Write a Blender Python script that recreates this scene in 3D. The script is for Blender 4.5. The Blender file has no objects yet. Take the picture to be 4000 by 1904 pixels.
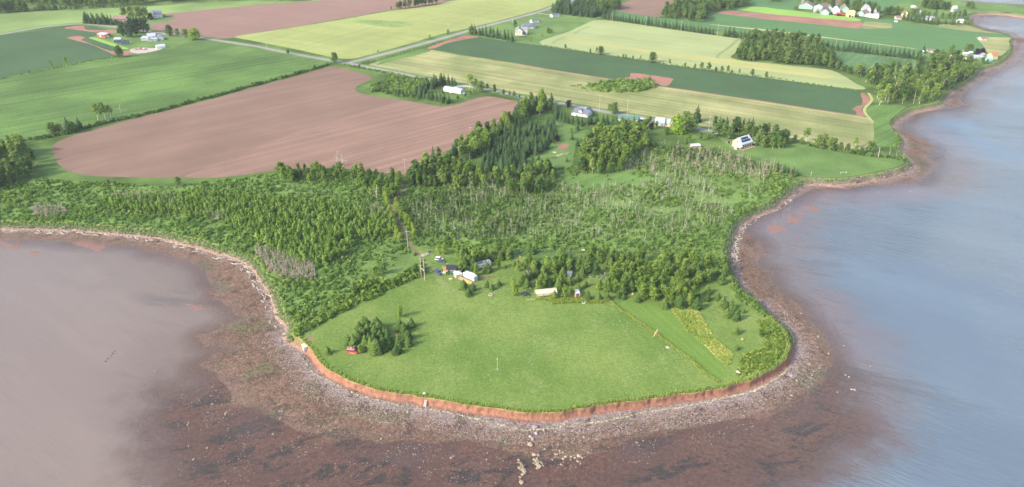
import bpy, math, random
import numpy as np
from mathutils import Vector, Matrix, noise as mnoise
from mathutils.geometry import tessellate_polygon

R = math.radians; U = random.uniform
rng = np.random.default_rng(7)
random.seed(7)
sc = bpy.context.scene
col = sc.collection

# ------------------------------------------------------------------ camera, sky, sun, exposure
CAMZ, PITCH, FPX, LAND = 204.0, R(28.6), 2800.0, 4.0
cam = bpy.data.cameras.new('camera'); cam_ob = bpy.data.objects.new('camera', cam); col.objects.link(cam_ob)
cam.sensor_width = 36.0; cam.lens = 36.0 * FPX / 4000.0
cam.clip_start = 1.0; cam.clip_end = 40000.0
cam_ob.location = (0, 0, CAMZ); cam_ob.rotation_euler = (R(90) - PITCH, 0, 0)
sc.camera = cam_ob
SUN_EL, SUN_AZ = R(33), R(206)          # azimuth counter-clockwise from +X: light comes from the west
sun_dir = Vector((math.cos(SUN_EL) * math.cos(SUN_AZ), math.cos(SUN_EL) * math.sin(SUN_AZ), math.sin(SUN_EL)))
world = bpy.data.worlds.new('World'); sc.world = world; world.use_nodes = True
wn = world.node_tree; wn.nodes.clear()
sky = wn.nodes.new('ShaderNodeTexSky'); sky.sky_type = 'NISHITA'; sky.sun_disc = False
sky.sun_elevation = SUN_EL; sky.sun_rotation = math.atan2(sun_dir.x, sun_dir.y)
sky.air_density = 1.0; sky.dust_density = 2.6; sky.ozone_density = 1.0
bg = wn.nodes.new('ShaderNodeBackground'); bg.inputs['Strength'].default_value = 0.15
wo = wn.nodes.new('ShaderNodeOutputWorld')
wn.links.new(sky.outputs[0], bg.inputs[0]); wn.links.new(bg.outputs[0], wo.inputs[0])
sl = bpy.data.lights.new('sun', 'SUN'); sl.energy = 2.0; sl.angle = R(5); sl.color = (1.0, 0.91, 0.77)
so = bpy.data.objects.new('sun', sl); col.objects.link(so)
so.rotation_euler = sun_dir.to_track_quat('Z', 'Y').to_euler(); so.location = (-300, 100, 400)
sc.view_settings.view_transform = 'Standard'; sc.view_settings.look = 'None'
HAZE = .00006
sc.view_settings.exposure = 1.32; sc.view_settings.gamma = 1.0; sc.view_settings.use_curve_mapping = False
sc.cycles.max_bounces = 6; sc.cycles.transparent_max_bounces = 10; sc.cycles.volume_bounces = 0
sc.cycles.use_denoising = True

# ------------------------------------------------------------------ ground survey: picture bearings turned into map positions on level ground
CP, SP = math.cos(PITCH), math.sin(PITCH)
def ray(px, py):
    u, v = (px - 2000) / FPX, (952 - py) / FPX
    return u, CP + v * SP, -SP + v * CP
def G(px, py, z=LAND):
    dx, dy, dz = ray(px, py); t = (z - CAMZ) / dz
    return (dx * t, dy * t)
ROW = (0, 460, 940, 1420)
def Z(c, r, *pts):
    return [(1000 * c + x / 2.554, ROW[r] + y / 2.554) for x, y in pts]
def GP(pts, z=LAND): return [G(x, y, z) for x, y in pts]
def pxm(py): return CP * (py + 575) / 200.0       # picture scale (source px per metre) at a row

# ------------------------------------------------------------------ helpers
def tag(o, label=None, cat=None, group=None, kind=None):
    if label: o['label'] = label
    if cat: o['category'] = cat
    if group: o['group'] = group
    if kind: o['kind'] = kind
    return o
def empty(name, loc=(0, 0, 0), rz=0.0, label=None, cat=None, group=None):
    o = bpy.data.objects.new(name, None); o.empty_display_size = .5; col.objects.link(o)
    o.location = loc; o.rotation_euler = (0, 0, rz); return tag(o, label, cat, group)
def link(name, me, parent=None, loc=None):
    o = bpy.data.objects.new(name, me); col.objects.link(o)
    if parent: o.parent = parent
    if loc: o.location = loc
    return o
def np_mesh(name, v, f, mat=None, smooth=False, attrs=None):
    """v (n,3), f (m,k) arrays, all faces with k corners"""
    v = np.asarray(v, np.float32); f = np.asarray(f, np.int32); me = bpy.data.meshes.new(name)
    tot = np.full(len(f), f.shape[1], np.int32); flat = f.ravel()
    if f.shape[1] == 4:                                             # a doubled last corner marks a triangle
        tri = f[:, 2] == f[:, 3]; tot[tri] = 3; keep = np.ones_like(f, bool); keep[tri, 3] = False; flat = f[keep]
    me.vertices.add(len(v)); me.vertices.foreach_set('co', v.ravel())
    me.loops.add(len(flat)); me.loops.foreach_set('vertex_index', flat)
    me.polygons.add(len(f)); me.polygons.foreach_set('loop_start', np.concatenate([[0], np.cumsum(tot)[:-1]]).astype(np.int32))
    try: me.polygons.foreach_set('loop_total', tot)
    except Exception: pass
    if smooth: me.polygons.foreach_set('use_smooth', np.ones(len(f), bool))
    for an, av in (attrs or {}).items():
        a = me.attributes.new(an, 'FLOAT', 'POINT'); a.data.foreach_set('value', np.asarray(av, np.float32))
    if mat: me.materials.append(mat)
    me.update(calc_edges=True); me.validate(); return me
class MB:
    def __init__(s): s.v = []; s.f = []
    def add(s, vs, fs):
        b = len(s.v); s.v += [tuple(p) for p in vs]; s.f += [tuple(i + b for i in q) for q in fs]; return s
    def box(s, c, d, rz=0, taper=1.0, rx=0, ry=0):
        hx, hy, hz = d[0] / 2, d[1] / 2, d[2] / 2
        p = [Vector((x * (taper if z > 0 else 1), y * (taper if z > 0 else 1), z)) for z in (-hz, hz) for x, y in ((-hx, -hy), (hx, -hy), (hx, hy), (-hx, hy))]
        m = Matrix.Rotation(rz, 3, 'Z') @ Matrix.Rotation(ry, 3, 'Y') @ Matrix.Rotation(rx, 3, 'X')
        return s.add([m @ q + Vector(c) for q in p], [(3, 2, 1, 0), (4, 5, 6, 7), (0, 1, 5, 4), (1, 2, 6, 5), (2, 3, 7, 6), (3, 0, 4, 7)])
    def bar(s, a, b, r1, r2=None, n=6):
        a, b = Vector(a), Vector(b); r2 = r1 if r2 is None else r2; d = (b - a).normalized()
        u = d.orthogonal().normalized(); w = d.cross(u); vs = []
        for c, r in ((a, r1), (b, r2)):
            vs += [c + (u * math.cos(t) + w * math.sin(t)) * r for t in [2 * math.pi * i / n for i in range(n)]]
        return s.add(vs, [(i, (i + 1) % n, n + (i + 1) % n, n + i) for i in range(n)] + [tuple(range(n - 1, -1, -1)), tuple(range(n, 2 * n))])
    def prism(s, pts, y0, y1, close=True):
        """profile in xz extruded along y"""
        n = len(pts); vs = [(x, y0, z) for x, z in pts] + [(x, y1, z) for x, z in pts]
        fs = [(i, (i + 1) % n, n + (i + 1) % n, n + i) for i in range(n)]
        if close: fs += [tuple(range(n - 1, -1, -1)), tuple(range(n, 2 * n))]
        return s.add(vs, fs)
    def lathe(s, prof, c=(0, 0, 0), n=12, sx=1, sy=1):
        vs = []
        for r, z in prof: vs += [(c[0] + sx * r * math.cos(2 * math.pi * i / n), c[1] + sy * r * math.sin(2 * math.pi * i / n), c[2] + z) for i in range(n)]
        fs = [(k * n + i, k * n + (i + 1) % n, (k + 1) * n + (i + 1) % n, (k + 1) * n + i) for k in range(len(prof) - 1) for i in range(n)]
        fs += [tuple(range(n - 1, -1, -1)), tuple(range((len(prof) - 1) * n, len(prof) * n))]
        return s.add(vs, fs)
    def mesh(s, name, mat, smooth=False):
        me = bpy.data.meshes.new(name); me.from_pydata(s.v, [], s.f); me.update()
        import bmesh
        bm = bmesh.new(); bm.from_mesh(me); bmesh.ops.recalc_face_normals(bm, faces=bm.faces); bm.to_mesh(me); bm.free()
        if smooth:
            for p in me.polygons: p.use_smooth = True
        if mat: me.materials.append(mat)
        return me
    def part(s, name, mat, parent, smooth=False, loc=None):
        return link(name, s.mesh(name, mat, smooth), parent, loc)

def srgb(r, g, b):
    return tuple((c / 255 / 12.92) if c / 255 <= .04045 else ((c / 255 + .055) / 1.055) ** 2.4 for c in (r, g, b))
class NT:
    def __init__(s, name):
        s.m = bpy.data.materials.new(name); s.m.use_nodes = True; s.t = s.m.node_tree; s.t.nodes.clear()
        s.out = s.n('ShaderNodeOutputMaterial')
    def n(s, typ, **kw):
        nd = s.t.nodes.new(typ)
        for k, v in kw.items(): setattr(nd, k, v)
        return nd
    def L(s, a, b): s.t.links.new(a, b)
    def val(s, sock, x):
        if hasattr(x, 'is_output'): s.L(x, sock)
        else:
            if isinstance(x, (tuple, list)) and len(x) == 3 and sock.type == 'RGBA': x = (*x, 1)
            sock.default_value = x
    def noise(s, vec, scale, detail=4, rough=.6, dist=0.0):
        nd = s.n('ShaderNodeTexNoise'); s.L(vec, nd.inputs['Vector']); nd.inputs['Scale'].default_value = scale
        nd.inputs['Detail'].default_value = detail; nd.inputs['Roughness'].default_value = rough; nd.inputs['Distortion'].default_value = dist
        return nd.outputs['Fac']
    def ramp(s, fac, a, b, c=0.0, d=1.0):
        nd = s.n('ShaderNodeMapRange'); nd.interpolation_type = 'SMOOTHSTEP'; s.val(nd.inputs[0], fac)
        for i, x in ((1, a), (2, b), (3, c), (4, d)): s.val(nd.inputs[i], x)
        return nd.outputs[0]
    def mix(s, f, a, b, mode='MIX'):
        nd = s.n('ShaderNodeMix', data_type='RGBA', blend_type=mode); s.val(nd.inputs[0], f); s.val(nd.inputs[6], a); s.val(nd.inputs[7], b)
        return nd.outputs[2]
    def math(s, op, a, b=0.0):
        nd = s.n('ShaderNodeMath', operation=op); s.val(nd.inputs[0], a); s.val(nd.inputs[1], b); return nd.outputs[0]
    def pos(s): return s.n('ShaderNodeNewGeometry').outputs['Position']
    def attr(s, a): return s.n('ShaderNodeAttribute', attribute_name=a).outputs['Fac']
    def mapping(s, vec, rz=0.0, scale=(1, 1, 1)):
        nd = s.n('ShaderNodeMapping'); s.L(vec, nd.inputs[0]); nd.inputs['Rotation'].default_value = (0, 0, rz)
        n2 = s.n('ShaderNodeMapping'); s.L(nd.outputs[0], n2.inputs[0]); n2.inputs['Scale'].default_value = scale; return n2.outputs[0]
    def bsdf(s, colr, rough=.9, bump=None, spec=.2, metal=0.0):
        b = s.n('ShaderNodeBsdfPrincipled'); s.val(b.inputs['Base Color'], colr); s.val(b.inputs['Roughness'], rough)
        b.inputs['Specular IOR Level'].default_value = spec; b.inputs['Metallic'].default_value = metal
        if bump:
            bp = s.n('ShaderNodeBump'); s.L(bump[0], bp.inputs['Height']); bp.inputs['Strength'].default_value = bump[1]; bp.inputs['Distance'].default_value = bump[2]
            s.L(bp.outputs[0], b.inputs['Normal'])
        s.L(b.outputs[0], s.out.inputs['Surface']); return s.m

def m_field(name, c, patch=.25, pscale=.02, fine=.25, fscale=1.2, streak=None, c2=None, bump=.5, speck=None):
    """field surface: broad patches, fine crop texture, optional rows (angle, spacing m, strength)"""
    t = NT(name); p = t.pos()
    dark = tuple(x * (1 - patch) for x in c); light = tuple(min(1, x * (1 + patch)) for x in (c2 or c))
    k = t.mix(t.ramp(t.noise(p, pscale, 5, .55), .3, .7), dark, light)
    f = t.noise(p, fscale, 3, .7)
    k = t.mix(t.ramp(f, .25, .75), t.mix(1.0, k, (1 - fine,) * 3, 'MULTIPLY'), t.mix(1.0, k, (1 + fine,) * 3, 'MULTIPLY'))
    if streak:
        for ang, sp, st in streak:
            q = t.mapping(p, -ang, (.004, 1.0 / sp, 1)); s1 = t.noise(q, 1.0, 3, .6)
            k = t.mix(t.ramp(s1, .35, .65), t.mix(1.0, k, (1 - st,) * 3, 'MULTIPLY'), t.mix(1.0, k, (1 + st * .8,) * 3, 'MULTIPLY'))
    if speck:
        sc_, lo, cc = speck
        k = t.mix(t.ramp(t.noise(p, sc_, 2, .5), lo, lo + .06), k, cc)
    return t.bsdf(k, .95, (f, bump, .3), .1)
def m_plain(name, c, rough=.6, var=.12, scale=1.5, spec=.3, metal=0.0):
    t = NT(name); p = t.n('ShaderNodeTexCoord').outputs['Object']
    k = t.mix(t.ramp(t.noise(p, scale, 4), .3, .7), tuple(x * (1 - var) for x in c), tuple(min(1, x * (1 + var)) for x in c))
    return t.bsdf(k, rough, None, spec, metal)
def rows_angle(a, b):
    (x0, y0), (x1, y1) = G(*a), G(*b); return math.atan2(y1 - y0, x1 - x0)

def resample(pts, step, closed=False):
    pts = list(pts) + ([pts[0]] if closed else []); out = []
    for (x0, y0), (x1, y1) in zip(pts[:-1], pts[1:]):
        d = math.hypot(x1 - x0, y1 - y0); n = max(1, int(d / step))
        out += [(x0 + (x1 - x0) * i / n, y0 + (y1 - y0) * i / n) for i in range(n)]
    if not closed: out.append(pts[-1])
    return out
def smooth(pts, it=2, closed=False):
    p = np.array(pts, float)
    for _ in range(it):
        q = p.copy()
        if closed: q = .5 * p + .25 * (np.roll(p, 1, 0) + np.roll(p, -1, 0))
        else: q[1:-1] = .5 * p[1:-1] + .25 * (p[2:] + p[:-2])
        p = q
    return [tuple(x) for x in p]
def wobble(pts, amp, freq=.15, seed=0):
    out = []
    for x, y in pts:
        n = mnoise.noise_vector(Vector((x * freq, y * freq, seed))); out.append((x + n.x * amp, y + n.y * amp))
    return out
_lift = [0.0]
def sheet(name, mat, pix, label, world=False, wob=.6, step=6, kind='structure', lift=None, sm=1):
    """a level field/road/path sheet, each a little above the one laid before"""
    pts = pix if world else GP(pix)
    pts = wobble(smooth(resample(pts, step, True), sm, True), wob, .12)
    _lift[0] += .0035; z = LAND + (_lift[0] if lift is None else lift)
    tri = tessellate_polygon([[Vector((x, y, 0)) for x, y in pts]])
    me = bpy.data.meshes.new(name); me.from_pydata([(x, y, z) for x, y in pts], [], [tuple(t) for t in tri]); me.update()
    for p in me.polygons:
        if p.normal.z < 0: p.flip()
    me.materials.append(mat); o = link(name, me); tag(o, label, None, None, kind); return o
def ribbon(name, mat, pix, width, label, world=False, step=5, wob=.25, widths=None):
    pts = pix if world else GP(pix)
    pts = wobble(smooth(resample(pts, step), 3), wob, .1); n = len(pts); v = []
    _lift[0] += .0035; z = LAND + _lift[0]
    for i, (x, y) in enumerate(pts):
        x0, y0 = pts[max(0, i - 1)]; x1, y1 = pts[min(n - 1, i + 1)]; d = math.hypot(x1 - x0, y1 - y0) or 1
        nx, ny = -(y1 - y0) / d, (x1 - x0) / d; w = width / 2
        v += [(x - nx * w, y - ny * w, z), (x + nx * w, y + ny * w, z)]
    me = bpy.data.meshes.new(name); me.from_pydata(v, [], [(2 * i, 2 * i + 2, 2 * i + 3, 2 * i + 1) for i in range(n - 1)]); me.update()
    for p in me.polygons:
        if p.normal.z < 0: p.flip()
    me.materials.append(mat); o = link(name, me); tag(o, label, None, None, 'structure'); return o

def seg_dist(P, poly, closed=True):
    poly = np.asarray(poly, float); a = poly if closed else poly[:-1]; b = np.roll(poly, -1, 0) if closed else poly[1:]
    d2 = np.full(len(P), 1e18)
    for (ax, ay), (bx, by) in zip(a, b):
        dx, dy = bx - ax, by - ay; L = dx * dx + dy * dy + 1e-9
        t = np.clip(((P[:, 0] - ax) * dx + (P[:, 1] - ay) * dy) / L, 0, 1)
        np.minimum(d2, (P[:, 0] - ax - t * dx) ** 2 + (P[:, 1] - ay - t * dy) ** 2, out=d2)
    return np.sqrt(d2)
def inside(P, poly):
    poly = np.asarray(poly, float); r = np.zeros(len(P), bool); b = np.roll(poly, -1, 0)
    for (ax, ay), (bx, by) in zip(poly, b):
        c = (ay > P[:, 1]) != (by > P[:, 1])
        if ay != by: r ^= c & (P[:, 0] < (bx - ax) * (P[:, 1] - ay) / (by - ay) + ax)
    return r
def sdist(P, poly):
    """positive inside"""
    d = seg_dist(P, poly); return np.where(inside(P, poly), d, -d)
def scatter(n, poly, excl=()):
    """n random map points in a polygon (map coordinates)"""
    a = np.array(poly); lo, hi = a.min(0), a.max(0); out = np.zeros((0, 2))
    for _ in range(60):
        p = rng.random((max(n, 50) * 2, 2)) * (hi - lo) + lo; p = p[inside(p, poly)]
        for e in excl: p = p[~inside(p, e)]
        out = np.vstack([out, p])
        if len(out) >= n: break
    return out[:n]
def vnoise(P, f, seed=0.0):
    return np.array([mnoise.noise(Vector((x * f, y * f, seed))) for x, y in P])

_ORD = 'first second third fourth fifth sixth seventh eighth ninth tenth eleventh twelfth'.split()
def ordn(i):
    """0 -> first"""
    if i < 12: return _ORD[i]
    k = i + 1; return str(k) + ('th' if 10 <= k % 100 <= 20 else {1: 'st', 2: 'nd', 3: 'rd'}.get(k % 10, 'th'))

# ------------------------------------------------------------------ shoreline
SHORE = (Z(0, 1, (-2600, 900), (-900, 990), (0, 1030), (350, 1035), (700, 1045), (1000, 1065), (1500, 1110), (1750, 1145), (1900, 1190), (2050, 1225))
  + Z(0, 2, (2250, 60), (2400, 100)) + Z(1, 2, (0, 170), (60, 250), (130, 330), (170, 400), (230, 470), (240, 540), (270, 600), (275, 680), (300, 705), (340, 730), (400, 790),
    (410, 830), (370, 890), (345, 930), (370, 950), (430, 975), (490, 1000), (530, 1070), (570, 1110), (610, 1170))
  + Z(1, 3, (640, 0), (700, 45), (780, 95), (870, 140), (960, 180), (1060, 215), (1170, 245), (1300, 280), (1440, 300), (1560, 320), (1680, 340), (1800, 355), (1950, 385), (2150, 420), (2300, 440), (2450, 455))
  + Z(2, 3, (0, 460), (100, 485), (200, 495), (320, 490), (440, 490), (560, 470), (700, 445), (850, 415), (1000, 395), (1200, 370), (1400, 345), (1600, 315), (1800, 290), (1980, 265), (2100, 245), (2250, 205), (2400, 150), (2500, 110))
  + Z(3, 3, (0, 70), (60, 45), (110, 15)) + Z(3, 2, (150, 1225), (200, 1130), (225, 1050), (200, 980), (170, 900), (110, 830), (60, 790), (0, 740))
  + Z(2, 2, (2480, 690), (2400, 600), (2310, 540), (2280, 490), (2220, 440), (2200, 390), (2170, 330), (2140, 270), (2110, 200), (2130, 150), (2090, 100), (2100, 60))
  + Z(2, 1, (2130, 1225), (2130, 1150), (2170, 1060), (2230, 1000), (2330, 930), (2450, 880)) + Z(3, 1, (0, 850), (30, 800), (110, 760), (180, 700), (250, 650), (320, 610),
    (450, 597), (600, 605), (700, 610), (800, 595), (950, 575), (1100, 555), (1200, 525), (1300, 500), (1390, 460), (1395, 435), (1370, 410), (1330, 360), (1262, 310), (1265, 290), (1300, 240), (1305, 200), (1270, 150), (1230, 115), (1195, 95), (1190, 40))
  + Z(3, 0, (1200, 1225), (1230, 1180), (1290, 1140), (1400, 1075), (1480, 1060), (1600, 1040), (1700, 1010), (1720, 980), (1750, 940), (1790, 890), (1850, 860), (1930, 830), (2000, 780), (2060, 730), (2080, 690),
    (2150, 660), (2250, 635), (2330, 595), (2390, 540), (2420, 480), (2420, 430), (2400, 400), (2440, 372), (2400, 345), (2300, 327), (2150, 297), (2050, 262), (1990, 220), (1975, 180), (1990, 140), (2060, 118), (2200, 112), (2400, 122), (2554, 145), (3000, 190))
  + Z(3, 0, (3300, 120), (2900, 70), (2554, 52), (2200, 37), (2000, 17), (1880, 0), (1700, -40), (1500, -110)))
shore = GP(SHORE)
lx, ly = shore[-1]; fx, fy = shore[0]
land_poly = shore + [(lx - 200, ly + 900), (lx - 900, 9000), (-9000, 9000), (-9000, fy - 100)]
wl_px = (Z(0, 2, (-4000, -60), (-1500, 40), (-400, 15), (0, -12), (250, -5), (550, 2), (700, 22), (860, 30), (1090, 42), (1300, 45), (1420, 60), (1480, 100), (1560, 125), (1650, 110), (1750, 160), (1900, 200), (2050, 300), (2080, 420), (2200, 470),
    (2130, 575), (2200, 610), (2300, 670), (2320, 720), (2400, 770), (2140, 900), (2000, 950), (2060, 1040), (2300, 1080), (2150, 1130), (2000, 1220))
  + Z(0, 3, (1980, 20), (2040, 60), (2180, 90), (2230, 180), (2290, 260), (2330, 360), (2340, 400), (2440, 430))
  + Z(1, 3, (0, 440), (200, 560), (400, 640), (600, 710), (800, 750), (1000, 760), (1250, 770), (1400, 760), (1600, 770), (1750, 790), (1950, 770), (2100, 760), (2300, 800), (2450, 850))
  + Z(2, 3, (0, 900), (100, 930), (250, 950), (450, 950), (680, 950), (720, 900), (950, 840), (1050, 800), (1150, 760), (1350, 720), (1500, 690), (1750, 650), (1950, 600), (2150, 560), (2350, 540))
  + Z(3, 3, (0, 520), (150, 480), (250, 400), (370, 330), (430, 250), (540, 160), (590, 60)) + Z(3, 2, (640, 1220), (620, 1060), (560, 960), (500, 880), (420, 800), (340, 680), (300, 630), (200, 570), (120, 500), (50, 430), (30, 360), (40, 300))
  + Z(2, 2, (2554, 300), (2450, 240), (2450, 170), (2500, 100), (2480, 20), (2420, -40)) + Z(2, 1, (2330, 1120), (2390, 1010), (2470, 960)) + Z(3, 1, (0, 935), (100, 880), (300, 790), (450, 710), (600, 690), (800, 710), (900, 690), (1000, 670), (1150, 680), (1300, 665), (1540, 640), (1450, 600), (1580, 600), (1610, 540), (1670, 450), (1580, 400), (1690, 380),
    (1590, 320), (1690, 295), (1550, 220), (1450, 170), (1380, 130), (1330, 90), (1350, 40))
  + Z(3, 0, (1350, 1225), (1450, 1150), (1550, 1100), (1700, 1090), (1850, 1075), (1950, 1050), (1910, 990), (1920, 950), (2020, 880), (2150, 790), (2180, 750), (2330, 690), (2450, 640), (2500, 560), (2540, 500), (2500, 450), (2560, 430), (2800, 420), (2800, 400), (2560, 388), (2455, 373), (2400, 343),
    (2280, 300), (2150, 283), (2050, 210), (2060, 180), (2120, 150), (2300, 145), (2554, 160), (3100, 215)) + Z(3, 0, (3500, 120), (2900, 60), (2554, 47), (2200, 33), (2000, 13), (1880, -5), (1700, -45), (1500, -115)))
waterline = GP(wl_px, 0.0)
lx2, ly2 = waterline[-1]
flat_poly = waterline + [(lx - 195, ly + 900), (lx - 895, 9000), (-9000, 9000), (-9000, fy - 60)]
BARS = [Z(0, 2, (-200, -30), (70, 5), (200, 65), (380, 90), (435, 120), (430, 150), (360, 165), (250, 140), (100, 85), (-200, 40)), Z(0, 2, (740, 15), (1090, 55), (1040, 85), (1030, 130), (960, 125), (830, 75)),
        Z(0, 2, (1815, 620), (1870, 615), (2000, 645), (2090, 690), (2060, 715), (1950, 700), (1850, 650)),
        Z(3, 1, (300, 890), (370, 875), (500, 885), (540, 910), (490, 955), (430, 930)), Z(3, 1, (150, 985), (240, 965), (330, 1000), (375, 1035), (280, 1060), (160, 1075)), Z(3, 1, (0, 1080), (130, 1065), (230, 1110), (150, 1150), (0, 1175)),
        Z(3, 1, (200, 925), (290, 910), (390, 960), (340, 985)), Z(3, 1, (1360, 713), (1430, 722), (1470, 745), (1410, 740)), Z(3, 0, (1560, 1190), (1620, 1200), (1500, 1215)), Z(3, 0, (2330, 725), (2560, 735), (2700, 745), (2440, 740)), Z(3, 0, (2350, 695), (2440, 690), (2460, 700))]
bars = [GP(b, 0.0) for b in BARS]

# ------------------------------------------------------------------ seabed and beaches: one sheet, laid on a map grid
def axis(lo, hi, step, far, grow=1.16):
    a = list(np.arange(lo, hi, step)); s = step; x = a[-1]
    while x < far: s *= grow; x += s; a.append(x)
    s = step; x = a[0]
    while x > -far: s *= grow; x -= s; a.insert(0, x)
    return np.array(a)
gx = axis(-330, 430, 1.3, 9000)
gy = []
y = 95.0
while y < 9000: gy.append(y); y += 1.1 if y < 330 else (1.1 + (y - 330) * .0065 if y < 1300 else (y - 1300) * .15 + 8)
gy = np.array([-4000, -1500, -500, -150, 0, 50, 75, 88] + gy)
XX, YY = np.meshgrid(gx, gy); P = np.stack([XX.ravel(), YY.ravel()], 1); nx_, ny_ = len(gx), len(gy)
near = (np.abs(P[:, 0]) < 1600) & (P[:, 1] < 1800)
dl = np.full(len(P), -5000.0); dw = np.full(len(P), -5000.0)
dl[near] = sdist(P[near], land_poly); dw[near] = sdist(P[near], flat_poly)
inl = inside(P, land_poly); dl[~near & inl] = 500; dw[~near & inl] = 500
N1 = np.zeros(len(P)); N2 = np.zeros(len(P)); N3 = np.zeros(len(P))
zone = near & (dl < 8) & (dw > -260)
N1[zone] = vnoise(P[zone], .09, 3); N2[zone] = vnoise(P[zone] * [1, 1.6], .35, 5); N3[zone] = vnoise(P[zone], .025, 9)
dout = np.maximum(0, -dl)
t = np.clip(dw / np.maximum(dw + dout, .5), 0, 1)
zb = np.where(dw > 0, .02 + .8 * t ** .8, np.maximum(-1.6, dw * .011))
zb += (N1 * .07 + N2 * .03) * np.clip(1.2 - np.abs(dw) / 60, .25, 1) * (dw < 25)
bar = np.zeros(len(P))
for b in bars:
    lo, hi = np.min(b, 0) - 8, np.max(b, 0) + 8
    k = (P[:, 0] > lo[0]) & (P[:, 0] < hi[0]) & (P[:, 1] > lo[1]) & (P[:, 1] < hi[1])
    if not k.any(): continue
    s = sdist(P[k], b) + N1[k] * 2.6 + N2[k] * 1.5; f = np.clip(s / 3.5 + .45, 0, 1)
    bar[k] = np.maximum(bar[k], f); zb[k] = np.maximum(zb[k], -.6 + .68 * f)
zb = np.where(dl > 0, .8, zb)
idx = np.arange(len(P)).reshape(ny_, nx_)
Q = np.stack([idx[:-1, :-1], idx[:-1, 1:], idx[1:, 1:], idx[1:, :-1]], -1).reshape(-1, 4)
Q = Q[(dl[Q] < 3).any(1)]
used = np.unique(Q); remap = np.zeros(len(P), int); remap[used] = np.arange(len(used))
def weedmask(P):
    """1 where seaweed grows: rocky shallows off the south point"""
    W = GP([(600, 1530), (900, 1500), (1000, 1600), (1400, 1690), (1700, 1720), (2100, 1740), (2700, 1680), (3050, 1620), (3250, 1500), (3400, 1680), (3250, 1900), (2900, 2060), (2000, 2100), (900, 2100), (640, 1990), (560, 1750)], 0)
    return np.clip(sdist(P, W) / 85 + .32, 0, 1)
A = {'dw': dw, 'dl': dout, 'bar': bar, 'n1': N1, 'weed': np.where(zone, weedmask(P), 0)}
left = np.clip((-20 - P[:, 0]) / 120, 0, 1); A['west'] = left; A['clear'] = np.where(zone, np.clip(A['weed'] * 1.3, 0, 1), 0)

t_ = NT('tidal_flat'); p = t_.pos()
dwa, dla = t_.attr('dw'), t_.attr('dl')
fine = t_.noise(p, 1.1, 4, .75); mid = t_.noise(p, .16, 5, .65); broad = t_.noise(p, .035, 4, .6)
sand = t_.mix(t_.ramp(mid, .3, .7), (.15, .090, .058), (.23, .142, .095))
wet = t_.mix(t_.ramp(broad, .35, .65), (.10, .060, .040), (.15, .090, .062))
c = t_.mix(t_.ramp(t_.math('ADD', dla, t_.math('MULTIPLY', mid, 12)), 8, 18), t_.mix(t_.ramp(fine, .3, .7), (.14, .10, .09), (.36, .295, .27)), t_.mix(t_.ramp(fine, .35, .7), wet, sand))
# mud and weed growing on the upper flats of the west bay
alg = t_.mix(t_.ramp(fine, .35, .65), (.075, .066, .034), (.14, .13, .062))
c = t_.mix(t_.math('MULTIPLY', t_.ramp(t_.noise(p, .05, 5, .7), .52, .62), t_.math('MULTIPLY', t_.ramp(dla, 3, 8), .8)), c, alg)
c = t_.mix(t_.math('MULTIPLY', t_.ramp(t_.noise(p, .11, 6, .75), .54, .6), t_.ramp(dwa, -3, 6)), c, (.085, .055, .04))
under = t_.mix(t_.ramp(broad, .3, .7), (.115, .060, .040), (.175, .094, .062))
c = t_.mix(t_.ramp(dwa, 1.0, -3.0), c, under)
# seaweed beds: dark streaky growth
q = t_.mapping(p, R(-18), (.45, 1.0, 1)); sw = t_.noise(q, .11, 7, .72, .6)
sw3 = t_.noise(t_.mapping(p, R(-18), (.6, 1.3, 1)), .42, 6, .75, .4)
sw2 = t_.math('MULTIPLY', t_.math('MAXIMUM', t_.ramp(sw, .52, .58), t_.math('MULTIPLY', t_.ramp(sw3, .56, .62), t_.ramp(broad, .4, .55))), t_.ramp(t_.attr('weed'), .2, .5))
c = t_.mix(t_.math('MULTIPLY', sw2, .92), c, t_.mix(t_.ramp(fine, .3, .7), (.012, .016, .015), (.06, .055, .042)))
c = t_.mix(t_.math('MULTIPLY', t_.ramp(t_.noise(p, 1.9, 2, .5), .66, .71), t_.ramp(dwa, -25, 2)), c, (.42, .36, .27))
fin2 = t_.noise(p, .55, 5, .8)
c = t_.mix(t_.ramp(fin2, .3, .7), t_.mix(1.0, c, (.62,) * 3, 'MULTIPLY'), t_.mix(1.0, c, (1.32,) * 3, 'MULTIPLY'))
c = t_.mix(t_.attr('bar'), c, t_.mix(t_.ramp(fine, .3, .7), (.20, .10, .075), (.27, .145, .11)))
m_seabed = t_.bsdf(c, t_.ramp(dwa, -1, 10, .35, .9), (fine, .8, .35), .3)
me = np_mesh('tidal_flat', np.stack([P[:, 0], P[:, 1], zb], 1)[used], remap[Q], m_seabed, True, {k: v[used] for k, v in A.items()})
tag(link('tidal_flat', me), 'red sand beach and mud flat running out under the shallow water', None, None, 'structure')

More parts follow.
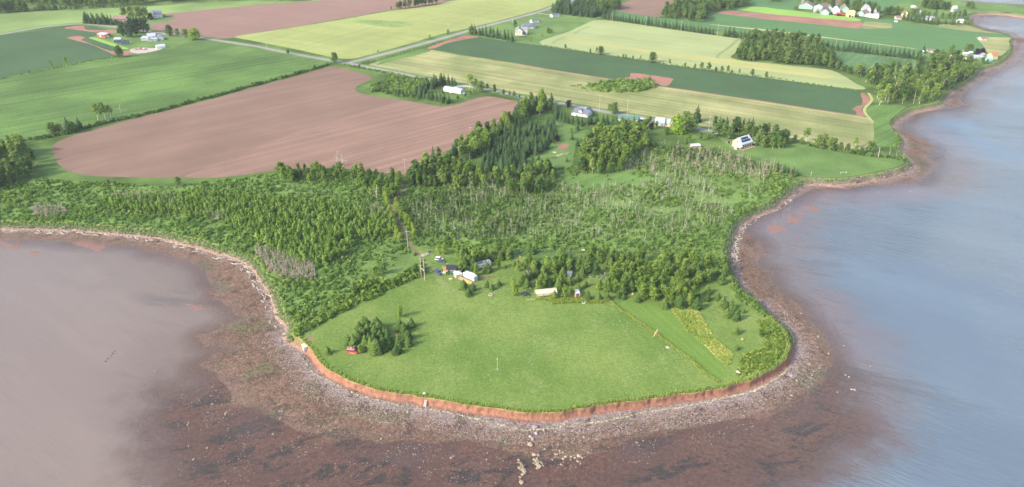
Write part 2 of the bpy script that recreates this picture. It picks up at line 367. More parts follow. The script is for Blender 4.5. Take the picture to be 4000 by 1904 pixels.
# ------------------------------------------------------------------ water
Qw = np.stack([idx[:-1, :-1], idx[:-1, 1:], idx[1:, 1:], idx[1:, :-1]], -1).reshape(-1, 4)
step = Qw[(dw[Qw] < 6).any(1)]
usedw = np.unique(step); rw = np.zeros(len(P), int); rw[usedw] = np.arange(len(usedw))
t_ = NT('sea_water'); p = t_.pos()
clr = t_.ramp(t_.math('ADD', t_.attr('clear'), t_.math('MULTIPLY', t_.math('SUBTRACT', t_.noise(p, .035, 6, .7), .5), .9)), .05, .7)
depth = t_.ramp(t_.math('ADD', t_.attr('dw'), t_.math('MULTIPLY', t_.math('SUBTRACT', t_.noise(p, .02, 4, .6), .5), 40)), 0, t_.math('MULTIPLY', t_.math('ADD', t_.math('MULTIPLY', clr, 75.0), 58.0), -1.0))
wv = t_.mapping(p, R(33), (.35, 1.6, 1)); rip = t_.noise(wv, .30, 4, .65, .4); wv2 = t_.mapping(p, R(33), (.2, 1, 1)); rip2 = t_.noise(wv2, .09, 3, .5)
calm = t_.math('MULTIPLY', t_.ramp(t_.noise(p, .012, 3, .5), .35, .62, .25, 1.0), t_.math('SUBTRACT', 1.0, t_.math('MULTIPLY', t_.attr('west'), .8)))
h = t_.math('MULTIPLY', t_.math('ADD', rip, t_.math('MULTIPLY', rip2, .6)), calm)
bp = t_.n('ShaderNodeBump'); t_.L(h, bp.inputs['Height']); bp.inputs['Strength'].default_value = .9; bp.inputs['Distance'].default_value = 1.2
tr = t_.n('ShaderNodeBsdfTransparent'); tr.inputs[0].default_value = (.90, .86, .82, 1)
df = t_.n('ShaderNodeBsdfDiffuse'); smud = t_.math('MULTIPLY', t_.ramp(t_.noise(t_.mapping(p, R(12), (.35, 1.5, 1)), .028, 7, .7, .5), .5, .66), t_.ramp(t_.noise(p, .009, 3, .5), .42, .6))
lane = t_.ramp(t_.noise(t_.mapping(p, R(38), (.12, 1.0, 1)), .02, 4, .6), .4, .7)
cw = t_.mix(t_.math('MULTIPLY', clr, .8), t_.mix(t_.ramp(depth, 0, .85), t_.mix(t_.attr('west'), (.225, .202, .218), (.245, .195, .165)), t_.mix(t_.attr('west'), (.135, .178, .22), (.225, .18, .155))), (.17, .125, .11))
cw = t_.mix(t_.math('MULTIPLY', smud, .55), cw, (.10, .10, .095))
cw = t_.mix(lane, t_.mix(1.0, cw, (.94, .94, .95), 'MULTIPLY'), t_.mix(1.0, cw, (1.07, 1.07, 1.06), 'MULTIPLY'))
t_.val(df.inputs[0], cw)
t_.L(bp.outputs[0], df.inputs['Normal'])
gl = t_.n('ShaderNodeBsdfGlossy'); gl.inputs['Roughness'].default_value = .08; t_.L(bp.outputs[0], gl.inputs['Normal'])
gm = t_.n('ShaderNodeNewGeometry'); dt = t_.n('ShaderNodeVectorMath', operation='DOT_PRODUCT'); t_.L(gm.outputs['Incoming'], dt.inputs[0]); t_.L(bp.outputs[0], dt.inputs[1])
cosv = t_.math('ABSOLUTE', dt.outputs['Value']); fres = t_.math('ADD', t_.math('MULTIPLY', t_.math('POWER', t_.math('SUBTRACT', 1.0, cosv), 5.0), .98), .021)
m1 = t_.n('ShaderNodeMixShader'); t_.val(m1.inputs[0], t_.math('MULTIPLY', t_.ramp(depth, 0, 1, t_.math('SUBTRACT', t_.math('ADD', .66, t_.math('MULTIPLY', t_.attr('west'), .06)), t_.math('MULTIPLY', clr, t_.math('ADD', .5, t_.math('MULTIPLY', t_.attr('west'), .05)))), .95), t_.ramp(t_.attr('dw'), 1.0, -14.0, .3, 1.0))); t_.L(tr.outputs[0], m1.inputs[1]); t_.L(df.outputs[0], m1.inputs[2])
m2 = t_.n('ShaderNodeMixShader'); t_.L(fres, m2.inputs[0]); t_.L(m1.outputs[0], m2.inputs[1]); t_.L(gl.outputs[0], m2.inputs[2])
t_.L(m2.outputs[0], t_.out.inputs['Surface'])
me = np_mesh('water', np.stack([P[:, 0], P[:, 1], np.zeros(len(P))], 1)[usedw], rw[step], t_.m, True, {'dw': dw[usedw], 'west': A['west'][usedw], 'clear': A['clear'][usedw]})
tag(link('water', me), 'shallow sea water of the bay round the grassy point', None, None, 'structure')

# ------------------------------------------------------------------ land, bluff and banks
edge = wobble(smooth(resample(shore, 2.0), 2), .9, .16, 3)
m_verge = m_field('verge_grass', (.075, .135, .032), .3, .03, .3, 1.0, c2=(.10, .16, .04))
pts = edge + land_poly[len(shore):]
tri = tessellate_polygon([[Vector((x, y, 0)) for x, y in pts]])
me = bpy.data.meshes.new('land'); me.from_pydata([(x, y, LAND) for x, y in pts], [], [tuple(q) for q in tri]); me.update()
for q in me.polygons:
    if q.normal.z < 0: q.flip()
me.materials.append(m_verge); tag(link('land', me), 'level green land of farm fields and rough grass above the shore', None, None, 'structure')

def near_idx(px, z=LAND):
    g = G(*px, z); return min(range(len(edge)), key=lambda i: (edge[i][0] - g[0]) ** 2 + (edge[i][1] - g[1]) ** 2)
i_b0 = near_idx(Z(1, 2, (490, 1000))[0]); i_b1 = near_idx(Z(3, 2, (225, 1050))[0])
i_rr0 = near_idx(Z(3, 1, (330, 600))[0]); i_rr1 = near_idx(Z(3, 1, (1395, 440))[0])
E = np.array(edge); n = len(E); T = np.zeros_like(E); T[1:-1] = E[2:] - E[:-2]; T[0] = E[1] - E[0]; T[-1] = E[-1] - E[-2]
T = np.array(smooth([tuple(q) for q in T], 6)); T /= np.linalg.norm(T, axis=1)[:, None]; OUT = np.stack([T[:, 1], -T[:, 0]], 1)
if inside(np.array([E[i_b0 + 40] + OUT[i_b0 + 40] * 5]), land_poly)[0]: OUT = -OUT
k = np.arange(n); bluff = np.clip(np.minimum(k - i_b0, i_b1 - k) / 8.0 + .5, 0, 1)
rr = ((k >= i_rr0) & (k <= i_rr1)).astype(float)
# fine resample of the bank for gullies
fineE = []; sub = 4
for i in range(n - 1):
    if bluff[i] > 0 or i_b0 - 30 < i < i_b1 + 30:
        for j in range(sub): fineE.append(i + j / sub)
    else: fineE.append(float(i))
fineE = np.array(fineE); li = fineE.astype(int); lf = fineE - li
def lerp(a): 
    a = np.asarray(a); b = a[np.minimum(li + 1, n - 1)]; return a[li] + (b - a[li]) * (lf[:, None] if a.ndim == 2 else lf)
e2, o2, b2 = lerp(E), lerp(OUT), lerp(bluff)
prof_b = [(-.35, 4.0), (.0, 3.98), (.2, 3.7), (.3, 3.0), (.4, 2.2), (.6, 1.5), (.95, 1.05), (1.6, .78), (3.5, -.3)]
prof_s = [(-.35, 4.0), (.0, 3.98), (.55, 3.7), (1.45, 3.1), (2.3, 2.5), (3.2, 1.9), (4.0, 1.3), (4.7, .9), (7., -.3)]
V = []; bank_a = []; hgt = []
for r, ((wb, zb_), (ws, zs)) in enumerate(zip(prof_b, prof_s)):
    for i in range(len(e2)):
        w = wb * b2[i] + ws * (1 - b2[i]); z = zb_ * b2[i] + zs * (1 - b2[i])
        if 2 <= r <= 7:
            q = Vector((e2[i][0] * .45, e2[i][1] * .45, z * .35)); nn = mnoise.noise(q) + .6 * mnoise.noise(q * 2.7)
            w += nn * (.55 if r > 2 else .35) + .35 * mnoise.noise(Vector((e2[i][0] * .12, e2[i][1] * .12, 7))); z += mnoise.noise(q * 1.7) * .12
        V.append((e2[i][0] + o2[i][0] * w, e2[i][1] + o2[i][1] * w, z)); bank_a.append(b2[i]); hgt.append(r / 8)
m_ = len(e2); F = [(r * m_ + i, r * m_ + i + 1, (r + 1) * m_ + i + 1, (r + 1) * m_ + i) for r in range(8) for i in range(m_ - 1)]
t_ = NT('red_earth_bank'); p = t_.pos(); ba = t_.attr('bluff'); hz = t_.attr('row')
nz = t_.noise(t_.mapping(p, 0, (1, 1, .5)), .8, 5, .7)
red = t_.mix(t_.ramp(nz, .28, .72), (.215, .105, .068), (.35, .18, .122))
red = t_.mix(t_.ramp(t_.noise(p, 3.0, 3, .7), .58, .7), red, (.28, .085, .045))
grn = t_.mix(t_.ramp(t_.noise(p, .7, 5, .7), .35, .65), (.10, .12, .05), (.16, .20, .08))
grn = t_.mix(t_.ramp(hz, .55, .85), grn, t_.mix(t_.ramp(nz, .3, .7), (.2, .12, .09), (.36, .25, .2)))
cc = t_.mix(ba, grn, red)
cc = t_.mix(t_.ramp(hz, .13, .27), t_.mix(t_.ramp(nz, .3, .7), (.18, .22, .05), (.32, .34, .09)), cc)
m_bank = t_.bsdf(cc, .95, (nz, .7, .5), .1)
me = np_mesh('bluff', np.array(V), np.array(F), m_bank, False, {'bluff': bank_a, 'row': hgt})
tag(link('bluff', me), 'low eroded red earth bluff and bank along the shore', None, None, 'structure')

# ------------------------------------------------------------------ fields, roads, yards
dirA = rows_angle(Z(1, 1, (0, 380))[0], Z(1, 1, (1560, 0))[0])        # plough rows of the big red field
dirB = rows_angle(Z(2, 0, (0, 640))[0], Z(2, 0, (2554, 1030))[0])     # the strips running down to the sea
F_red1 = m_field('ploughed_red_soil', (.215, .138, .103), .07, .02, .08, 1.5, [(dirA, 9, .06), (dirA, 30, .05)])
F_red2 = m_field('furrowed_red_soil', (.245, .155, .115), .08, .02, .14, 1.3, [(dirA, 5.5, .10), (dirA, 2.2, .08)])
F_red3 = m_field('far_red_soil', (.25, .155, .122), .06, .01, .05, 1.0, [(dirB, 12, .04)])
F_redp = m_field('bare_red_patch', (.30, .155, .115), .12, .05, .12, 1.2)
F_past = m_field('bright_pasture', (.085, .155, .042), .16, .012, .25, .7, [(dirA, 6, .13), (dirA, 2, .10)], c2=(.112, .195, .049))
F_dark = m_field('potato_crop', (.058, .108, .046), .10, .012, .18, 1.1, [(dirB, 4, .05)])
F_yel = m_field('ripening_grain', (.29, .325, .11), .09, .008, .12, .6, [(dirB + 1.57, 9, .05), (dirB, 14, .05)])
F_pale = m_field('pale_grain', (.30, .345, .15), .08, .012, .07, .7, [(dirB, 8, .05)])
F_tan = m_field('pale_grain_tan_band', (.36, .36, .14), .05, .02, .06, .8, [(dirB, 5, .08)])
F_hay = m_field('mown_hay', (.21, .245, .09), .14, .015, .20, .8, [(dirB, 5, .16), (dirB, 20, .12)], c2=(.30, .29, .13))
F_green = m_field('green_crop', (.088, .182, .066), .08, .01, .10, .8, [(dirB, 9, .06)])
F_lime = m_field('lime_green_crop', (.22, .38, .075), .08, .02, .08, .8)
F_far = m_field('far_meadow', (.17, .245, .075), .16, .008, .15, .5, c2=(.20, .29, .09))
F_lot = m_field('mown_lot', (.105, .185, .05), .14, .03, .18, 1.0, c2=(.13, .21, .06))
F_strip = m_field('rough_hay_strip', (.10, .185, .075), .12, .03, .3, .6, [(dirB + 1.45, 4, .16)])
F_gravel = m_field('gravel_yard', (.42, .36, .30), .1, .05, .15, 1.0)
F_road = m_field('road_surface', (.28, .255, .245), .08, .03, .08, 1.2)
t_ = None
def m_lawn():
    t = NT('point_lawn'); p = t.pos()
    k = t.mix(t.ramp(t.noise(p, .022, 5, .6), .34, .66), (.105, .178, .035), (.168, .232, .057))
    k = t.mix(t.math('MULTIPLY', t.ramp(t.noise(p, .07, 5, .7), .52, .68), .55), k, (.20, .255, .085))
    f = t.noise(p, .9, 4, .75); k = t.mix(t.ramp(f, .25, .75), t.mix(1.0, k, (.74,) * 3, 'MULTIPLY'), t.mix(1.0, k, (1.22,) * 3, 'MULTIPLY'))
    q = t.mapping(p, R(78), (.03, 1 / 2.2, 1)); k = t.mix(t.ramp(t.noise(q, 1, 2, .5), .35, .65), t.mix(1.0, k, (.97,) * 3, 'MULTIPLY'), t.mix(1.0, k, (1.025,) * 3, 'MULTIPLY'))
    fl = t.math('MULTIPLY', t.ramp(t.noise(p, 1.6, 2, .5), .64, .70), t.ramp(t.noise(p, .05, 4, .65), .5, .64))
    k = t.mix(t.math('MULTIPLY', fl, .6), k, (.50, .52, .34))
    return t.bsdf(k, .95, (f, .5, .3), .1)
F_lawn = m_lawn()
F_lawn2 = m_field('mown_paths', (.125, .205, .04), .10, .03, .18, 1.0, [(R(115), 2.2, .05)])

# far side first
sheet('far_meadow', F_far, Z(0, 0, (-3000, 300), (0, 140), (300, 118), (900, 90), (1400, 70), (2000, 30), (2554, 5)) + Z(1, 0, (400, -20), (700, 0), (560, 15), (0, 48)) + Z(0, 0, (2554, 50), (1640, 140), (1480, 175), (1300, 215), (1110, 200), (850, 205), (830, 228), (720, 240), (380, 272), (0, 340), (-3000, 700)), 'pale green hay meadow behind the road at the upper corner')
sheet('far_ploughed_field', F_red3, Z(0, 0, (1640, 140), (2554, 50)) + Z(1, 0, (560, 15), (700, 0), (900, -60), (2100, -80), (1960, 0), (1800, 45), (1400, 92), (900, 180), (400, 265), (0, 330)) + Z(0, 0, (2400, 365), (2250, 388), (2000, 372), (1660, 322), (1500, 292), (1490, 250), (1780, 190), (1660, 165)), 'far bare red field behind the white farmhouse')
sheet('grain_field', F_yel, Z(1, 0, (0, 332), (600, 240), (1330, 112), (1800, 52), (1960, 0), (2100, -60)) + Z(2, 0, (600, -60), (480, 0), (440, 48), (350, 82), (120, 138), (0, 180)) + Z(1, 0, (2400, 212), (2100, 288), (1840, 343), (1400, 476), (1100, 556), (960, 592), (800, 583), (600, 537), (300, 474), (0, 415)) + Z(0, 0, (2554, 415), (2320, 372), (2400, 352)), 'yellow green field of ripening grain in the angle of the two roads')
sheet('rough_patch', m_field('rough_grain_patch', (.20, .275, .085), .15, .05, .3, .6), Z(1, 0, (935, 215), (1000, 200), (1200, 200), (1500, 220), (1600, 238), (1520, 262), (1400, 275), (1250, 265), (1050, 235)), 'darker rough wet patch inside the yellow grain field')
sheet('potato_field', F_dark, Z(0, 0, (-2500, 800), (-400, 420), (0, 357), (640, 272), (760, 258), (860, 262), (1090, 300), (1170, 330), (1000, 335), (970, 365), (870, 377), (1240, 500), (1300, 510), (1250, 560), (1130, 572), (680, 642), (500, 672), (300, 722), (0, 780), (-2500, 1300)), 'dark green potato field by the small farm')
sheet('bare_patch', F_redp, Z(0, 0, (610, 282), (760, 258), (860, 262), (830, 285), (870, 300), (1080, 302), (1160, 298), (1165, 332), (960, 328), (700, 292)), 'bare red headland of the potato field beside the road', wob=1.5)
sheet('bare_patch', F_redp, Z(0, 0, (650, 375), (780, 356), (870, 380), (800, 390), (820, 405), (1060, 500), (1160, 520), (1250, 508), (1310, 500), (1340, 540), (1240, 560), (1130, 550), (1080, 522), (900, 442), (720, 397)), 'curved bare red track through the dark potato field', wob=1.5)
sheet('farm_lawn', F_lot, Z(0, 0, (870, 377), (970, 362), (1000, 333), (1180, 332), (1500, 338), (1650, 350), (2050, 402), (1900, 432), (1640, 482), (1560, 508), (1340, 540), (1290, 502)), 'mown lawn round the white farmhouse and its sheds')
sheet('lime_strip', F_lime, Z(0, 0, (870, 377), (930, 368), (1300, 490), (1240, 500)), 'narrow lime green strip between crop and farm lawn')
sheet('gravel_yard', F_gravel, Z(0, 0, (1290, 492), (1400, 474), (1560, 484), (1650, 480), (1560, 510), (1390, 541), (1310, 532)), 'pale gravel yard with farm implements')
sheet('barn_yard', F_lot, Z(0, 0, (1290, 215), (1480, 175), (1640, 165), (1780, 190), (1490, 250), (1400, 250)), 'green yard beside the grey roofed barn')
sheet('farm_drive', F_road, Z(0, 0, (1270, 235), (1330, 208), (1480, 208), (1480, 218), (1380, 240), (1290, 250)), 'grey gravel drive of the brick farmhouse')
sheet('pasture', F_past, Z(0, 0, (-2500, 1340), (0, 800), (300, 745), (520, 690), (680, 652), (900, 606), (1150, 577), (1280, 562), (1400, 542), (1560, 512), (1900, 442), (2050, 410), (2554, 485)) + Z(1, 0, (0, 490), (320, 548), (600, 597), (740, 628), (720, 655), (560, 705), (300, 775), (0, 850)) + Z(0, 0, (2200, 950), (1900, 1030), (1500, 1120), (1200, 1200)) + Z(0, 1, (800, 95), (500, 190), (330, 232), (100, 260), (-2500, 700)), 'large bright green pasture left of the bare red field')
BIGRED = Z(1, 0, (740, 665), (830, 670), (960, 705), (1100, 745), (1170, 780), (1150, 800), (1000, 860), (975, 890), (1000, 920), (1100, 950), (1400, 990), (1700, 1040), (1900, 1075), (2000, 1050), (2200, 975), (2290, 955), (2400, 970)) + Z(2, 0, (0, 1005), (180, 1040), (190, 1070), (100, 1110), (0, 1160)) + Z(1, 1, (2450, 50), (2290, 140), (2050, 260), (1850, 370), (1700, 440), (1560, 540), (1490, 578), (1380, 572), (1200, 540), (950, 512), (700, 500), (300, 515), (0, 543)) + Z(0, 1, (2200, 600), (1900, 605), (1500, 600), (1000, 590), (800, 570), (650, 520), (570, 450), (540, 370), (515, 320), (530, 270), (580, 235), (650, 205), (900, 130), (1200, 50)) + Z(0, 0, (1350, 1185), (1700, 1100), (2200, 970), (2554, 870)) + Z(1, 0, (300, 790), (560, 715))
sheet('ploughed_field', F_red1, BIGRED, 'large bare red ploughed field in the middle of the farmland', wob=.8)
FURROW = Z(0, 1, (1800, 597), (1900, 603), (2200, 598), (2554, 558)) + Z(1, 1, (300, 513), (700, 498), (950, 510), (1200, 538), (1380, 570), (1490, 576), (1560, 536), (1700, 436), (1850, 366), (2050, 256), (2290, 136), (2450, 46)) + Z(2, 0, (0, 1158), (100, 1108), (185, 1070), (176, 1042), (0, 1008)) + Z(1, 0, (2400, 973), (2290, 958), (2200, 978), (2000, 1053), (1900, 1078), (1700, 1043), (1450, 1000), (1100, 1110), (800, 1205)) + Z(1, 1, (400, 140), (0, 305))
sheet('furrowed_strip', F_red2, FURROW, 'paler furrowed end of the big red field beside the woods', wob=.8)
sheet('hay_field', F_hay, Z(1, 0, (1090, 655), (1300, 590), (1650, 490), (1760, 502), (2000, 547), (2554, 627)) + Z(2, 0, (400, 702), (1000, 797), (1440, 858), (1560, 877), (2554, 1022)) + Z(3, 0, (500, 1102), (960, 1167), (1040, 1190)) + Z(3, 1, (1055, 0), (1060, 290), (980, 330), (700, 292), (450, 252), (200, 200)) + Z(2, 1, (2554, 150), (1850, 90), (1400, 8)) + Z(2, 0, (1440, 1182), (1000, 1102), (600, 1032), (300, 978), (0, 932)) + Z(1, 0, (2200, 862), (2000, 828), (1700, 762), (1250, 682)), 'pale mown hay field along the far side of the shore road')
sheet('headland', F_past, Z(1, 0, (1300, 590), (1650, 490), (1760, 502), (1700, 530), (1400, 600), (1180, 660)), 'greener headland corner of the hay field by the road', wob=2)
sheet('potato_field', F_dark, Z(1, 0, (1640, 482), (2080, 355), (2250, 370), (2554, 415)) + Z(2, 0, (330, 462), (750, 530), (1150, 580), (1560, 652), (2200, 742), (2554, 777)) + Z(3, 0, (400, 842), (900, 907), (990, 950), (1015, 1020), (980, 1060), (900, 1087), (985, 1165), (500, 1098), (0, 1023)) + Z(2, 0, (1560, 873), (1000, 793), (400, 698)) + Z(1, 0, (2554, 622), (2100, 558), (1760, 495)), 'long dark green potato strip running down to the sea')
sheet('bare_patch', F_redp, Z(1, 0, (2050, 353), (2250, 370), (2150, 382), (1900, 432), (1760, 494), (1680, 487)), 'bare red corner of the potato strip by the road', wob=1.8)
sheet('bare_patch', F_redp, Z(2, 0, (1170, 732), (1260, 735), (1600, 785), (1620, 797), (1580, 815), (1590, 830), (1540, 870), (1500, 860), (1430, 830), (1300, 806), (1180, 806), (1080, 802), (1180, 765)), 'bare red patch behind the island of shrubs', wob=2.2, step=3)
sheet('bare_patch', F_redp, Z(3, 0, (930, 920), (1000, 955), (1018, 1020), (930, 1090), (990, 1170), (900, 1160), (880, 1120), (830, 1087), (940, 1040), (935, 960)), 'ragged bare red headland at the seaward end of the potato strip', wob=2.2, step=3)
sheet('field_margin', F_redp, Z(2, 0, (0, 628), (400, 697), (1000, 791), (1000, 798), (400, 704), (0, 635)), 'thin red strip of soil edging the potato strip', wob=.3)
sheet('field_margin', F_redp, Z(2, 0, (1560, 871), (2554, 1017)) + Z(3, 0, (500, 1096), (970, 1163), (970, 1170), (500, 1104)) + Z(2, 0, (2554, 1025), (1560, 879)), 'thin red soil line between potato strip and hay field', wob=.3)
sheet('house_lot', F_lot, Z(2, 0, (-330, 260), (0, 192), (350, 97), (480, 150), (850, 190), (820, 200), (560, 320), (270, 415), (330, 462), (0, 420), (-300, 380)), 'green lawns round the houses by the grain field')
sheet('grain_field', F_pale, Z(2, 0, (270, 415), (560, 320), (820, 200), (960, 207), (1300, 252), (1700, 312), (2100, 367), (2390, 402), (2280, 480), (2170, 580), (2300, 612), (2554, 632)) + Z(3, 0, (300, 665), (640, 700), (760, 760), (900, 850), (1000, 885), (960, 902), (600, 862), (0, 782)) + Z(2, 0, (2100, 722), (1560, 647), (1150, 577), (750, 522), (300, 457)), 'pale green grain field below the spruce windbreak')
sheet('grain_band', F_tan, Z(2, 0, (500, 385), (620, 385), (1500, 520), (2100, 590), (2554, 645)) + Z(3, 0, (300, 690), (700, 760), (600, 790), (0, 712)) + Z(2, 0, (2100, 640), (1500, 560), (700, 430)), 'tan band of tramped grain across the pale field', wob=1.5)
sheet('far_crop', F_green, Z(2, 0, (850, 130), (930, 108), (1030, 110), (1480, 182), (1960, 200), (1950, 130), (2130, 105), (2330, 60), (2400, 0), (2700, -60)) + Z(3, 0, (300, -60), (300, 30), (250, 90), (300, 115), (900, 180), (1240, 200), (1300, 225), (1700, 275), (2000, 320), (2300, 335), (2440, 375), (2060, 370), (2160, 470), (2180, 525), (1900, 522), (1560, 492), (1500, 545), (800, 480), (520, 440), (0, 365)) + Z(2, 0, (2390, 340), (1960, 290), (1300, 210)), 'dark green crop fields beyond the spruce windbreak')
sheet('crop_line', F_tan, Z(2, 0, (1960, 243), (2554, 298)) + Z(3, 0, (1000, 428), (1500, 490), (1500, 495), (1000, 434), (0, 311)) + Z(2, 0, (1960, 247)), 'thin pale grass line across the dark green crop', wob=.2)
sheet('ploughed_strip', F_redp, Z(2, 0, (2015, 130), (2130, 106), (2554, 140)) + Z(3, 0, (0, 141), (930, 215), (950, 242), (920, 292), (0, 195)) + Z(2, 0, (2300, 165)), 'bare orange red strip in front of the far farm sheds', wob=1)
sheet('lime_crop', F_lime, Z(2, 0, (2220, 96), (2330, 65), (2554, 75)) + Z(3, 0, (0, 80), (300, 115), (880, 180), (945, 208), (870, 215), (0, 140)), 'bright lime green strip below the far farm sheds', wob=1)
sheet('far_ploughed_field', F_red1, Z(2, 0, (1080, 40), (1200, 0), (1400, -60), (1900, -60), (1700, 0), (1640, 40), (1500, 110), (1470, 180), (1030, 110)), 'mauve bare field between the two far woods')
sheet('far_ploughed_field', F_red1, Z(3, 0, (600, 10), (640, -40), (900, -40), (830, 0), (680, 48), (620, 40)), 'small bare field behind the far farm')
sheet('far_crop', F_green, Z(3, 0, (680, 48), (830, 0), (900, -40), (1420, -40), (1390, 5), (1250, 60), (1215, 120), (1050, 110), (800, 70)), 'dark green field behind the far farm')
sheet('far_grassland', F_lot, Z(3, 0, (1215, 120), (1250, 60), (1390, 5), (1420, -40), (1700, -40), (1880, 2), (2200, 40), (2554, 56), (2554, 140), (2200, 108), (2060, 114), (1985, 140), (1970, 180), (1985, 220), (1700, 215), (1300, 210)), 'rough green land at the far end of the bay')
sheet('headland', F_hay, Z(3, 0, (960, 215), (1240, 235), (1240, 285), (930, 292), (950, 242)), 'pale rough grass at the end of the far red strip', wob=2)
sheet('shore_grass', F_hay, Z(3, 0, (1700, 240), (1985, 250), (2140, 305), (2300, 335), (2400, 350), (2300, 338), (2000, 318), (1700, 272)), 'pale grass strip along the far shore', wob=1)
sheet('dune_grass', F_hay, Z(3, 0, (2060, 370), (2440, 378), (2400, 405), (2415, 480), (2330, 560), (2250, 570), (2180, 525), (2160, 470)), 'pale dune grass on the sandy corner of the shore', wob=1)
sheet('hay_strip', F_strip, Z(3, 0, (520, 490), (750, 515), (1300, 572), (1490, 597), (1450, 742), (1200, 742), (850, 722), (700, 640), (620, 590)), 'soft green strip field enclosed by spruces')
sheet('cottage_lot', F_lot, Z(3, 0, (1500, 545), (1560, 492), (1900, 522), (2180, 525), (2250, 570), (2150, 640), (1900, 640), (1820, 620), (1640, 600)), 'grassy lots of the shore cottages')
sheet('shore_meadow', F_past, Z(3, 0, (1060, 1225), (960, 1100), (1000, 1060), (1060, 1040), (1400, 1060), (1290, 1135), (1200, 1220)) + Z(3, 1, (1190, 40), (1270, 150), (1300, 200), (1300, 240), (1260, 300), (1060, 290), (1065, 0)), 'bright green grass above the shore at the end of the strips')
sheet('shore_lawn', F_lot, Z(2, 1, (1350, 165), (1500, 120), (1850, 100), (2000, 150), (2200, 330), (2554, 430)) + Z(3, 1, (0, 430), (290, 530), (320, 590), (600, 598), (700, 603), (950, 568), (1200, 518), (1380, 455), (1360, 425), (1000, 395), (700, 345), (430, 285), (240, 250), (0, 330)) + Z(2, 1, (2300, 130), (1900, 105)), 'green lawn and meadow of the house with solar panels')
# mown ground between spruce rows
sheet('clearing', F_lot, Z(2, 1, (200, 15), (500, 50), (800, 130), (640, 260), (600, 500), (430, 520), (150, 420), (330, 330), (480, 180)), 'mown clearing behind the spruce plantation')
sheet('garden_plot', F_redp, Z(2, 1, (410, 325), (500, 252), (600, 262), (520, 330)), 'small bare red vegetable plot in the clearing', wob=.3)
sheet('wet_meadow', F_past, Z(2, 1, (430, 520), (600, 590), (760, 560), (1100, 540), (1500, 620), (1000, 680), (700, 760), (560, 680)), 'bright wet meadow among the dead trees', wob=3)

F_tram = m_field('crop_wheel_mark', (.13, .19, .06), .1, .05, .15, 1.0)
for i_, (pp, lb) in enumerate(((((610, 340), (650, 315), (700, 290), (770, 262)), 'upper curved wheel mark at the house end of the pale grain'), (((395, 440), (400, 425), (450, 395), (525, 372)), 'lower curved wheel mark at the house end of the pale grain'), (((2045, 585), (2030, 560), (2120, 500), (2190, 450), (2225, 410), (2260, 392)), 'curved wheel mark at the wood end of the pale grain'))):
    for dx in (0, 16): ribbon('wheel_mark', F_tram, Z(2, 0, *[(x + dx, y + dx * .15) for x, y in pp]), .7, lb + (' inner line' if dx else ' outer line'), wob=.1)
# roads
RD1 = Z(0, 0, (-1200, 520), (0, 347), (380, 277), (720, 243), (850, 237), (1150, 272), (1500, 320), (1660, 341), (2000, 380), (2554, 465)) + Z(1, 0, (320, 530), (800, 618), (960, 640), (1100, 672), (1300, 708), (1700, 788), (2000, 848), (2150, 870), (2400, 912)) + Z(2, 0, (0, 952), (300, 1000), (700, 1075), (1000, 1132), (1440, 1200)) + Z(2, 1, (1840, 108), (1990, 138), (2060, 150))
RD2 = Z(1, 0, (900, 632), (980, 618), (1300, 537), (1700, 430), (2000, 345), (2200, 287)) + Z(2, 0, (0, 195), (200, 142), (350, 95), (440, 60), (560, 10), (700, -60))
for nm, rd in (('road', RD1), ('road', RD2)):
    pass
ribbon('road_verge', F_lot, RD1, 15, 'grassy verge along the shore road')
ribbon('road_verge', F_lot, RD2, 17, 'grassy verge along the road between the grain fields')
ribbon('road', F_road, RD1, 6.0, 'narrow grey road running down to the shore houses')
ribbon('road', F_road, RD2, 7.5, 'straight grey road climbing past the yellow grain field')
ribbon('drive', F_gravel, Z(0, 0, (1660, 341), (1560, 350), (1500, 350)), 3.5, 'short drive of the white farmhouse')
ribbon('drive', F_redp, Z(2, 0, (70, 188), (190, 205)), 3, 'reddish drive to the nearer white mobile home')
ribbon('drive', F_gravel, Z(2, 0, (265, 135), (400, 155)), 3, 'pale drive to the farther white mobile home')
ribbon('drive', F_gravel, Z(1, 0, (2150, 868), (2050, 850), (2000, 870)), 5, 'grey drive of the long white home')
ribbon('farm_track', F_tan, Z(3, 0, (1050, 1225), (980, 1150), (940, 1100), (1010, 1040), (1050, 1000), (1000, 930)) , 2.4, 'grassy farm track round the end of the strips')

# the point: lawn, paths, flower patches
LAWN = Z(1, 2, (430, 965), (520, 900), (660, 820), (900, 700), (1000, 645), (1240, 545), (1290, 500), (1480, 430), (1640, 350), (1690, 240), (1650, 190), (1560, 80), (1600, 60), (1750, 90), (1990, 70), (2200, 80), (2554, 90)) + Z(2, 2, (0, 90), (500, 105), (900, 110), (1300, 125), (2050, 130), (2110, 200), (2140, 270), (2170, 330), (2200, 390), (2220, 440), (2280, 490), (2310, 540), (2400, 600), (2480, 690))
ip0 = near_idx(Z(3, 2, (0, 740))[0]); ip1 = near_idx(Z(1, 2, (430, 975))[0])
inner = [tuple(E[i] - OUT[i] * .3) for i in range(ip0, ip1, -1)]
lawn_poly = GP(LAWN) + inner; _lift[0] = .012
sheet('lawn', F_lawn, lawn_poly, 'broad mown lawn covering the grassy point', world=True, wob=.2, step=4, sm=0)
sheet('mown_path', F_lawn2, Z(2, 2, (1000, 620), (1240, 600), (1560, 660), (1760, 920), (1830, 960), (2080, 1225)) + Z(2, 3, (2100, 30), (2240, 150), (2060, 190), (1790, 0)) + Z(2, 2, (1600, 1050), (1430, 920), (1200, 770), (1100, 700)), 'smoother mown strip beyond the line of long grass')
sheet('wild_grass', F_past, Z(2, 2, (30, 95), (640, 115), (900, 250), (940, 330), (760, 350), (400, 260), (230, 200), (30, 130)), 'longer unmown grass between the young trees', wob=2)
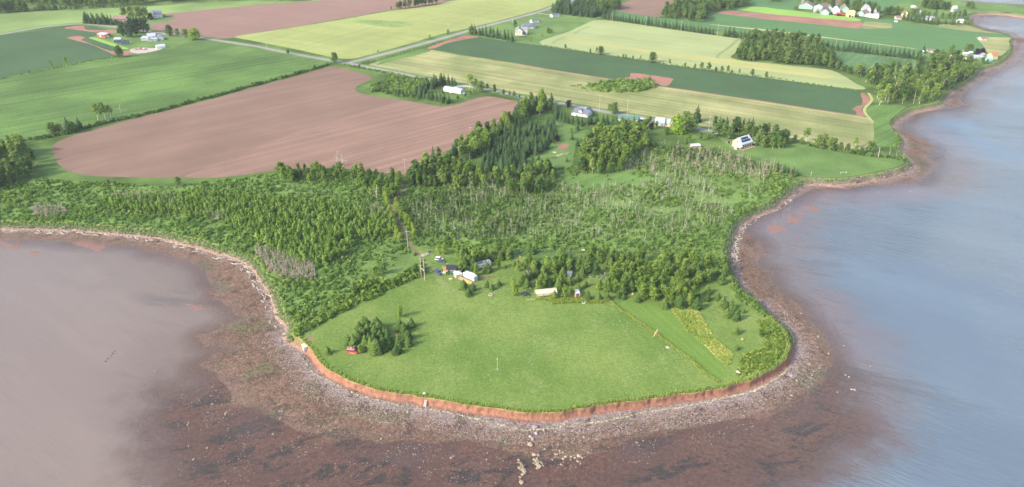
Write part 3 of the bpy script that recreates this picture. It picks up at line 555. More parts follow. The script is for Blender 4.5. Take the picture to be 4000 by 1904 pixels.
t_ = NT('wildflower_growth'); p = t_.pos(); f = t_.noise(p, 1.2, 4, .7)
k = t_.mix(t_.ramp(f, .3, .7), (.13, .21, .05), (.26, .32, .10))
k = t_.mix(t_.ramp(t_.noise(p, .1, 4, .7), .48, .6), k, t_.mix(t_.ramp(f, .35, .6), (.26, .29, .06), (.45, .44, .10)))
F_wild = t_.bsdf(k, .95, (f, 1.0, .6), .1)
PATCHES = [Z(2, 2, (1575, 675), (1700, 690), (1860, 690), (1880, 740), (1950, 850), (2005, 935), (1850, 935), (1760, 920), (1640, 760)),
           Z(2, 2, (1815, 965), (1960, 960), (2040, 975), (2210, 1140), (2180, 1225), (2150, 1245), (2090, 1215), (1950, 1070)),
           Z(2, 2, (2270, 1225), (2290, 1140), (2360, 1120), (2500, 1080), (2530, 970), (2480, 900), (2450, 800), (2554, 790)) + Z(3, 2, (110, 880), (165, 1000), (150, 1100), (80, 1200)) + Z(3, 3, (-10, 40)) + Z(2, 3, (2280, 145), (2240, 110))]
for pp, lb in zip(PATCHES, ('yellow flowered wild patch nearest the young trees', 'narrow pointed patch of yellow wildflowers on the lawn', 'tall flowering growth along the seaward corner of the point')):
    sheet('wildflower_patch', F_wild, pp, lb, wob=.6, step=2)
F_track = m_field('worn_track', (.17, .205, .07), .12, .06, .25, .9)
F_mud = m_field('dark_track_soil', (.19, .135, .09), .15, .06, .25, .9)
ribbon('dirt_track', F_mud, Z(1, 1, (1490, 660), (1440, 760), (1350, 860), (1370, 960), (1440, 1060), (1500, 1190)) + Z(1, 2, (1540, 50), (1590, 120), (1660, 180)), 1.7, 'dirt track through the thicket to the point')
ribbon('worn_track', F_track, Z(1, 2, (1660, 180), (1740, 250), (1780, 320), (1850, 420), (1960, 540)), 3.2, 'worn grass track fading into the lawn')
sheet('bare_patch', F_mud, Z(1, 2, (2215, 382), (2240, 378), (2330, 384), (2335, 398), (2215, 400)), 'small scraped earth bed behind the caravan', wob=.5, step=2)
sheet('bare_patch', F_mud, Z(1, 2, (2235, 356), (2330, 360), (2420, 372), (2400, 380), (2300, 370), (2235, 366)), 'thin scraped earth strip behind the caravan', wob=.8, step=2)
sheet('bare_patch', F_redp, Z(1, 2, (430, 965), (520, 955), (640, 990), (600, 1012), (490, 990)), 'bare earth spot at the head of the slipway', wob=.8)
sheet('bare_patch', F_gravel, Z(2, 2, (1510, 1055), (1550, 1042), (1585, 1065), (1575, 1090), (1535, 1085)), 'old fire pit patch of grey ash on the lawn', wob=.3)

# ------------------------------------------------------------------ plants: prototypes
def m_leaf(name, dark, light, rough=.7, trans=.25):
    t = NT(name); oi = t.n('ShaderNodeObjectInfo').outputs['Random']
    r = t.math('FRACT', t.math('ADD', oi, t.attr('tint')))
    k = t.mix(r, dark, light); p = t.pos()
    k = t.mix(t.ramp(t.noise(p, 1.3, 2, .6), .3, .7), t.mix(1.0, k, (.78,) * 3, 'MULTIPLY'), t.mix(1.0, k, (1.2, 1.2, 1.1), 'MULTIPLY'))
    d = t.n('ShaderNodeBsdfDiffuse'); t.L(k, d.inputs[0]); tr = t.n('ShaderNodeBsdfTranslucent'); t.L(t.mix(1.0, k, (1.15, 1.25, .6), 'MULTIPLY'), tr.inputs[0])
    mx = t.n('ShaderNodeMixShader'); mx.inputs[0].default_value = trans; t.L(d.outputs[0], mx.inputs[1]); t.L(tr.outputs[0], mx.inputs[2]); t.L(mx.outputs[0], t.out.inputs[0])
    return t.m
L_spruce = m_leaf('spruce_needles', (0.068, 0.135, 0.04), (0.16, 0.235, 0.062), trans=0.3)
L_fir = m_leaf('dark_spruce_needles', (0.045, 0.098, 0.045), (0.088, 0.155, 0.064), trans=0.2)
L_pop = m_leaf('poplar_leaves', (0.135, 0.23, 0.048), (0.27, 0.365, 0.09), trans=0.45)
L_wood = m_leaf('woodland_leaves', (0.06, 0.13, 0.042), (0.185, 0.265, 0.082), trans=0.35)
L_yel = m_leaf('yellow_green_leaves', (0.2, 0.29, 0.055), (0.3, 0.37, 0.09), trans=0.4)
L_lime = m_leaf('lime_leaves', (.20, .32, .04), (.24, .36, .05), trans=.35)
L_purple = m_leaf('purple_leaves', (.025, .012, .03), (.04, .02, .04), trans=.1)
L_shrub = m_leaf('shrub_leaves', (0.12, 0.22, 0.052), (0.26, 0.365, 0.11), trans=0.4)
L_thick = m_leaf('thicket_leaves', (.18, .305, .066), (.34, .45, .135), trans=0.5)
L_brush = m_leaf('grey_twigs', (.27, .22, .15), (.40, .33, .23), trans=0.2)
L_brown = m_leaf('browned_needles', (0.2, 0.17, 0.12), (0.3, 0.26, 0.19), trans=0.2)
L_grass = m_leaf('long_grass', (0.28, 0.38, 0.08), (0.46, 0.52, 0.15), trans=0.5)
L_fringe = m_leaf('bluff_edge_grass', (0.3, 0.38, 0.11), (0.46, 0.5, 0.18), trans=0.45)
L_flower = m_leaf('yellow_flowers', (0.36, 0.41, 0.1), (0.48, 0.51, 0.16), trans=0.25)
L_dune = m_leaf('grey_green_dune_grass', (0.22, 0.28, 0.18), (0.34, 0.38, 0.25), trans=0.3)
M_bark = m_plain('bark', (.12, .09, .07), .9, .3)
M_dead = m_plain('weathered_deadwood', (.46, .42, .335), .9, .3)
M_birch = m_plain('birch_bark', (.62, .58, .52), .8, .15)

def quads(c, nrm, size, asp=1.0):
    """leaf quads: centres (n,3), facing nrm, edge size (n,)"""
    n = len(c); nrm = nrm / (np.linalg.norm(nrm, axis=1)[:, None] + 1e-9)
    r = rng.normal(size=(n, 3)); u = np.cross(nrm, r); u /= np.linalg.norm(u, axis=1)[:, None] + 1e-9; w = np.cross(nrm, u)
    s = (size / 2)[:, None]; u = u * s; w = w * s * asp; bend = nrm * s * .25
    V = np.stack([c - u - w - bend, c + u - w * .6 + bend * .5, c + u + w - bend, c - u * .8 + w + bend * .5], 1).reshape(-1, 3)
    return V, np.arange(4 * n).reshape(n, 4)
def crown_broad(seed, h, w, base, n=230, leaf=.62, clumps=11, spread=.42):
    global rng
    keep = rng; rng = np.random.default_rng(seed); C = []
    for i in range(clumps):
        zz = (i + .5) / clumps; rr = w / 2 * (math.sin(math.pi * (zz * .86 + .1)) ** .75) * .62; a = rng.random() * 6.28; q = math.sqrt(rng.random())
        C.append((rr * q * math.cos(a), rr * q * math.sin(a), base + (h - base) * (.1 + .84 * zz)))
    C = np.array(C); k = rng.integers(0, clumps, n); d = rng.normal(size=(n, 3)); d /= np.linalg.norm(d, axis=1)[:, None]
    rad = w * spread * (.6 + .5 * rng.random(n)) * (1.08 - .45 * (C[k, 2] - base) / (h - base))
    P_ = C[k] + d * rad[:, None] * [1, 1, .85]; P_[:, 2] = np.clip(P_[:, 2], base * .6, h)
    out = quads(P_, d + .5 * rng.normal(size=(n, 3)) + [0, 0, .75], leaf * (.65 + .7 * rng.random(n))); rng = keep
    return out
def crown_spruce(seed, h, r, base=.25, levels=10, per=9, ragged=.25):
    g = np.random.default_rng(seed); V = []; F = []
    for l in range(levels):
        f = l / (levels - 1); z = base + (h - base) * f * .94; rl = r * (1 - f) ** .7 + .06 * r; nb = max(4, int(per * (1 - .5 * f)))
        for b in range(nb):
            a = 6.283 * (b + g.random() * .8) / nb + l * 1.3; R_ = rl * (1 - ragged + 2 * ragged * g.random()); dz = -.28 * R_ * (.6 + .8 * g.random()); wd = R_ * (.36 + .22 * g.random()) + .08
            ca, sa = math.cos(a), math.sin(a); i = len(V); zz = z + (g.random() - .5) * h * .06
            V += [(0, 0, zz + .12 * h / levels * 3), (ca * R_ * .6 - sa * wd, sa * R_ * .6 + ca * wd, zz + dz * .35), (ca * R_, sa * R_, zz + dz), (ca * R_ * .6 + sa * wd, sa * R_ * .6 - ca * wd, zz + dz * .35)]
            F.append((i, i + 1, i + 2, i + 3))
    i = len(V); V += [(.0, -.10 * r, h * .84), (.10 * r, .08 * r, h * .84), (-.10 * r, .08 * r, h * .84), (0, 0, h)]
    F += [(i, i + 1, i + 3, i + 3), (i + 1, i + 2, i + 3, i + 3), (i + 2, i, i + 3, i + 3)]
    return np.array(V), np.array(F)
def tris_ok(V, F):
    """quads with a doubled corner become true triangles"""
    return [tuple(q[:3]) if q[2] == q[3] else tuple(q) for q in F.tolist()]
def mk(name, VF, mat):
    V, F = VF; me = bpy.data.meshes.new(name); me.from_pydata([tuple(v) for v in V.tolist()], [], tris_ok(V, F)); me.update(); me.materials.append(mat); return me
def mk_trunk(name, h, r, mat, lean=0.0, seed=0, forks=0):
    g = random.Random(seed); b = MB(); top = (lean * h, g.uniform(-.1, .1) * h * .5, h); mid = (lean * h * .35, 0, h * .45)
    b.bar((0, 0, -.15), mid, r, r * .75, 5).bar(mid, top, r * .75, r * .3, 5)
    for i in range(forks):
        a = g.uniform(0, 6.28); z = h * g.uniform(.35, .8); q = h * g.uniform(.15, .3)
        b.bar((lean * z, 0, z), (lean * z + math.cos(a) * q, math.sin(a) * q, z + q * 1.1), r * .45, r * .15, 4)
    return b.mesh(name, mat)
def mk_snag(seed, h, nbr, r):
    g = random.Random(seed); tr = MB(); br = MB(); lx_ = g.uniform(-.07, .07) * h; ly_ = g.uniform(-.07, .07) * h
    tr.bar((0, 0, -.1), (lx_ * .5, ly_ * .5, h * .5), r, r * .7, 5).bar((lx_ * .5, ly_ * .5, h * .5), (lx_, ly_, h), r * .7, r * .25, 4)
    for i in range(nbr):
        z = h * g.uniform(.3, .97); a = g.uniform(0, 6.28); q = (h - z) * .32 + g.uniform(.2, .55); f = z / h
        br.bar((lx_ * f, ly_ * f, z), (lx_ * f + math.cos(a) * q, ly_ * f + math.sin(a) * q, z + g.uniform(-.35, .3) * q), r * .42, r * .16, 3)
    return tr, br
PROTO = {}
def proto(kind, items): PROTO[kind] = items
proto('spruce', [(mk_trunk('spruce_trunk', h, .10 * h / 5, M_bark, 0, s), mk('spruce_crown', crown_spruce(s, h, w), L_spruce), h) for s, h, w in ((1, 5, 2.1), (2, 5, 1.9), (3, 5, 2.3), (4, 5, 2.0), (5, 5, 1.75))])
proto('fir', [(mk_trunk('spruce_trunk', h, .15, M_bark, 0, s), mk('spruce_crown', crown_spruce(s + 20, h, w, .3, 12, 9), L_fir), h) for s, h, w in ((1, 9, 2.6), (2, 9, 2.2), (3, 9, 2.9), (4, 9, 2.5))])
proto('poplar', [(mk_trunk('poplar_trunk', 4.2, .10, M_bark, .02, s, 3), mk('poplar_crown', crown_broad(s, 6, w, .9, 250, .55), L_pop), 6) for s, w in ((1, 2.8), (2, 3.2), (3, 2.5), (4, 3.6), (5, 3.0))])
proto('wood', [(mk_trunk('trunk', 7, .16, M_bark, .02, s, 4), mk('crown', crown_broad(s + 40, 10, w, 1.8, 280, .85, 14), L_wood), 10) for s, w in ((1, 4.6), (2, 5.4), (3, 4.0), (4, 6.0), (5, 5.0))])
proto('lightwood', [(mk_trunk('trunk', 7, .14, M_birch, .03, s, 4), mk('crown', crown_broad(s + 60, 10, w, 2.2, 260, .75, 14), L_pop), 10) for s, w in ((1, 3.6), (2, 4.2), (3, 3.2), (4, 4.6))])
proto('thicket', [(mk_trunk('trunk', 3.6, .06, M_bark, .02, s), mk('crown', crown_broad(s + 80, 5, w, .7, 110, .5, 8), L_thick), 5) for s, w in ((1, 1.6), (2, 1.9), (3, 1.4), (4, 2.2))])
proto('birch', [(mk_trunk('birch_trunk', 6, .13, M_birch, .10, s, 5), mk('birch_crown', crown_broad(s + 90, 8, w, 3.0, 130, .7, 8), L_pop), 8) for s, w in ((1, 4.2), (2, 3.6))])
proto('yellow', [(mk_trunk('trunk', 4, .10, M_bark, .03, s, 3), mk('crown', crown_broad(s + 100, 6, w, .8, 220, .5, 11), L_yel), 6) for s, w in ((1, 2.6), (2, 3.2))])
proto('lime', [(mk_trunk('trunk', 5, .2, M_bark, 0, 1, 4), mk('crown', crown_broad(120, 9, 9, 1.2, 420, .95, 20), L_lime), 9)])
proto('round', [(mk_trunk('trunk', 5, .22, M_bark, 0, s, 5), mk('crown', crown_broad(s + 130, 9, w, 1.2, 380, .85, 18), L_wood), 9) for s, w in ((1, 7.5), (2, 8.5), (3, 6.5))])
proto('pine', [(mk_trunk('trunk', 5, .22, M_bark, 0, s, 5), mk('crown', crown_broad(s + 150, 9, w, 1.0, 320, .8, 16), L_fir), 9) for s, w in ((1, 4.2), (2, 5.2), (3, 4.8))])
proto('purple', [(mk_trunk('trunk', 5, .2, M_bark, 0, 2, 3), mk('crown', crown_broad(140, 8, 7, 1.2, 340, .85, 16), L_purple), 8)])
sn = []
for s, h, nb in ((1, 6, 12), (2, 6, 7), (3, 6, 16), (4, 6, 4), (5, 6, 20)):
    a, b = mk_snag(s, h, nb, .10); sn.append((a.mesh('snag_trunk', M_dead), b.mesh('snag_branches', M_dead), h))
proto('snag', sn)
proto('browned', [(mk_trunk('trunk', 7, .12, M_dead, 0, s), mk('crown', crown_spruce(s + 200, 8, 1.3, .8, 12, 5, .5), L_brown), 8) for s in (1, 2, 3)])
PART = {'snag': ('trunk', 'branches')}
def tree(kind, name, x, y, h, label, group=None, cat='tree', wide=1.0, z=LAND, var=None):
    L = PROTO[kind]; tm, cm, ph = L[var if var is not None else random.randrange(len(L))]
    o = empty(name, (x, y, z), random.uniform(0, 6.28), label, cat, group); s = h / ph; s *= 1.32 if name in ('young_spruce', 'young_poplar', 'birch_sapling') else 1.12; o.scale = (s * wide, s * wide, s)
    a, b = PART.get(kind, ('trunk', 'crown')); link(a, tm, o); link(b, cm, o); return o
def arr(me):
    V = np.zeros(len(me.vertices) * 3, np.float32); me.vertices.foreach_get('co', V); F = [tuple(p.vertices) for p in me.polygons]
    return V.reshape(-1, 3), np.array([q if len(q) == 4 else q + (q[2],) for q in F if len(q) in (3, 4)])
def stuff(name, protos, pts, scl, mat, label, z=LAND, tint=None, wide=None, smooth=False):
    """many copies joined into one mesh of kind stuff; protos: list of (V,F)"""
    pts = np.asarray(pts); n = len(pts); scl = np.broadcast_to(scl, n); wide = np.broadcast_to(1.0 if wide is None else wide, n)
    z = np.broadcast_to(z, n); which = rng.integers(0, len(protos), n); ang = rng.random(n) * 6.283; tint = rng.random(n) if tint is None else tint
    VV = []; FF = []; TT = []; off = 0
    for k, (V, F) in enumerate(protos):
        s = np.where(which == k)[0]
        if not len(s): continue
        c, d = np.cos(ang[s])[:, None], np.sin(ang[s])[:, None]; q = (scl[s] * wide[s])[:, None]
        X = (V[None, :, 0] * c - V[None, :, 1] * d) * q + pts[s, 0][:, None]; Y = (V[None, :, 0] * d + V[None, :, 1] * c) * q + pts[s, 1][:, None]; Zc = V[None, :, 2] * scl[s][:, None] + z[s][:, None]
        VV.append(np.stack([X, Y, Zc], -1).reshape(-1, 3)); FF.append((F[None] + (np.arange(len(s)) * len(V))[:, None, None] + off).reshape(-1, F.shape[1])); TT.append(np.repeat(tint[s], len(V))); off += len(s) * len(V)
    me = np_mesh(name, np.vstack(VV), np.vstack(FF), mat, smooth, {'tint': np.concatenate(TT)})
    o = link(name, me); return tag(o, label, None, None, 'stuff')
def dome(seed, n=22, w=2.0, h=1.5, leaf=.75):
    g = np.random.default_rng(seed); d = g.normal(size=(n, 3)); d[:, 2] = np.abs(d[:, 2]); d /= np.linalg.norm(d, axis=1)[:, None]
    c = d * [w / 2, w / 2, h] * (.7 + .35 * g.random(n))[:, None]; return quads(c, d + .45 * g.normal(size=(n, 3)), leaf * (.6 + .7 * g.random(n)))
SHRUBS = [dome(s, 22, 2.0 + .3 * (s % 3), 1.3 + .25 * (s % 4)) for s in range(6)]
TUFT = []
for s in range(4):
    g = np.random.default_rng(s); V = []; F = []
    for i in range(7):
        a = g.random() * 6.28; q = .12 + .25 * g.random(); hh = .55 + .5 * g.random(); w = .1; i0 = len(V)
        V += [(math.cos(a) * .1 - math.sin(a) * w, math.sin(a) * .1 + math.cos(a) * w, 0), (math.cos(a) * .1 + math.sin(a) * w, math.sin(a) * .1 - math.cos(a) * w, 0), (math.cos(a) * q + math.sin(a) * w * .5, math.sin(a) * q - math.cos(a) * w * .5, hh), (math.cos(a) * q - math.sin(a) * w * .5, math.sin(a) * q + math.cos(a) * w * .5, hh)]
        F.append((i0, i0 + 1, i0 + 2, i0 + 3))
    TUFT.append((np.array(V), np.array(F)))
def spaced(pts, d):
    out = []; cell = {}
    for x, y in pts:
        k = (int(x // d), int(y // d))
        if all((x - a) ** 2 + (y - b) ** 2 >= d * d for i in (-1, 0, 1) for j in (-1, 0, 1) for a, b in cell.get((k[0] + i, k[1] + j), ())):
            out.append((x, y)); cell.setdefault(k, []).append((x, y))
    return out
def along(pix, step, jit=.5):
    return [(x + random.uniform(-jit, jit), y + random.uniform(-jit, jit)) for x, y in resample(GP(pix), step)]


# ------------------------------------------------------------------ trees of the point, one by one
LMK = {k: GP(Z(c_, r_, q))[0] for k, (c_, r_, q) in {'the canvas shelter': (2, 2, (340, 540)), 'the dark blue shed': (2, 2, (560, 350)), 'the open box trailer': (2, 2, (655, 560)), 'the largest yellow wildflower patch': (2, 2, (1780, 800)), 'the eastern shore shrubs': (2, 2, (2230, 450)), 'the white path bench': (2, 2, (710, 100)), 'the grassy gap': (2, 2, (1390, 200)), 'the grass line': (2, 2, (980, 610)), 'the marsh edge': (2, 2, (2060, 120)), 'the red van': (1, 2, (960, 1100)), 'the screen tent': (1, 2, (2010, 350)), 'the half hidden trailer': (1, 2, (2290, 250)), 'the parked cars': (1, 2, (1840, 200))}.items()}
def by_landmark(items, only=None):
    """items (x, y, phrase): a phrase that tells each by its rank from the nearest landmark"""
    bag = {}; out = [None] * len(items)
    for i, (x, y, ph) in enumerate(items):
        k = min(only or LMK, key=lambda q: math.dist(LMK[q], (x, y))); bag.setdefault((k, ph), []).append((math.dist(LMK[k], (x, y)), i))
    for (k, ph), L in bag.items():
        for j, (_, i) in enumerate(sorted(L)): out[i] = f'{ordn(j)} {ph} counting outward from {k}'
    return out
def grove(c, r, items, name_of, label_of, group):
    lbs = by_landmark([(*GP(Z(c, r, it[:2]))[0], label_of[it[2]]) for it in items])
    for it, lb in zip(items, lbs):
        zx, zy, k = it[:3]; (x, y), = GP(Z(c, r, (zx, zy)))
        h = it[3] if len(it) > 3 else {'s': U(4.2, 5.6), 'p': U(5.0, 6.6), 'b': U(5, 6.5), 'y': U(5, 6)}[k]
        kind = {'s': 'spruce', 'p': 'poplar', 'b': 'yellow', 'y': 'yellow'}[k]
        tree(kind, name_of[k], x, y, h, lb, group[k], wide=U(.9, 1.15))
NM = {'s': 'young_spruce', 'p': 'young_poplar', 'b': 'birch_sapling', 'y': 'birch_sapling'}
EASTG = [(60,305,'p'),(135,300,'p'),(170,215,'s'),(205,135,'s'),(170,110,'s'),(250,280,'s'),(480,170,'s'),(510,200,'s'),(575,215,'s'),(500,280,'p'),(430,250,'p'),(350,290,'p'),(345,330,'p'),(310,350,'s'),(230,350,'s'),(215,310,'p'),(185,380,'s'),(130,400,'s'),(95,450,'p'),(150,470,'s'),(290,410,'s'),(340,410,'s'),(300,470,'p'),(375,450,'s'),(470,330,'s'),(430,330,'p'),(505,350,'s'),(570,310,'p'),(600,300,'s'),(660,310,'p'),(480,440,'s'),(460,480,'s'),(440,420,'p'),(700,350,'s'),(740,340,'p'),(760,250,'s'),(720,230,'s'),(680,215,'s'),(780,200,'p'),(800,170,'p'),(830,330,'s',6),(870,230,'p'),(900,150,'p'),(940,270,'s'),(960,220,'s'),(985,280,'s'),(990,190,'p'),(1040,200,'s'),(1080,190,'s'),(1090,250,'p'),(1130,240,'s'),(1160,200,'p'),(1220,210,'p'),(1260,220,'p'),(1300,190,'p'),(1000,370,'p'),(1040,320,'p'),(1070,400,'s'),(1110,330,'p'),(1150,300,'p'),(1190,340,'p'),(1230,320,'p'),(1280,300,'p'),(1350,280,'s'),(1380,330,'p'),(1300,390,'p'),(1260,410,'p'),(1170,410,'s'),(1130,390,'s'),(1000,420,'p'),(960,510,'p'),(1030,520,'p'),(1110,460,'p'),(1150,450,'p'),(1190,500,'s'),(1100,530,'s'),(1270,510,'p'),(1330,480,'p'),(1370,460,'s'),(1340,400,'s'),(1420,340,'p'),(1440,450,'p'),(1470,470,'p'),(1510,410,'p'),(1540,360,'p'),(1490,260,'p'),(1520,200,'p'),(1580,230,'p'),(1560,300,'s'),(1600,330,'s'),(1640,280,'p'),(1680,240,'p'),(1700,200,'p'),(1750,190,'p'),(1790,230,'p'),(1840,250,'p'),(1720,310,'p'),(1690,400,'p'),(1640,400,'p'),(1760,360,'s'),(1800,330,'p'),(1850,340,'s'),(1880,300,'s'),(1930,250,'p'),(1960,220,'p'),(2010,240,'p'),(2050,260,'s'),(2090,280,'p'),(2130,300,'s'),(2110,350,'s'),(2090,430,'s'),(2040,350,'s'),(1990,380,'s'),(1940,420,'p'),(1910,380,'s'),(1880,410,'s'),(1850,440,'p'),(1800,480,'s'),(1760,520,'s'),(1730,500,'p'),(1690,540,'p'),(1640,520,'p'),(1600,480,'p'),(1640,590,'p'),(1590,610,'p'),(1540,590,'p'),(1500,570,'p'),(1460,560,'s'),(1420,600,'p'),(1390,570,'p'),(1310,570,'p'),(1350,530,'p'),(1400,500,'p'),(1640,640,'s'),(1770,640,'p'),(1830,560,'s'),(1800,590,'p'),(1720,590,'p')]
grove(2, 2, EASTG, NM, {'s': 'dark spruce of the mixed grove', 'p': 'yellow green poplar of the mixed grove'}, {'s': 'spruces of the grove across the point', 'p': 'poplars of the grove across the point'})
for zx, zy, k, h, lb in [(725,460,'s',3.8,'small round spruce alone in the clearing behind the open box trailer'),(655,495,'s',3.8,'small spruce just behind the open box trailer'),(865,500,'y',5.6,'slender yellow green birch sapling with pale trunk in the clearing'),(930,500,'s',4.6,'spruce beside the slender yellow birch sapling'),(755,590,'s',4.5,'pointed spruce at the lawn edge beside the box trailer'),(860,590,'s',4.4,'broad low spruce in the long grass at the lawn edge'),(950,590,'s',4,'low spruce at the top of the long grass line'),(530,570,'p',5.6,'round leafy tree between the canvas shelter and the box trailer'),(580,520,'s',3.6,'dark spruce tucked behind the round leafy tree'),(425,580,'s',4.4,'spruce standing in front of the canvas shelter'),(260,495,'p',4.2,'bushy poplar right behind the canvas shelter'),(20,550,'y',5.6,'leaning yellow birch sapling near the black car'),(5,470,'y',5,'yellow birch sapling behind the leaning one by the black car'),
        (335,240,'s',4.6,'spruce alone in the long grass north of the grove'),(20,255,'s',3,'little spruce at the western tip of the grove'),(1340,220,'s',3.6,'narrow dark spruce in the grassy gap of the grove'),(570,440,'s',4.8,'spruce hiding the dark blue shed'),(650,400,'s',4.2,'neat conical spruce beside the dark blue shed'),(1060,570,'s',3.6,'small spruce at the grove edge by the long grass line'),(1110,580,'s',2.8,'tiny spruce in front of the grove'),(1260,610,'s',4.2,'spruce with bare foot at the front of the grove'),(1520,670,'s',5,'neat conical spruce in front of the grove'),(1670,660,'s',5.8,'large spruce just above the yellow wildflower patch'),(1840,680,'s',5.6,'dark spruce at the corner of the yellow wildflower patch'),
        (1945,525,'s',4,'spruce at the head of the open eastern lawn'),(1950,600,'s',3.8,'spruce in front of another at the head of the eastern lawn'),(2050,590,'s',4,'lone spruce in the middle of the eastern lawn row'),(2095,650,'s',4.6,'tallest spruce of the eastern cluster'),(2130,680,'s',4,'bushy spruce in the eastern cluster'),(2180,680,'s',4.6,'dark spruce at the seaward side of the eastern cluster'),(2140,765,'s',4.4,'tilted spruce below the eastern cluster'),(2235,790,'s',4.8,'open branched spruce near the shore shrubs'),(2220,720,'s',3.6,'thin spruce above the open branched one'),(2305,720,'s',2.4,'tiny seedling spruce by the shore shrubs'),(2230,930,'s',3.8,'solitary round spruce low on the eastern lawn'),(2235,1090,'s',2.8,'small solitary spruce above the mown path junction'),(2480,960,'p',4.2,'bushy small tree at the edge of the shore growth')]:
    (x, y), = GP(Z(2, 2, (zx, zy))); tree({'s': 'spruce', 'p': 'poplar', 'y': 'yellow'}[k], NM[k], x, y, h, lb, 'single trees of the point')
WEST = [(930,1060),(980,1070),(1040,1050),(1095,1080),(1060,990),(1120,960),(1150,1090),(1180,1040),(1200,1110),(1270,1080),(1320,1060),(1310,1000),(1280,960),(1230,930),(1190,970),(1160,930),(1110,900),(1210,880),(1040,930),(1000,990),(1250,1010),(1130,1020),(1080,880),(1020,1010)]
for (zx, zy), lb in zip(WEST, by_landmark([(*GP(Z(1, 2, q))[0], 'spruce of the tight round clump') for q in WEST], ['the red van'])):
    (x, y), = GP(Z(1, 2, (zx, zy))); tree('spruce', 'young_spruce', x, y, U(4.6, 6.4), lb, 'round clump of spruces on the lawn', wide=1.05)
for zx, zy, k, h, lb in [(1235,1130,'s',3.8,'small spruce at the front edge of the round clump'),(1040,1125,'p',3.6,'thin yellowish sapling at the nose of the red van'),(1440,890,'s',5,'taller of two spruces touching east of the round clump'),(1480,915,'s',4.6,'broader of two spruces touching east of the round clump'),(1550,860,'s',4.4,'spruce standing alone east of the round clump'),(1515,985,'s',4.6,'rear spruce of the pair below the lone one'),(1520,1050,'s',4.8,'front spruce of the pair below the lone one'),(1420,1055,'s',5,'large spruce beside the little lawn chair'),(1400,1130,'s',4.2,'yellowish spruce furthest toward the lawn centre'),(1450,1115,'s',2.4,'dwarf spruce beside the yellowish one'),(715,1130,'s',3.6,'spruce sheltering the wooden bench near the bluff'),(1435,765,'y',5.4,'bright yellow green birch sapling alone on the lawn'),
        (2070,480,'s',4.6,'spruce in front of the white caravan'),(2165,500,'s',4,'slim spruce beside the caravan hitch'),(2125,550,'s',4.4,'lower spruce of the trio in front of the caravan'),(2310,465,'s',3.2,'little spruce of the trio on the scraped strip'),(2350,490,'s',3.6,'middle tree of the trio below the scraped strip'),(2425,450,'s',3.2,'third small spruce below the scraped strip'),(2200,345,'y',5.6,'yellow green birch at the rear end of the white caravan'),(2305,310,'s',5,'spruce in front of the half hidden trailer'),(2420,280,'p',5,'round tree on the lawn beyond the half hidden trailer'),(2340,210,'s',3.6,'small spruce behind the half hidden trailer'),(2480,280,'s',2,'tiny spruce on the lawn beyond the trailer'),(1825,130,'y',4.8,'pale sapling behind the parked cars'),(1880,140,'y',5.6,'larger pale sapling behind the parked cars'),(1985,310,'s',3.2,'small spruce between the black roofed cabin and the tent'),(2035,310,'p',3.6,'bushy sapling behind the screen tent'),(1920,335,'s',2.4,'dwarf spruce at the foot of the cabin steps')]:
    (x, y), = GP(Z(1, 2, (zx, zy))); tree({'s': 'spruce', 'p': 'poplar', 'y': 'yellow'}[k], NM[k], x, y, h, lb, 'single trees of the point')
CAMPG = [(2020,160,'p'),(2100,200,'s'),(2050,260,'s'),(2080,290,'s'),(2130,270,'p'),(2180,240,'p'),(2240,230,'p'),(2280,210,'p'),(2150,190,'p'),(2210,170,'s'),(2060,210,'s'),(2120,150,'p'),(2170,290,'s'),(2100,240,'s'),(2230,190,'p'),(2000,120,'p')]
for (zx, zy, k), lb in zip(CAMPG, by_landmark([(*GP(Z(1, 2, q[:2]))[0], {'s': 'spruce of the campsite grove', 'p': 'poplar of the campsite grove'}[q[2]]) for q in CAMPG], ['the screen tent', 'the half hidden trailer', 'the parked cars'])):
    (x, y), = GP(Z(1, 2, (zx, zy))); tree({'s': 'spruce', 'p': 'poplar'}[k], NM[k], x, y, U(5.5, 7.5), lb, 'grove behind the campsite')
for zx, zy, k in [(2400,120,'s'),(2470,170,'s'),(2520,180,'s'),(2500,130,'p'),(2440,190,'s'),(2540,150,'s')]:
    (x, y), = GP(Z(1, 2, (zx, zy))); tree({'s': 'spruce', 'p': 'poplar'}[k], NM[k], x, y, U(4.5, 6), {'s': 'spruce in the small clump east of the campsite grove', 'p': 'poplar in the small clump east of the campsite grove'}[k], 'small clump by the long grass')

# ------------------------------------------------------------------ the wooded neck
NECK = GP(Z(0, 1, (-600, 760), (150, 650), (420, 600), (520, 625), (1000, 650), (1500, 675), (1750, 690), (2100, 640), (2500, 590)) + Z(1, 1, (0, 580), (200, 560), (900, 560), (1200, 600), (1350, 620), (1500, 690), (1600, 620), (1900, 500), (2150, 560), (2554, 620)) + Z(2, 1, (200, 560), (430, 520), (640, 480), (700, 540), (1100, 530), (1300, 300), (1450, 280), (1800, 300), (2100, 340), (2554, 500)) + Z(3, 1, (290, 600), (200, 670), (40, 780)) + Z(2, 1, (2450, 880), (2230, 1000), (2130, 1150), (2100, 1225)) + Z(2, 2, (2100, 60), (2060, 118), (1300, 110), (500, 92), (0, 78)) + Z(1, 2, (2200, 68), (1750, 75), (1660, 60), (1580, 90), (1660, 190), (1680, 250), (1640, 340), (1480, 425), (1290, 495), (1240, 540), (1000, 640), (660, 815), (430, 960), (345, 930), (410, 830), (275, 680), (230, 470), (60, 250), (0, 170)) + Z(0, 1, (2050, 1215), (1500, 1100), (700, 1040), (0, 1025), (-600, 1000)))
TRACK = np.array(resample(GP(Z(1, 1, (1500, 640), (1490, 660), (1440, 760), (1350, 860), (1370, 960), (1440, 1060), (1500, 1190)) + Z(1, 2, (1540, 50), (1590, 120), (1660, 180))), 3))
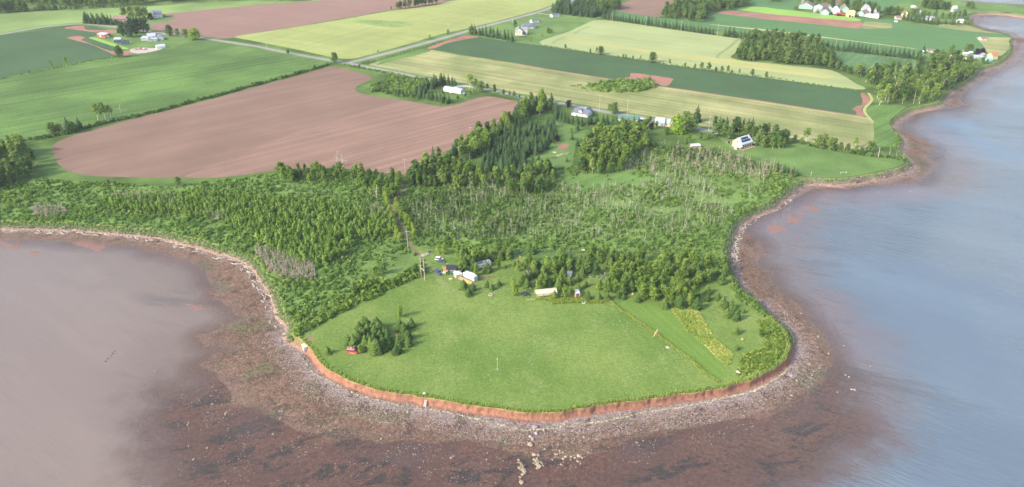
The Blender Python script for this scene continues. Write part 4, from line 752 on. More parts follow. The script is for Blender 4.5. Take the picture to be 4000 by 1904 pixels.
def off_track(pts, d=2.6):
    pts = np.asarray(pts); k = np.array([((TRACK - p_) ** 2).sum(1).min() > d * d for p_ in pts]); return pts[k]
WET = GP(Z(2, 1, (430, 520), (600, 590), (760, 560), (1100, 540), (1500, 620), (1000, 680), (700, 760), (560, 680)))
LANEG = GP(Z(1, 2, (1290, 480), (1180, 330), (1400, 200), (1560, 130), (1640, 200), (1560, 280), (1420, 360)))
np_ = scatter(11500, NECK); wetk = inside(np_, WET) | inside(np_, LANEG); np_ = np_[~wetk | (rng.random(len(np_)) < .08)]; np_ = off_track(np_, 2.2)
OPEN = GP(Z(2, 1, (700, 560), (1500, 480), (2100, 520), (2500, 640), (2200, 900), (1500, 950), (900, 850), (500, 800)))
ok_ = ~inside(np_, OPEN) | (vnoise(np_, .06, 17) + .25 * rng.normal(size=len(np_)) < .0); np_ = np_[ok_]
g1 = vnoise(np_, .035, 11); sh = (.55 + .75 * rng.random(len(np_))) * np.clip(1 + .7 * g1, .5, 1.5)
dsh = -sdist(np_, land_poly); zsh = np.full(len(np_), LAND - .15)
m_under = m_field('undergrowth_floor', (.125, .20, .052), .3, .05, .35, 1.0)
sheet('thicket_floor', m_under, NECK, 'dark green rough ground under the thicket', world=True, wob=1, step=5, lift=.006)
stuff('shrubbery', SHRUBS, np_, sh, L_shrub, 'dense low green shrubs covering the neck of land', zsh, tint=(rng.random(len(np_)) * .5 + .5 * np.clip(.5 + g1, 0, .99)) % 1)
# bank shrubs and grey dune grass along the low shores
bp_ = []; dp_ = []
for i in range(0, n - 1):
    if bluff[i] < .3 and not rr[i] and (E[i][1] < 560):
        for _ in range(3): bp_.append(E[i] + OUT[i] * U(-1, 2.0) + T[i] * U(-1, 1))
        for _ in range(9): dp_.append(E[i] + OUT[i] * U(1.4, 4.4) + T[i] * U(-1, 1))
bp_ = np.array(bp_); dp_ = np.array(dp_)
def bankz(p_): return np.interp(seg_dist(p_, E, False) * np.where(inside(p_, land_poly), -1, 1), [0, .55, 1.45, 2.3, 3.2, 4.0, 4.7], [3.9, 3.6, 3.0, 2.4, 1.8, 1.2, .8])
stuff('bank_shrubs', SHRUBS, bp_, .35 + .45 * rng.random(len(bp_)), L_shrub, 'low shrubs along the top of the beach bank', bankz(bp_) - .1)
stuff('beach_grass', TUFT, dp_, .8 + .6 * rng.random(len(dp_)), L_dune, 'grey green beach grass along the low banks', bankz(dp_))

def wood(poly, n_, kinds, hs, name_of, label_of, group, gap=1.6, cat='tree', wide=(.85, 1.15)):
    pts = spaced(off_track(scatter(n_, poly)), gap)
    for x, y in pts:
        k = random.choice(kinds); tree(k, name_of[k], x, y, U(hs[0] * .8, hs[1] * 1.08), label_of[k], group, cat, wide=U(wide[0] * .88, wide[1] * 1.15))
    return len(pts)
# yellow willows lining the dirt track
for pix in (Z(1, 1, (1330, 960), (1370, 1060), (1410, 1180)) + Z(1, 2, (1440, 20)), Z(1, 1, (1400, 890), (1450, 980), (1530, 1080), (1580, 1190)), Z(1, 1, (1300, 700), (1290, 780), (1300, 870))):
    for x, y in along(pix, 3.4, .7): tree('yellow', 'willow_bush', x, y, U(4, 6), 'yellow green willow lining the dirt track', 'willows along the dirt track', wide=1.2)
for x, y in along(Z(1, 1, (1350, 620), (1440, 640), (1430, 720), (1370, 790)), 4, 1.2): tree('lightwood', 'poplar_tree', x, y, U(7, 9), 'lush green poplar where the track enters the wood', 'poplars at the bend of the track', wide=1.2)
# plantation of spruces behind the neck
PLANT = GP(Z(2, 1, (0, 160), (200, 90), (420, 90), (485, 160), (330, 320), (150, 430), (300, 440), (300, 500), (180, 600), (0, 600)) + Z(1, 1, (2190, 560), (2290, 420), (2320, 340), (2460, 240)))
wood(PLANT, 260, ['fir'], (6, 8.5), {'fir': 'plantation_spruce'}, {'fir': 'dark spruce in the plantation rows below the bare red field'}, 'spruce plantation', 3.0)
WB = GP(Z(1, 1, (1500, 660), (1560, 570), (1850, 410), (2050, 290), (2300, 150), (2554, 60)) + Z(2, 0, (40, 1150), (200, 1050), (250, 1010), (450, 1080)) + Z(2, 1, (200, 10), (160, 90), (0, 130)) + Z(1, 1, (2330, 300), (2050, 470), (1850, 560), (1600, 660)))
wood(WB, 190, ['lightwood', 'wood', 'lightwood', 'fir'], (8, 12), {'lightwood': 'poplar_tree', 'wood': 'leafy_tree', 'fir': 'plantation_spruce'}, {'lightwood': 'tall poplar in the belt along the furrowed red field', 'wood': 'dark leafy tree in the belt along the furrowed red field', 'fir': 'tall spruce in the belt along the furrowed red field'}, 'tree belt along the red field', 3.4)
for x, y in along(Z(2, 0, (250, 1060), (430, 1115)) + Z(2, 1, (440, 20), (560, 50), (700, 80), (850, 60), (1000, 70), (1150, 90), (1270, 80)), 3.6, .8):
    tree('fir', 'hedge_spruce', x, y, U(7, 9), 'dark spruce in the screen row behind the roadside houses', 'spruce screen behind the houses')
W4 = GP(Z(2, 1, (650, 430), (780, 220), (950, 140), (1200, 140), (1320, 200), (1370, 270), (1200, 430), (1100, 530), (900, 575), (700, 540)))
wood(W4, 330, ['lightwood', 'wood', 'lightwood', 'poplar'], (7, 11), {'lightwood': 'poplar_tree', 'wood': 'leafy_tree', 'poplar': 'poplar_tree'}, {'lightwood': 'tall poplar in the wood beside the mown clearing', 'wood': 'dark leafy tree in the wood beside the mown clearing', 'poplar': 'tall poplar in the wood beside the mown clearing'}, 'wood beside the clearing', 2.8)
W5 = GP(Z(1, 1, (1500, 690), (1600, 560), (1900, 470), (2150, 520), (2250, 590), (2554, 600)) + Z(2, 1, (180, 560), (380, 500), (430, 600), (400, 700), (250, 760), (0, 760)) + Z(1, 1, (2300, 690), (1850, 700)))
wood(W5, 260, ['lightwood', 'poplar', 'wood'], (6, 9), {'lightwood': 'poplar_tree', 'wood': 'leafy_tree', 'poplar': 'poplar_tree'}, {'lightwood': 'pale poplar in the wood edge among dead trunks', 'wood': 'dark leafy tree in the wood edge among dead trunks', 'poplar': 'pale poplar in the wood edge among dead trunks'}, 'wood edge above the dead trees', 3.0)
W6 = GP(Z(1, 1, (200, 600), (250, 540), (600, 530), (900, 560), (1200, 580), (1350, 640), (1330, 860), (1200, 760), (1000, 660), (600, 640), (300, 660)))
wood(W6, 130, ['wood', 'lightwood', 'poplar'], (5.5, 9), {'lightwood': 'poplar_tree', 'wood': 'leafy_tree', 'poplar': 'poplar_tree'}, {'lightwood': 'pale poplar along the lower edge of the red field', 'wood': 'leafy tree along the lower edge of the red field', 'poplar': 'pale poplar along the lower edge of the red field'}, 'trees along the lower edge of the red field', 3.6)
W7 = GP(Z(0, 1, (-700, 200), (0, 260), (180, 280), (320, 370), (385, 580), (250, 640), (150, 660), (0, 740), (-700, 800)))
wood(W7, 150, ['wood', 'lightwood', 'wood'], (9, 13), {'lightwood': 'corner_poplar', 'wood': 'corner_tree'}, {'lightwood': 'tall pale tree of the dark wood at the rounded end of the red field', 'wood': 'tall dark tree of the wood at the rounded end of the red field'}, 'wood at the rounded end of the red field', 3.4)
# young thicket: those in front as single trees, the rest as one mass
T1 = GP(Z(0, 1, (1000, 830), (1500, 800), (2000, 760), (2554, 800)) + Z(1, 1, (0, 820), (600, 850), (1000, 900), (1330, 980), (1390, 1180)) + Z(1, 2, (1000, 0), (1000, 90), (700, 250), (400, 230), (100, 60), (0, 10)) + Z(0, 1, (2554, 1190), (2200, 1020), (1700, 980), (1200, 920)))
p1 = np.array(spaced(off_track(scatter(2600, T1)), 1.25)); p1 = p1[np.argsort(p1[:, 1])]
for x, y in p1[:290]: tree('thicket', 'thicket_sapling', x, y, U(3.6, 6), 'slim yellow green sapling at the seaward side of the dense thicket', 'saplings at the front of the thicket', wide=U(.9, 1.2))
TH = [arr(cm) for _, cm, _ in PROTO['thicket']]; q1 = p1[290:]
stuff('thicket', TH, q1, (.7 + .5 * rng.random(len(q1))), L_thick, 'dense thicket of slim yellow green saplings on the neck')
# scattered live saplings among the dead trees
T2 = GP(Z(1, 1, (1500, 850), (1900, 720), (2554, 720)) + Z(2, 1, (300, 760), (600, 820), (300, 1000), (0, 1225)) + Z(1, 1, (1650, 1225), (1560, 1050)))
q2 = spaced(off_track(scatter(420, T2)), 2.2)
stuff('thicket', TH, q2, (.6 + .5 * rng.random(len(q2))), L_wood, 'scattered green saplings between the grey dead trunks')
# hedge along the lawn edge of the neck
HB = GP(Z(1, 2, (380, 930), (430, 870), (700, 740), (950, 560), (1050, 440), (1280, 380), (1300, 430), (1560, 290), (1640, 240), (1690, 260), (1640, 345), (1480, 430), (1290, 495), (1240, 540), (1000, 640), (660, 815), (430, 955)))
q3 = spaced(scatter(520, HB), 1.4)
stuff('hedge', SHRUBS, q3, 1.0 + .8 * rng.random(len(q3)), L_pop, 'leafy hedge of mixed bushes along the edge of the lawn')
for zx, zy, h, lb in ((1270, 330, 6.5, 'large rounded tree in the hedge beside the grassy lane'), (975, 530, 6.5, 'pale tall tree rising from the hedge'), (1190, 350, 5.5, 'leaning pale tree behind the hedge'), (1130, 470, 4.5, 'bushy yellow tree in the middle of the hedge'), (1380, 450, 4.2, 'round bush at the lower end of the grassy lane'), (1600, 330, 5.2, 'dark bush in the hedge beside the pole frame'), (1650, 340, 4.8, 'spiky bush right behind the pole frame')):
    (x, y), = GP(Z(1, 2, (zx, zy))); tree('wood' if h in (6.5, 5.2) else 'poplar', 'hedge_tree', x, y, h, lb, 'trees in the lawn hedge')
# dead trees
D1 = GP(Z(2, 1, (0, 640), (400, 600), (560, 700), (760, 560), (1100, 520), (1300, 280), (1500, 270), (2000, 330), (2554, 470), (2554, 620), (2400, 800), (2300, 900), (2100, 1100), (1500, 1225), (300, 1225), (0, 1225)) + Z(1, 1, (1900, 1225), (1600, 1100), (1500, 900), (1900, 740), (2300, 650)))
d1 = np.array(spaced(off_track(scatter(2600, D1)), 1.5)); wt = vnoise(d1, .03, 21) + .5 * vnoise(d1, .09, 4); d1 = d1[wt > -.28]; d1 = d1[rng.permutation(len(d1))]
d1w = inside(d1, WET); d1 = d1[~d1w]
ns = min(270, len(d1)); dist = d1[:, 1]
for x, y in d1[:ns]: tree('snag', 'dead_tree', x, y, U(2.5, 6.5) + max(0, (y - 400) * .016), 'bare grey dead trunk standing among green shrubs on the marshy neck', 'dead trees of the marshy neck', 'dead tree', wide=U(.8, 1.3))
SNAG = []
for tm, cm, _ in PROTO['snag']:
    (v1, f1), (v2, f2) = arr(tm), arr(cm); SNAG.append((np.vstack([v1, v2]), np.vstack([f1, f2 + len(v1)])))
q4 = d1[ns:]; D2 = [GP(Z(0, 1, (1050, 800), (1300, 760), (1800, 800), (1750, 920), (1300, 900))), GP(Z(0, 1, (320, 900), (600, 880), (680, 950), (600, 1010), (330, 990))), GP(Z(1, 2, (0, 60), (200, 130), (420, 200), (600, 260), (590, 390), (420, 400), (280, 390), (150, 320), (60, 230), (0, 150))), GP(Z(0, 1, (2050, 930), (2300, 1000), (2250, 1050), (2050, 1000))), GP(Z(1, 1, (1000, 900), (1250, 900), (1300, 1000), (1050, 980))), GP(Z(2, 1, (1500, 400), (2000, 400), (2554, 520), (2500, 600), (1600, 520)))]
q5 = np.vstack([scatter(k_, d) for k_, d in zip((320, 120, 420, 60, 90, 150), D2)])
stuff('deadwood', SNAG, np.vstack([q4, q5]), np.concatenate([.5 + .4 * rng.random(len(q4)), .45 + .4 * rng.random(len(q5))]), M_dead, 'crowds of thin grey dead stems in the thicket')
stuff('dead_brush', SHRUBS, q5[rng.random(len(q5)) < .3], .5 + .5 * rng.random(int(1e6))[:1], L_brush, 'grey leafless brush between the dead stems')
for zx, zy, h in ((1650, 330, 9), (1970, 360, 8), (2160, 430, 9), (1400, 520, 8.5), (1430, 450, 7), (1760, 420, 7), (2130, 450, 7), (1900, 400, 7), (1600, 400, 8), (2250, 430, 8), (2350, 500, 7), (2500, 560, 7)):
    (x, y), = GP(Z(2, 1, (zx, zy))); tree('browned', 'dying_spruce', x, y, h, 'brown half dead spruce in the row before the solar roofed house', 'dying spruces before the solar house')
for zx, zy, h, r_, lb in ((815, 480, 10, 1, 'tall white skeleton tree at the edge of the red field'), (875, 490, 9, 1, 'leaning bare trunk beside the white skeleton tree'), (1810, 660, 8, 1, 'spreading grey dead tree below the poplar belt'), (1205, 810, 9, 1, 'tall single dead pole in the shrubs left of the track'), (2130, 420, 5, 1, 'fallen looking grey dead tree in the gap of the belt')):
    (x, y), = GP(Z(1, 1, (zx, zy))); tree('snag', 'skeleton_tree', x, y, h, lb, None, 'dead tree', wide=1.5, var=4)

# ------------------------------------------------------------------ trees of the farmland
def row(pix, step, kind, name, hs, label, group, jit=.7, wide=(.9, 1.15), z=None):
    for i, (x, y) in enumerate(along(pix, step, jit)): tree(kind, name, x, y, U(*hs), f'{ordn(i)} {label}', group, wide=U(*wide))
row(Z(2, 0, (900, 185), (1200, 228), (1700, 302), (2000, 345)), 4.6, 'fir', 'windbreak_spruce', (7, 11), 'spruce from the landward end of the long windbreak above the pale grain', 'spruce windbreak above the pale grain')
row(Z(2, 0, (2120, 362), (2200, 372), (2390, 398)), 4.6, 'fir', 'windbreak_spruce', (7, 12), 'spruce from the gap in the seaward end of the long windbreak', 'seaward end of the spruce windbreak')
row(Z(3, 0, (530, 482), (640, 496), (750, 512)), 4.2, 'fir', 'windbreak_spruce', (8, 10), 'spruce from the wood end of the short row by the strip field', 'short spruce row by the strip field')
row(Z(3, 0, (805, 512), (1000, 540), (1250, 568), (1490, 592)), 4.2, 'fir', 'windbreak_spruce', (8, 11), 'spruce from the inland end of the long row above the strip field', 'long spruce row by the strip field')
row(Z(3, 0, (1510, 570), (1495, 650), (1470, 735)), 4.0, 'wood', 'hedge_tree', (6, 8), 'tree from the top of the narrow hedge beside the cottage lane', 'hedge by the cottage lane', wide=(.6, .8))
row(Z(3, 0, (1660, 620), (1640, 680), (1600, 760), (1580, 800)), 5, 'wood', 'lane_tree', (10, 14), 'tall dark tree from the top of the seaward side of the cottage lane', 'tall trees by the cottage lane')
row(Z(3, 0, (1350, 200), (1500, 225), (1680, 250)), 5, 'fir', 'shelter_spruce', (9, 12), 'spruce from the yellow house along the dense far hedge', 'spruce hedge below the far yellow house')
row(Z(3, 0, (1660, 190), (1800, 195), (1950, 190)), 7, 'wood', 'shelter_tree', (8, 11), 'tree from the hedge end of the belt by the far bay', 'trees by the far bay shore')
row(Z(3, 0, (1700, 240), (1830, 248)), 6, 'fir', 'shelter_spruce', (6, 9), 'low spruce from the dense hedge toward the far bay', 'low spruces near the far bay')
for zx, zy in ((1890, 262), (1990, 240), (2020, 248), (1880, 225)): tree('wood', 'shelter_tree', *GP(Z(3, 0, (zx, zy)))[0], U(5, 8), 'bush on the point beside the far bay', 'bushes beside the far bay')
row(Z(0, 0, (860, 235), (1000, 245), (1120, 252)), 7, 'fir', 'farm_spruce', (11, 13.5), 'tall dark tree from the road end of the front row by the brick farmhouse', 'tall row beside the brick farmhouse', wide=(1.0, 1.3))
row(Z(0, 0, (870, 215), (980, 228), (1090, 240)), 8, 'fir', 'farm_spruce', (11, 13), 'tall dark tree from the road end of the back row by the brick farmhouse', 'tall row beside the brick farmhouse', wide=(1.0, 1.3))
for zx, zy, h in ((1210, 350, 15), (1240, 370, 17), (1290, 370, 17), (1320, 340, 18), (1360, 360, 18), (1380, 330, 17), (1430, 330, 17), (1470, 325, 15), (1310, 378, 11)):
    tree('pine', 'farm_tree', *GP(Z(0, 0, (zx, zy)))[0], h, 'tall dark tree in the clump behind the white farmhouse', 'clump behind the white farmhouse', wide=.8)
for zx, zy, h, k, lb in ((1240, 172, 12, 'round', 'bare looking tree behind the brick farmhouse chimney'), (1308, 155, 11, 'round', 'narrow green tree above the brick farmhouse drive'), (1312, 190, 9, 'round', 'rounded tree beside the brick farmhouse drive'), (1390, 192, 15, 'round', 'broad tree between brick farmhouse and barn'), (1455, 190, 14, 'round', 'tree touching the left of the copper one by the barn'), (1510, 200, 8, 'purple', 'dark purple leaved tree in front of the barn'), (1160, 240, 5, 'round', 'shrub before the brick farmhouse'),
                     (1200, 572, 11, 'round', 'large round bush at the corner of the pasture and the red track'), (1695, 362, 12, 'round', 'first round tree of the roadside four past the farmhouse'), (1772, 368, 9, 'wood', 'smaller thin tree of the roadside four'), (1855, 374, 9, 'round', 'dark round tree of the roadside four'), (1948, 400, 12, 'lime', 'bright yellow green tree at the end of the roadside four'), (1915, 345, 6, 'round', 'bush behind the bright roadside tree'), (515, 688, 8, 'lightwood', 'pale bush on the bank between potato field and pasture'), (665, 655, 9, 'lightwood', 'round headed pale tree on the bank between potato field and pasture'), (300, 738, 3, 'wood', 'small dark bush on the pasture bank')):
    tree(k, 'farm_tree', *GP(Z(0, 0, (zx, zy)))[0], h, lb, None)
for zx, zy, h, k, lb in ((530, 170, 9, 'round', 'broad dark tree in the hedge at the head of the red field'), (600, 160, 7, 'round', 'smaller tree beside the broad dark one in the hedge'), (690, 150, 12, 'fir', 'tall pointed spruce in the hedge of the red field'), (735, 150, 8, 'round', 'dark bush at the foot of the pointed spruce'), (800, 120, 10, 'fir', 'thin ragged spruce in the hedge of the red field'), (1790, 690, 7, 'wood', 'single round tree on the verge below the red field'), (500, 700, 6, 'poplar', 'pale sapling in the shrubs below the rounded field end'), (1090, 680, 4.5, 'wood', 'round bush in the shrubs below the red field'), (1150, 685, 4, 'wood', 'second round bush below the red field')):
    tree(k, 'hedge_tree', *GP(Z(0, 1, (zx, zy)))[0], h, lb, None)
for zx, zy, h, k, lb in ((980, 1200, 13, 'birch', 'white trunked birch leaning over the field hedge'), (1050, 1195, 13, 'birch', 'second white trunked birch in the field hedge'), (1110, 1190, 11, 'birch', 'third thinner birch in the field hedge'), (1215, 1165, 10, 'snag', 'bare twisted dead tree beside the birches')):
    tree(k, 'birch_tree' if k == 'birch' else 'skeleton_tree', *GP(Z(0, 0, (zx, zy)))[0], h, lb, None, 'tree' if k == 'birch' else 'dead tree', wide=1.1 if k == 'birch' else 2.0)
for zx, zy, h in ((1640, 970, 8), (1600, 950, 8), (1680, 985, 9), (1720, 995, 9), (1760, 1000, 9), (1800, 1010, 9), (1840, 1015, 9), (1880, 1022, 9), (1925, 1030, 8), (1640, 900, 9), (1680, 890, 9), (1720, 880, 9), (1760, 890, 10), (1800, 860, 10), (1840, 850, 10), (1880, 845, 10), (1920, 850, 10), (1960, 855, 9), (1985, 860, 8), (1780, 830, 9), (1850, 820, 9), (1700, 930, 8), (1650, 940, 8), (1750, 870, 9), (1400, 950, 6), (1430, 955, 7), (1470, 958, 7), (1500, 962, 6), (1540, 965, 6), (1620, 990, 7), (1860, 1030, 7), (1900, 1040, 7)):
    tree('fir', 'hedge_spruce', *GP(Z(1, 0, (zx, zy)))[0], h, 'dark spruce in the L shaped belt round the long white home', 'spruce belt round the long white home')
for zx, zy, h, k, lb in ((2130, 890, 13, 'birch', 'tall white trunked birch at the end of the long white home'), (2190, 890, 9, 'wood', 'leafy tree behind the tall birch'), (2240, 920, 9, 'round', 'dark round tree beside the tall birch'), (2310, 915, 7, 'birch', 'thin birch by the shore road'), (2380, 935, 8, 'wood', 'dark tree by the bend of the shore road'), (2470, 960, 6, 'wood', 'low bush by the road above the red field corner'), (2530, 965, 5, 'wood', 'last low bush by the red field corner'), (2140, 950, 4, 'wood', 'shrub on the lawn below the long white home'), (2090, 970, 4, 'wood', 'dark shrub at the lawn edge below the long white home'), (2015, 1000, 4, 'wood', 'two lobed shrub in front of the long white home'), (1865, 945, 3.6, 'wood', 'round shrub at the left end of the long white home'), (2175, 935, 4, 'poplar', 'pale shrub below the tall birch'),
                     (785, 630, 10, 'round', 'single dark tree at the road junction'), (320, 548, 6, 'wood', 'small round bush on the roadside by the pasture'), (585, 695, 5, 'wood', 'bush at the top of the field hedge'), (1035, 685, 4, 'wood', 'small bush on the verge past the junction'), (1735, 395, 5, 'poplar', 'spiky pale bush on the grain field corner'), (1915, 350, 6, 'wood', 'dark bush beside the climbing road'), (1218, 530, 3, 'wood', 'tiny dark bush in the grain edge'), (2150, 345, 9, 'round', 'round tree at the corner of the spruce hedge by the road')):
    tree(k, 'roadside_tree' if k != 'birch' else 'birch_tree', *GP(Z(1, 0, (zx, zy)))[0], h, lb, None)
row(Z(1, 0, (2150, 345), (2300, 365), (2480, 395)) + Z(2, 0, (0, 415)), 5.5, 'fir', 'hedge_spruce', (8, 13), 'spruce from the road along the hedge below the yellow lit gabled house', 'spruce hedge below the yellow gabled house')
for zx, zy, h, k, lb in ((185, 435, 7, 'lightwood', 'pale tree at the corner of the house lawn'), (10, 410, 5, 'wood', 'round bush below the yellow lit gabled house'), (360, 335, 6, 'round', 'left of two round bushes on the house lawn'), (390, 335, 5, 'round', 'right of two round bushes on the house lawn'), (300, 370, 3, 'wood', 'small bush on the slope of the house lawn'), (125, 350, 4, 'wood', 'shrub beside the yellow lit gabled house'), (30, 275, 8, 'wood', 'tree behind the yellow lit gabled house'), (130, 300, 4, 'fir', 'little spruce before the dark roofed bungalow'),
                     (530, 492, 5, 'wood', 'low bush at the head of the strip hedgerow'), (780, 535, 5, 'wood', 'spreading bush in the strip hedgerow'), (845, 530, 6, 'lightwood', 'bare topped tree in the strip hedgerow'), (885, 545, 8, 'round', 'round tree in the strip hedgerow'), (1110, 582, 4, 'wood', 'left of two clipped bushes in the strip hedgerow'), (1135, 584, 4, 'wood', 'right of two clipped bushes in the strip hedgerow'), (1205, 597, 4, 'wood', 'small upright bush in the strip hedgerow'), (1280, 600, 4.5, 'lightwood', 'thin pale tree in the strip hedgerow'), (1400, 628, 10, 'round', 'biggest tree of the strip hedgerow'), (1570, 652, 6, 'lightwood', 'thin topped tree in the strip hedgerow'), (1725, 678, 5, 'wood', 'bush in a gap of the strip hedgerow'), (1825, 690, 5, 'wood', 'slim bush before the tree pair in the hedgerow'), (1890, 697, 7, 'wood', 'first of the tree pair in the hedgerow'), (1960, 708, 8, 'wood', 'second of the tree pair in the hedgerow'), (2030, 720, 5, 'wood', 'low tree after the pair in the hedgerow'), (2090, 726, 6, 'wood', 'wide bush toward the seaward hedgerow'), (2150, 730, 7, 'lightwood', 'bare branched tree in the seaward hedgerow'), (2190, 738, 4, 'wood', 'end bush of the wide hedgerow clump'), (2265, 742, 5, 'lightwood', 'single sapling in the seaward hedgerow'), (2390, 765, 7, 'wood', 'leaning tree near the end of the hedgerow'), (2535, 782, 6, 'wood', 'last round tree of the hedgerow'), (565, 1075, 6, 'purple', 'small reddish tree by the blue roofed bungalow'), (1020, 1140, 9, 'round', 'round dark tree beside the shore road'), (975, 1110, 6, 'wood', 'spiky bush beside the round roadside tree'), (20, 970, 5, 'wood', 'roadside bush above the red field corner'), (75, 980, 3, 'wood', 'tiny roadside bush above the red field corner')):
    tree(k, 'field_tree', *GP(Z(2, 0, (zx, zy)))[0], h, lb, None)
for zx, zy, h, k, lb in ((1655, 155, 13, 'lime', 'big bright lime green tree beside the grey roofed house'), (1785, 130, 12, 'round', 'dark round tree next to the bright lime green one'), (1735, 60, 9, 'round', 'tree behind the bright lime green one'), (1840, 40, 13, 'fir', 'thin ragged tree behind the dark round one'), (1540, 170, 5, 'round', 'wide dark shrub on the lawn below the grey roofed house'), (1390, 120, 5, 'purple', 'reddish shrub left of the grey roofed house'), (1440, 100, 5, 'wood', 'shrub beside the grey roofed house wall'), (1770, 230, 5.5, 'poplar', 'pale bush at the head of the dead spruces'), (1735, 260, 5, 'poplar', 'second pale bush at the head of the dead spruces'), (1880, 230, 6, 'wood', 'tree on the lawn before the solar roofed house'), (1960, 210, 4, 'poplar', 'small pale bush on the solar house lawn'), (600, 220, 5, 'fir', 'little spruce in the mown clearing'), (650, 280, 5.5, 'fir', 'spruce at the wood corner by the clearing'), (360, 310, 5, 'wood', 'bush at the plantation edge by the red plot'), (415, 265, 4.5, 'wood', 'bush beside the plantation by the red plot'), (455, 240, 4, 'purple', 'reddish small bush by the plantation'), (590, 160, 5, 'poplar', 'thin sapling in the clearing'), (210, 445, 4, 'fir', 'little spruce in the lower clearing'), (545, 440, 3.6, 'fir', 'tiny spruce near the wood pile'), (650, 130, 7, 'fir', 'large spruce at the end of the clearing lawn')):
    tree(k, 'garden_tree', *GP(Z(2, 1, (zx, zy)))[0], h, lb, None)
for zx, zy, h, k in ((2030, 190, 10, 'wood'), (2080, 170, 12, 'wood'), (2110, 200, 10, 'wood'), (2060, 140, 12, 'fir'), (2130, 130, 11, 'fir'), (2170, 210, 9, 'round'), (2220, 150, 12, 'wood'), (2260, 140, 11, 'fir'), (2300, 130, 10, 'fir'), (2350, 130, 10, 'fir'), (2390, 120, 10, 'fir'), (2330, 190, 9, 'round'), (2400, 200, 9, 'lightwood'), (2450, 190, 9, 'lightwood'), (2500, 180, 9, 'wood'), (2540, 170, 9, 'wood'), (2440, 280, 9, 'wood'), (2500, 300, 9, 'wood'), (2550, 290, 9, 'wood'), (2480, 240, 9, 'wood'), (2600, 250, 10, 'wood'), (2650, 280, 11, 'wood'), (2700, 270, 11, 'wood'), (2600, 310, 9, 'lightwood'), (2660, 310, 9, 'lightwood'), (2730, 260, 10, 'wood'), (2620, 200, 10, 'wood'), (2020, 100, 9, 'wood'), (2700, 310, 8, 'lightwood')):
    tree(k, 'shelter_tree' if k != 'fir' else 'shelter_spruce', *GP(Z(2, 1, (zx, zy)))[0], h, 'tree in the shelter belt behind the solar roofed house', 'shelter belt behind the solar house')
for zx, zy, h, k, lb in ((265, 250, 6, 'wood', 'dark round bush at the end of the shelter belt'), (330, 265, 5, 'wood', 'low wide bush below the birch by the hay field'), (380, 240, 10, 'birch', 'round headed birch on the hay field edge'), (500, 290, 9, 'wood', 'first tree of the hay field clump'), (550, 300, 10, 'wood', 'tallest tree of the hay field clump'), (610, 320, 9, 'lightwood', 'pale tree of the hay field clump'), (650, 330, 9, 'wood', 'last tree of the hay field clump'), (720, 330, 6, 'wood', 'bush in the meadow hedge'), (790, 340, 6, 'wood', 'round bush in the meadow hedge'), (870, 355, 6, 'wood', 'wide bush in the meadow hedge'), (930, 365, 5, 'wood', 'low bush in the meadow hedge'), (865, 300, 7, 'birch', 'thin pale trunked tree rising from the meadow hedge'), (1010, 350, 8, 'round', 'upright dark tree at the end of the meadow hedge'), (755, 340, 7, 'snag', 'bare dead stem in the meadow hedge'), (1100, 395, 7, 'snag', 'fan shaped bleached dead tree above the stone sea wall'), (1210, 380, 6, 'snag', 'thin bleached stem above the stone sea wall'), (1275, 395, 5, 'snag', 'short bleached dead tree above the stone sea wall'), (1345, 415, 5, 'snag', 'leaning bleached trunk at the shore corner')):
    tree(k, 'dead_tree' if k == 'snag' else 'hedge_tree', *GP(Z(3, 1, (zx, zy)))[0], h, lb, None, 'dead tree' if k == 'snag' else 'tree', wide=2.4 if 'fan' in lb else 1.1)
for zx, zy, h, k in ((20, 500, 8, 'browned'), (50, 520, 8, 'snag'), (90, 520, 6, 'fir'), (130, 560, 6, 'browned'), (160, 540, 6, 'fir'), (190, 560, 5.5, 'fir'), (220, 570, 5.5, 'browned'), (250, 565, 5.5, 'fir'), (280, 580, 5, 'fir'), (70, 560, 6, 'browned'), (110, 580, 5, 'browned'), (230, 600, 4, 'browned'), (10, 570, 6, 'browned')):
    tree(k, {'fir': 'shelter_spruce', 'snag': 'dead_tree'}.get(k, 'dying_spruce'), *GP(Z(3, 1, (zx, zy)))[0], h, {'fir': 'small wind battered spruce at the end of the stone sea wall', 'snag': 'tall bare stem at the end of the dying spruces', 'browned': 'brown dying spruce near the stone sea wall'}[k], 'battered trees by the sea wall')
# coastal wood on the far shore
CW = GP(Z(3, 0, (850, 740), (1000, 745), (1200, 750), (1460, 750), (1480, 830), (1560, 830), (1700, 640), (1830, 640), (2080, 690), (2060, 740), (1850, 850), (1760, 930), (1720, 985), (1500, 1050), (1100, 1055), (1060, 900)))
wood(CW, 330, ['wood', 'lightwood', 'wood', 'wood', 'birch', 'snag'], (7, 13), {'wood': 'coastal_tree', 'lightwood': 'coastal_tree', 'birch': 'birch_tree', 'snag': 'bleached_tree'}, {'wood': 'leafy tree in the coastal wood by the far beach', 'lightwood': 'leafy tree in the coastal wood by the far beach', 'birch': 'pale trunked birch in the coastal wood by the far beach', 'snag': 'bleached bare tree in the coastal wood by the far beach'}, 'coastal wood by the far beach', 4.2)
for zx, zy, h in ((1110, 1050, 12), (1090, 980, 12), (1630, 980, 10), (1660, 960, 11), (1830, 830, 12), (1860, 820, 11), (1950, 800, 10), (1590, 880, 9), (1200, 1020, 7), (1420, 940, 9)):
    tree('birch', 'birch_tree', *GP(Z(3, 0, (zx, zy)))[0], h, 'white trunked birch on the edge of the coastal wood', 'birches at the edge of the coastal wood', wide=1.1)
